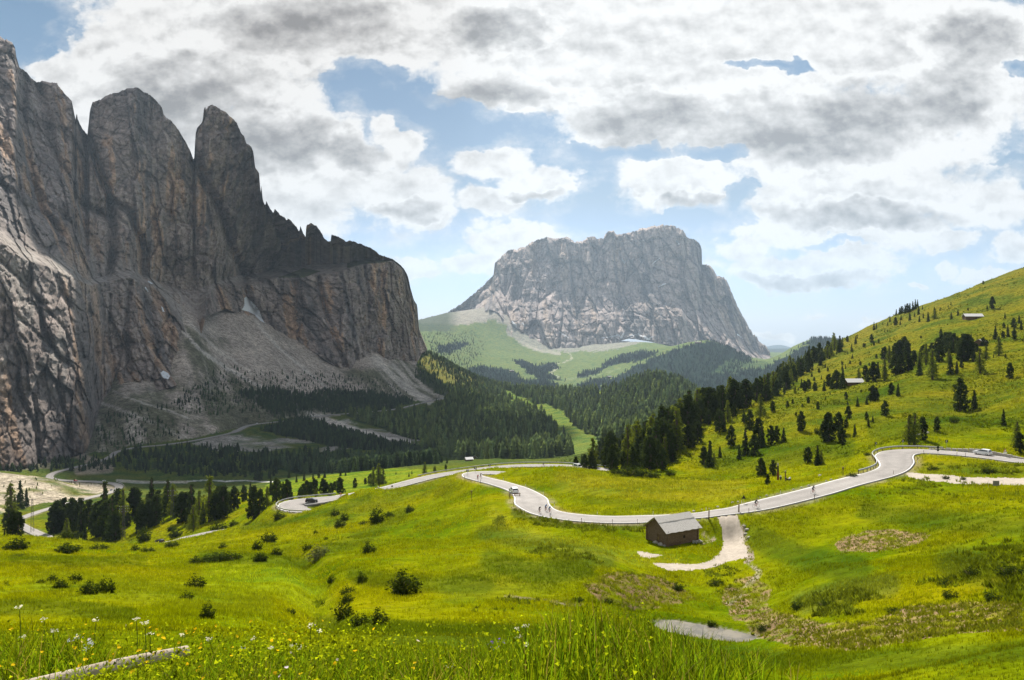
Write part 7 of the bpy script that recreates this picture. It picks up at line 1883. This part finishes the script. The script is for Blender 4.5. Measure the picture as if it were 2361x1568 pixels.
# ------------------------------------------------------------------ cars
def car_proto(name, paintm_, van=False):
    r = empty(name, (0, 0, 0))
    Lc, Wc = 4.3, 1.78
    body = [(-2.15, .35), (-2.15, .80), (-2.05, .95), (-1.0, 1.02), (1.0, 1.0), (2.0, .86), (2.15, .70), (2.15, .35), (1.75, .25), (-1.8, .25)]
    cab = [(-1.95, .95), (-1.75, 1.42), (-1.3, 1.50), (0.1, 1.50), (0.35, 1.42), (1.05, .98)]
    if van: cab = [(-2.05, .95), (-2.0, 1.75), (-1.8, 1.85), (0.6, 1.85), (0.9, 1.75), (1.45, .98)]
    m_ = MB(); m_.prism(body, -Wc / 2, Wc / 2); me = m_.mesh('body', paintm_)
    bm = bmesh.new(); bm.from_mesh(me); bmesh.ops.bevel(bm, geom=[e for e in bm.edges if abs(e.verts[0].co.y) > 0.8 and abs(e.verts[0].co.y - e.verts[1].co.y) < 0.01], offset=0.12, segments=2, affect='EDGES'); bm.to_mesh(me); bm.free()
    link('body', me, None, r)
    m_ = MB(); n = len(cab); w0 = Wc / 2 - 0.04; w1 = Wc / 2 - 0.20
    ww = [w0 if z < 1.1 else w1 for _, z in cab]
    m_.add([(x, -w, z) for (x, z), w in zip(cab, ww)] + [(x, w, z) for (x, z), w in zip(cab, ww)], [tuple(range(n)), tuple(range(n, 2 * n))[::-1]] + [(k, n + k, n + (k + 1) % n, (k + 1) % n) for k in range(n)])
    m_.put('cabin', paintm_, r)
    zt = 1.40 if not van else 1.7
    for sg in (1, -1):
        MB().add([(-1.55, sg * (w0 - .005), 1.06), (0.75, sg * (w0 - .005), 1.06), (0.25, sg * (w1 + .03), zt - .04), (-1.45, sg * (w1 + .03), zt - .04)], [(0, 1, 2, 3)]).put('side_window', glass_d, r)
    f0, f1 = cab[-1], cab[-2]; MB().add([(f0[0] + .01, -.74, 1.04), (f0[0] + .01, .74, 1.04), (f1[0] + .06, .62, f1[1] - .03), (f1[0] + .06, -.62, f1[1] - .03)], [(0, 1, 2, 3)]).put('windscreen', glass_d, r)
    b0, b1 = cab[0], cab[1]; MB().add([(b0[0] - .0, -.70, 1.05), (b0[0] - .0, .70, 1.05), (b1[0] - .05, .58, b1[1] - .04), (b1[0] - .05, -.58, b1[1] - .04)], [(0, 3, 2, 1)]).put('rear_window', glass_d, r)
    for x in (-1.32, 1.35):
        for sg in (1, -1):
            w_ = MB().ring((0, 0, 0), (0, 1, 0), .23, .10, 16, 8).put('wheel', rubber, r, loc=(x, sg * .80, .33)); MB().tube((0, -.09, 0), (0, .09, 0), .19, .19, 12).put('rim', chrome, w_)
    for sg in (1, -1):
        MB().box(2.08, sg * .62, .74, .12, .34, .13).put('headlight', lampc, r); MB().box(-2.10, sg * .66, .86, .10, .26, .16).put('taillight', redl, r)
    MB().box(-2.17, 0, .58, .03, .5, .11).put('number_plate', white, r); MB().box(2.16, 0, .5, .04, 1.1, .16).put('grille', black, r)
    return r
def carpaint(nm, c): return simple(nm, c, 0.25, 0.5)
cw = car_proto('car', carpaint('white car paint', (0.80, 0.80, 0.80))); cb = car_proto('car', carpaint('black car paint', (0.015, 0.015, 0.018)))
cr = car_proto('car', carpaint('red car paint', (0.40, 0.02, 0.02))); cg = car_proto('car', carpaint('grey car paint', (0.25, 0.25, 0.26))); cv = car_proto('van', carpaint('white van paint', (0.75, 0.75, 0.74)), True)
used_ = set()
def put_car(proto, u, v, flip, label, sc=1.0, dx=0.0):
    p, a, k = on_road(u, v)
    a = a + (math.pi if flip else 0) + dx
    if id(proto) in used_: o = dup(proto, p, a, label)
    else:
        used_.add(id(proto)); o = proto; o.location = tuple(map(float, p)); o.rotation_euler = (0, 0, a); o['label'] = label
    o.scale = (sc,) * 3; o['category'] = 'van' if proto is cv else 'car'; o['group'] = 'vehicles on the pass road'
    return o
put_car(cw, 2266, 1048.5, False, 'white hatchback driving past the stone wall at the right', 1.0)
put_car(cb, 718, 1158.5, True, 'black car in the hairpin bend above the stone retaining wall', 1.05)
put_car(cb, 368, 1251.5, False, 'dark car on the lower road below the left conifers', 1.0)
put_car(cv, 1332, 1080, True, 'white van at the far end of the road loop behind the hillock')
put_car(cr, 174, 1109.5, True, 'small red car on the far valley road')
put_car(cg, 256, 1131, True, 'silver grey car inside the far valley hairpin')
put_car(cw, 240, 1110.5, True, 'tiny white car on the far valley road just above the hairpin')
put_car(cw, 1010, 921, True, 'tiny white car on the shaded road under the scree')
put_car(cw, 592, 977, True, 'tiny white car on the shaded road beside the gravel fan')
# the white car by the little fence stands off the road
p = hit(1188, 1140, 150); k = K(1200, 1136); o = dup(cw, (rs[k, 0] + nn[k, 0] * 2.4 * (1 if rs[k, 0] > 0 else 1), rs[k, 1] + nn[k, 1] * 2.4, rs[k, 2] + 0.03), 0, 'white car parked behind the little wooden fence beside the winding road')
best = min(((s_, np.hypot(CX + F * (rs[k, 0] + nn[k, 0] * s_ * 2.9) / (rs[k, 1] + nn[k, 1] * s_ * 2.9) - 1187, 0)) for s_ in (1, -1)), key=lambda q: q[1])[0]
o.location = (float(rs[k, 0] + nn[k, 0] * best * 2.6), float(rs[k, 1] + nn[k, 1] * best * 2.6), float(rs[k, 2] + 0.03)); o.rotation_euler = (0, 0, math.atan2(tn[k, 1], tn[k, 0])); o['category'] = 'car'; o['group'] = 'vehicles on the pass road'
p = hit(1187, 1146.5, 150)
r = empty('wooden_fence', p, R(16), 'short brown wooden fence in front of the parked white car', 'fence')
for x in (-1.3, 0.0, 1.3): MB().box(x, 0, .5, .12, .12, 1.2).put('post', brown_w, r)
for z in (.45, .85): MB().box(0, -.08, z, 3.1, .05, .13).put('rail', brown_w, r)
MB().box(-1.45, .3, 1.1, .10, .10, 2.3).put('post', brown_w, r)

# ------------------------------------------------------------------ cyclists
def cycle_proto():
    r = empty('bicycle', (0, 0, 0))
    for x in (-.50, .50):
        w_ = MB().ring((0, 0, 0), (0, 1, 0), .32, .016, 22, 5).put('wheel', rubber, r, loc=(x, 0, .34))
        m_ = MB()
        for k in range(8): m_.tube((0, 0, 0), (.31 * math.cos(k * math.pi / 4), 0, .31 * math.sin(k * math.pi / 4)), .004, None, 3)
        m_.put('spokes', chrome, w_)
    A, B, Cc, D = (-.50, 0, .34), (-.05, 0, .30), (-.17, 0, .80), (.36, 0, .86)
    m_ = MB(); m_.tube(B, Cc, .017).tube(Cc, D, .017).tube(B, D, .02).tube(A, B, .012).tube(A, Cc, .01).tube((.36, 0, .86), (.50, 0, .34), .014)
    m_.put('frame', red, r)
    MB().box(-.2, 0, .93, .26, .12, .05).put('saddle', black, r)
    MB().tube((.38, -.2, .98), (.38, .2, .98), .015).tube((.38, -.2, .98), (.50, -.2, .93), .015).tube((.38, .2, .98), (.50, .2, .93), .015).tube((.36, 0, .86), (.38, 0, .98), .014).put('handlebar', black, r)
    MB().tube((-.05, -.1, .30), (.08, -.12, .20), .012).tube((-.05, .1, .30), (-.18, .12, .40), .012).ring((-.05, 0, .30), (0, 1, 0), .08, .008, 12, 4).put('crank', chrome, r)
    return r
skin = simple('skin', (0.45, 0.27, 0.19), 0.6, 0.3)
def rider_mesh(top, short):
    """one continuous body bent over the bars, grown round a skeleton"""
    J = {'pel': (-.20, 0, 1.0), 'sp1': (-.10, 0, 1.16), 'sp2': (.05, 0, 1.32), 'chest': (.16, 0, 1.42), 'neck': (.25, 0, 1.50), 'head': (.31, 0, 1.60), 'crown': (.33, 0, 1.70),
         'shL': (.17, .19, 1.40), 'elL': (.30, .24, 1.16), 'haL': (.46, .20, .99), 'fiL': (.53, .19, .95), 'shR': (.17, -.19, 1.40), 'elR': (.30, -.24, 1.16), 'haR': (.46, -.20, .99), 'fiR': (.53, -.19, .95),
         'hiL': (-.17, .10, .95), 'knL': (.16, .11, .80), 'anL': (-.12, .12, .46), 'toL': (.0, .12, .40), 'hiR': (-.17, -.10, .95), 'knR': (.17, -.11, .66), 'anR': (.05, -.12, .27), 'toR': (.18, -.12, .20)}
    Rd = {'pel': .14, 'sp1': .125, 'sp2': .14, 'chest': .145, 'neck': .06, 'head': .095, 'crown': .07, 'shL': .065, 'elL': .045, 'haL': .035, 'fiL': .03, 'shR': .065, 'elR': .045, 'haR': .035, 'fiR': .03, 'hiL': .10, 'knL': .062, 'anL': .042, 'toL': .038, 'hiR': .10, 'knR': .062, 'anR': .042, 'toR': .038}
    E = [('pel', 'sp1'), ('sp1', 'sp2'), ('sp2', 'chest'), ('chest', 'neck'), ('neck', 'head'), ('head', 'crown')] + [(a + s_, b + s_) for s_ in 'LR' for a, b in (('sh', 'el'), ('el', 'ha'), ('ha', 'fi'), ('hi', 'kn'), ('kn', 'an'), ('an', 'to'))] + [('chest', 'shL'), ('chest', 'shR'), ('pel', 'hiL'), ('pel', 'hiR')]
    names = list(J); me = bpy.data.meshes.new('skeleton'); me.from_pydata([J[n] for n in names], [(names.index(a), names.index(b)) for a, b in E], [])
    o = bpy.data.objects.new('skeleton', me); C.objects.link(o)
    md = o.modifiers.new('Skin', 'SKIN'); md.use_smooth_shade = True
    for i, n in enumerate(names): me.skin_vertices[0].data[i].radius = (Rd[n], Rd[n])
    me.skin_vertices[0].data[0].use_root = True
    s2 = o.modifiers.new('Sub', 'SUBSURF'); s2.levels = 1
    dg = bpy.context.evaluated_depsgraph_get(); out = bpy.data.meshes.new_from_object(o.evaluated_get(dg)); out.name = 'person'
    bpy.data.objects.remove(o)
    out.materials.clear()
    for m_ in (skin, top, short, black): out.materials.append(m_)
    for p_ in out.polygons:
        c = p_.center
        mi = 0
        if c.z > 1.02 and c.z < 1.53 and abs(c.y) < .27 and c.x < .30: mi = 1
        if c.z <= 1.06 and c.z > .66 and c.x < .2: mi = 2
        if c.z < .40 and (c.y < 0 and c.z < .25): mi = 3
        if c.z < .44 and c.y > 0: mi = 3
        p_.material_index = mi; p_.use_smooth = True
    return out
tops = {'black': simple('black jersey', (0.02, 0.02, 0.025), 0.8, 0.2), 'blue': simple('blue jersey', (0.03, 0.14, 0.32), 0.8, 0.2), 'red': simple('red jersey', (0.45, 0.03, 0.03), 0.8, 0.2), 'white': simple('white jersey', (0.75, 0.75, 0.75), 0.8, 0.2)}
RM = {}
for nm, m_ in tops.items():
    if not RM: RM[nm] = rider_mesh(m_, black)
    else:
        c_ = RM['black'].copy(); c_.materials[1] = m_; RM[nm] = c_
bike0 = cycle_proto(); first = True
hel = MB()
for i in range(5):
    for k in range(10):
        a0, a1 = 2 * math.pi * k / 10, 2 * math.pi * (k + 1) / 10; b0, b1 = math.pi / 2 * i / 5, math.pi / 2 * (i + 1) / 5
        f_ = lambda a, b: (.33 + .15 * math.cos(a) * math.cos(b), .115 * math.sin(a) * math.cos(b), 1.63 + .13 * math.sin(b))
        hel.add([f_(a0, b0), f_(a1, b0), f_(a1, b1), f_(a0, b1)], [(0, 1, 2, 3)])
helm = {c: hel.mesh('helmet', m_, True) for c, m_ in (('white', white), ('black', black), ('blue', tops['blue']))}
def cyclist(u, v, flip, top, hc, lab):
    global first
    p, a, k = on_road(u, v); a += math.pi if flip else 0
    if first: b = bike0; b.location = tuple(map(float, p)); b.rotation_euler = (0, 0, a); first = False
    else: b = dup(bike0, p, a)
    b['label'] = 'bicycle under the ' + lab; b['category'] = 'bicycle'; b['group'] = 'bicycles on the pass road'
    o = bpy.data.objects.new('person', RM[top]); C.objects.link(o); o.location = tuple(map(float, p)); o.rotation_euler = (0, 0, a)
    tag(o, lab, 'person', 'cyclists on the pass road')
    h = bpy.data.objects.new('helmet', helm[hc]); C.objects.link(h); h.parent = o
cyclist(1743, 1170.5, True, 'black', 'black', 'cyclist in black riding up the road just right of the barn')
cyclist(1875, 1138.5, True, 'black', 'black', 'cyclist in black farther up the straight road towards the bend')
cyclist(1244, 1184, True, 'black', 'white', 'cyclist in dark jersey, left of the group of three')
cyclist(1258.5, 1179.5, True, 'blue', 'blue', 'cyclist in blue jersey in the middle of the group of three')
cyclist(1267, 1183.5, True, 'blue', 'white', 'cyclist in teal blue jersey, right of the group of three')
cyclist(1101.5, 1107, True, 'red', 'black', 'cyclist in red jersey near the upper curve, left of a pair')
cyclist(1108.5, 1102.5, True, 'black', 'white', 'cyclist in dark jersey near the upper curve, right of a pair')
cyclist(1253, 1075.5, False, 'black', 'white', 'lone small cyclist on the outer loop against the dark forest')
cyclist(786, 1146, False, 'red', 'white', 'cyclist in red at the end of the hairpin guardrail')
cyclist(873, 1131, False, 'white', 'white', 'cyclist in white on the long descending road beyond the larch')

# ------------------------------------------------------------------ signs and posts
def side_point(u, v, d=0.0):
    p = hit(u, v, 60); return p
def chevron(u, v, face, lab, ymin=60, sc=1.0):
    p = hit(u, v, ymin)
    if p is None: return
    r = empty('chevron_sign', p, 0, lab, 'sign', 'black and white bend signs'); r.scale = (sc,) * 3
    MB().tube((0, .04, -.3), (0, .04, 1.9), .035).put('pole', steel, r)
    b = MB().box(0, 0, 1.75, .75, .04, .75).put('board', black, r)
    m_ = MB(); s_ = face
    m_.add([(-.18 * s_, -.028, 2.05), (.02 * s_, -.028, 2.05), (.24 * s_, -.028, 1.75), (.02 * s_, -.028, 1.45), (-.18 * s_, -.028, 1.45), (.03 * s_, -.028, 1.75)], [(0, 1, 2, 5), (5, 2, 3, 4)])
    m_.put('arrow', white, b)
chevron(2020, 1036, 1, 'chevron sign at the outer edge of the sharp bend, pointing right, left of two', 150, 1.0)
chevron(2082, 1031, 1, 'chevron sign behind the guardrail below the twin larches', 150, 1.0)
chevron(2183, 1032, -1, 'chevron sign pointing left above the low stone wall', 150, 1.0)
chevron(1078, 1098, 1, 'chevron sign at the upper curve, nearest of the row of three', 235, 1.0)
chevron(1096, 1092, 1, 'chevron sign at the upper curve, middle of the row of three', 240, 1.0)
chevron(1129, 1085, 1, 'chevron sign at the upper curve, farthest of the row of three', 240, 1.0)
dm = MB().box(0, 0, .42, .10, .06, .95).mesh('post', white); dt = MB().box(0, 0, 1.0, .11, .07, .22).mesh('cap', black); dr_ = MB().box(0, -.04, .83, .06, .02, .12).mesh('reflector', redl)
dk_ = MB().box(0, 0, .42, .10, .06, .95).mesh('post', rust)
DP = [(1712, 1150, 'w'), (1813, 1133, 'w'), (1605, 1170, 'w'), (1505, 1189, 'w'), (1361, 1185, 'w'), (1276, 1159, 'w'), (1251, 1133, 'w'), (1192, 1118, 'w'), (1139, 1107, 'w'), (1472, 1212, 'd'), (1418, 1212, 'd'), (1361, 1205, 'd'), (1289, 1196, 'd'), (1209, 1170, 'd'), (1121, 1122, 'd'), (1081, 1110, 'd'), (1727, 1180, 'd'), (1845, 1150, 'd'), (2115, 1052, 'd'), (2242, 1050, 'd'), (2210, 1050, 'd'), (1205, 1079, 'w'), (1265, 1079, 'w'), (1310, 1081, 'w'), (2090, 1060, 'w')]
WH = {'w': 'white', 'd': 'dark'}
DPs = sorted(DP)
seen_ = defaultdict(list)
for u, v, c in DPs:
    k = road_at(u, v); kk = k
    # stand it on the verge nearest to where it is seen
    best = min((1, -1), key=lambda s_: abs(HV - F * rs[k, 2] / (rs[k, 1] + nn[k, 1] * s_ * (road_hw[k] + .5)) - v) + 0.3 * abs(CX + F * (rs[k, 0] + nn[k, 0] * s_ * (road_hw[k] + .5)) / (rs[k, 1] + nn[k, 1] * s_ * (road_hw[k] + .5)) - u))
    a = best * (road_hw[k] + .55); x, y = rs[k, 0] + nn[k, 0] * a, rs[k, 1] + nn[k, 1] * a
    r = empty('marker_post', (x, y, float(gz(x, y)[0])), math.atan2(tn[k, 1], tn[k, 0]) + math.pi / 2)
    for nm, me_ in (('post', dm if c == 'w' else dk_), ('cap', dt), ('reflector', dr_)):
        o = bpy.data.objects.new(nm, me_); C.objects.link(o); o.parent = r
    seen_[c].append(r)
W24 = words
for c, lst in seen_.items():
    for i, r in enumerate(lst):
        tag(r, '%s roadside marker post with reflector, %s of the %s ones' % (WH[c], 'rightmost' if i == len(lst) - 1 else W24[i], WH[c]), 'marker post', 'roadside marker posts')
def tri_sign(u, v, lab, colr, h=2.2, ymin=60, plate=False, round_=False):
    p = hit(u, v, ymin)
    if p is None: return
    r = empty('road_sign', p, 0, lab, 'sign')
    MB().tube((0, .03, -.3), (0, .03, h), .035).put('pole', steel, r)
    if round_: MB().tube((0, 0, h - .4), (0, -.03, h - .4), .36, .36, 20).put('board', colr, r); MB().tube((0, 0, h - 1.1), (0, -.03, h - 1.1), .30, .30, 20).put('board', colr, r)
    else:
        b = MB().add([(-.45, -.02, h - .75), (.45, -.02, h - .75), (0, -.02, h), (-.45, .0, h - .75), (.45, .0, h - .75), (0, 0, h)], [(0, 1, 2), (3, 5, 4), (0, 3, 4, 1), (1, 4, 5, 2), (2, 5, 3, 0)]).put('board', colr, r)
        if plate: MB().add([(-.27, -.026, h - .66), (.27, -.026, h - .66), (0, -.026, h - .2)], [(0, 1, 2)]).put('face', white, b); MB().box(0, -.01, h - 1.0, .9, .03, .35).put('plate', white, r)
tri_sign(1715, 1163, 'dark back of a triangular sign in the grass above the road right of the barn', black, 1.9)
tri_sign(2163, 1054, 'dark signs on one pole at the inside of the right bend', black, 2.9, 150, round_=True)
tri_sign(2318, 1056, 'red rimmed triangular warning sign with white plate at the right edge', red, 2.4, 150, plate=True)
tri_sign(904, 1131, 'brown back of a triangular sign beside the descending road', rust, 2.0, 200)
def post(u, v, h, r_, lab, ymin=60, name='wooden_post', roof=False):
    p = hit(u, v, ymin)
    m_ = MB(); m_.tube((0, 0, -.3), (.04, 0, h), r_, r_ * .85, 8)
    if roof: m_.box(0, 0, h + .05, .5, .35, .08).box(0, 0, h - .25, .3, .2, .4)
    o = m_.put(name, brown_w, None, loc=tuple(p)); tag(o, lab, 'post'); return o
post(1634.5, 1199, 1.9, .13, 'thick wooden gate post at the left side of the gravel path entrance', 120)
post(1703.5, 1183, 1.7, .14, 'thick wooden gate post at the right side of the gravel path entrance', 120)
post(1087, 1154, 2.5, .07, 'lone thin wooden post with little roof on the meadow below the curve', 150, 'wayside_post', True)
post(2060, 1095, 1.0, .05, 'short dark post at the mouth of the right gravel track', 100)
post(1944, 1096, 1.8, .06, 'thin post with small board near the rubble left of the right bend', 140, 'wayside_post', True)
# carved pillars and parked motorcycle beside the road
p = hit(1794, 1107, 140); r = empty('carved_pillar', p, 0, 'tall dark red carved wooden pillar with pale head beside the young pines', 'pillar')
MB().tube((0, 0, -.3), (0, 0, 2.4), .30, .26, 10).put('shaft', simple('dark red wood', (0.13, 0.03, 0.025), 0.8, 0.2), r); MB().tube((0, 0, 2.4), (0, 0, 4.0), .26, .2, 10).put('upper_shaft', black, r)
MB().tube((0, 0, 4.0), (0, 0, 4.55), .24, .20, 10).tube((0, 0, 4.55), (0, 0, 4.85), .2, .06, 10).put('head', stone, r)
p = hit(1811, 1108, 140); r = empty('carved_pillar', p, 0, 'short dark carved wooden pillar beside the parked motorcycle', 'pillar')
MB().tube((0, 0, -.3), (0, 0, 2.4), .18, .15, 8).put('shaft', brown_w, r); MB().tube((0, 0, 2.4), (0, 0, 2.75), .2, .12, 8).put('head', stone, r)
def moto(u, v, rz, lab):
    p = hit(u, v, 140); r = empty('motorcycle', p, rz, lab, 'motorcycle', 'motorcycles parked by the carved pillars')
    for x in (-.72, .72): MB().ring((0, 0, 0), (0, 1, 0), .25, .07, 16, 6).put('wheel', rubber, r, loc=(x, 0, .32))
    MB().prism([(-.5, .4), (-.45, .7), (.1, .75), (.45, .95), (.6, .75), (.35, .35)], -.16, .16).put('body', black, r); MB().prism([(.45, .8), (.62, 1.25), (.72, 1.2), (.75, .75)], -.2, .2).put('fairing', white, r)
    MB().box(-.35, 0, .80, .7, .26, .1).put('seat', black, r); MB().box(-.75, 0, .9, .35, .5, .3).put('luggage_case', black, r); MB().tube((.4, -.35, 1.05), (.4, .35, 1.05), .02).put('handlebar', chrome, r); MB().tube((.72, 0, .32), (.45, 0, 1.05), .035).put('fork', chrome, r)
moto(1818, 1111, R(20), 'black motorcycle parked right of the short carved pillar'); moto(1800, 1108, R(75), 'black and white motorcycle parked against the tall carved pillar')
# frame with notice board near the right gravel track
p = hit(2296, 1123, 100); r = empty('notice_board', p, 0, 'small grey notice board in a thin wire frame beside the right gravel track', 'notice board')
for x in (-1.5, 1.5): MB().tube((x, 0, -.2), (x, 0, 1.35), .02).put('post', steel, r)
MB().tube((-1.5, 0, 1.35), (1.5, 0, 1.35), .015).put('wire', steel, r); MB().box(0.1, 0, .75, 1.3, .04, 1.0).put('board', simple('grey board', (0.22, 0.21, 0.2), 0.7, 0.2), r)
# milestones and stones at the roadside
rs_l = [(1555, 1186), (1600, 1180), (1618, 1176), (1636, 1174), (1655, 1170), (1690, 1160), (1702, 1158), (1752, 1148), (1768, 1144), (1792, 1139), (1830, 1130), (1848, 1125), (1865, 1121), (1905, 1110), (1917, 1107)]
for i, (u, v) in enumerate(rs_l):
    p = hit(u, v, 140)
    if p is not None: rock(p, rnd.uniform(0.2, 0.42), 'pale stone on the upper verge of the straight road, %s' % ('rightmost' if i == len(rs_l) - 1 else W24[i]), 'pale stones along the verge')
rock(hit(1891, 1098, 140), 0.55, 'white painted stone in the grass left of the right bend')
for i, (u, v, q) in enumerate(((1716, 1214, .35), (1722, 1222, .45), (1719, 1232, .4), (1727, 1240, .35))):
    rock(hit(u, v, 100), q, 'grey stone beside the eroded ditch right of the gravel path, %s from the top' % ('first', 'second', 'third', 'lowest')[i], 'stones beside the eroded ditch')
for i, (u, v, q) in enumerate(((2120, 1005, .9), (2135, 1000, 1.1), (2130, 996, .8), (2108, 1010, .7))):
    rock(hit(u, v, 240), q, 'pale outcrop rock on the slope above the stone wall, %s' % ORD[i], 'outcrop rocks on the slope')
for i, (u, v, q) in enumerate(((192, 1155, 1.6), (205, 1158, 1.3), (180, 1160, 1.2), (172, 1158, 1.0))):
    pp_ = hit(u + 10, v + 6, 350)
    if pp_ is not None: rock(pp_, q, 'pale boulder beside the valley road behind the left conifers, %s' % ORD[i], 'boulders beside the valley road')

# ------------------------------------------------------------------ power line masts at the left
def mast(u, v, hp, lab, ymin=200, small=False):
    p = hit(u, v, ymin)
    if p is None: return
    h = hp / F * p[1]
    r = empty('power_mast', p, R(15), lab, 'power mast', 'power line masts at the left'); m_ = MB(); w0, w1 = .85 if not small else .6, .30; n = 9
    cr = []
    for i in range(n + 1):
        q = i / n; w_ = w0 + (w1 - w0) * q; cr.append([Vector((sx * w_, sy * w_, h * q - (.3 if i == 0 else 0))) for sx, sy in ((-1, -1), (1, -1), (1, 1), (-1, 1))])
    t_ = .055
    for i in range(n):
        for k in range(4):
            m_.tube(cr[i][k], cr[i + 1][k], t_, None, 4); m_.tube(cr[i][k], cr[i + 1][(k + 1) % 4], t_ * .6, None, 4); m_.tube(cr[i + 1][k], cr[i + 1][(k + 1) % 4], t_ * .6, None, 4)
    m_.put('lattice', simple('mast steel', (0.10, 0.10, 0.09), 0.7, 0.3), r)
    for z in ((.97, .80) if not small else (.98, .90, .82, .30)):
        L_ = 1.9 if z > .5 else 1.6
        arm = MB().box(0, 0, h * z, 2 * L_, .14, .14).put('crossarm', rust, r)
        if z > .5:
            for x in (-1, -.45, .45, 1): MB().tube((x * L_ * .95, 0, h * z + .07), (x * L_ * .95, 0, h * z + .42), .10, .07, 6).put('insulator', simple('insulator', (0.55, 0.62, 0.66), 0.25, 0.6), arm)
mast(285, 1243, 76, 'lattice power mast with rows of pale insulators in front of the left conifers', 200, True)
mast(74, 1228, 78, 'tall dark lattice mast between the leftmost conifers', 200)
mast(397, 1196, 66, 'thin lattice mast standing between the middle conifers of the left stand', 330)
p = hit(1247 / 1, 1073, 290)

# ------------------------------------------------------------------ air
hz = bpy.data.materials.new('haze'); hz.use_nodes = True
t = NT(hz.node_tree); t.n.clear()
o_ = t.new('ShaderNodeOutputMaterial'); pv = t.new('ShaderNodeVolumePrincipled')
pv.inputs['Color'].default_value = (0.62, 0.80, 1.0, 1); pv.inputs['Density'].default_value = 3.2e-5
pv.inputs['Anisotropy'].default_value = 0.35
t.l.new(pv.outputs[0], o_.inputs['Volume'])
bm = bmesh.new()
x0, x1, y0, y1, z0, z1 = -30000, 30000, -200, 26000, float(GZ.min()) - 600, 1650
bmesh.ops.create_cube(bm, size=1)
for v in bm.verts: v.co = ((x0 if v.co.x < 0 else x1), (y0 if v.co.y < 0 else y1), (z0 if v.co.z < 0 else z1))
me = bpy.data.meshes.new('haze'); bm.to_mesh(me); bm.free()
h = link('haze', me, hz); h['kind'] = 'stuff'; h['label'] = 'thin blue summer haze filling the valley'
S.cycles.volume_max_steps = 32
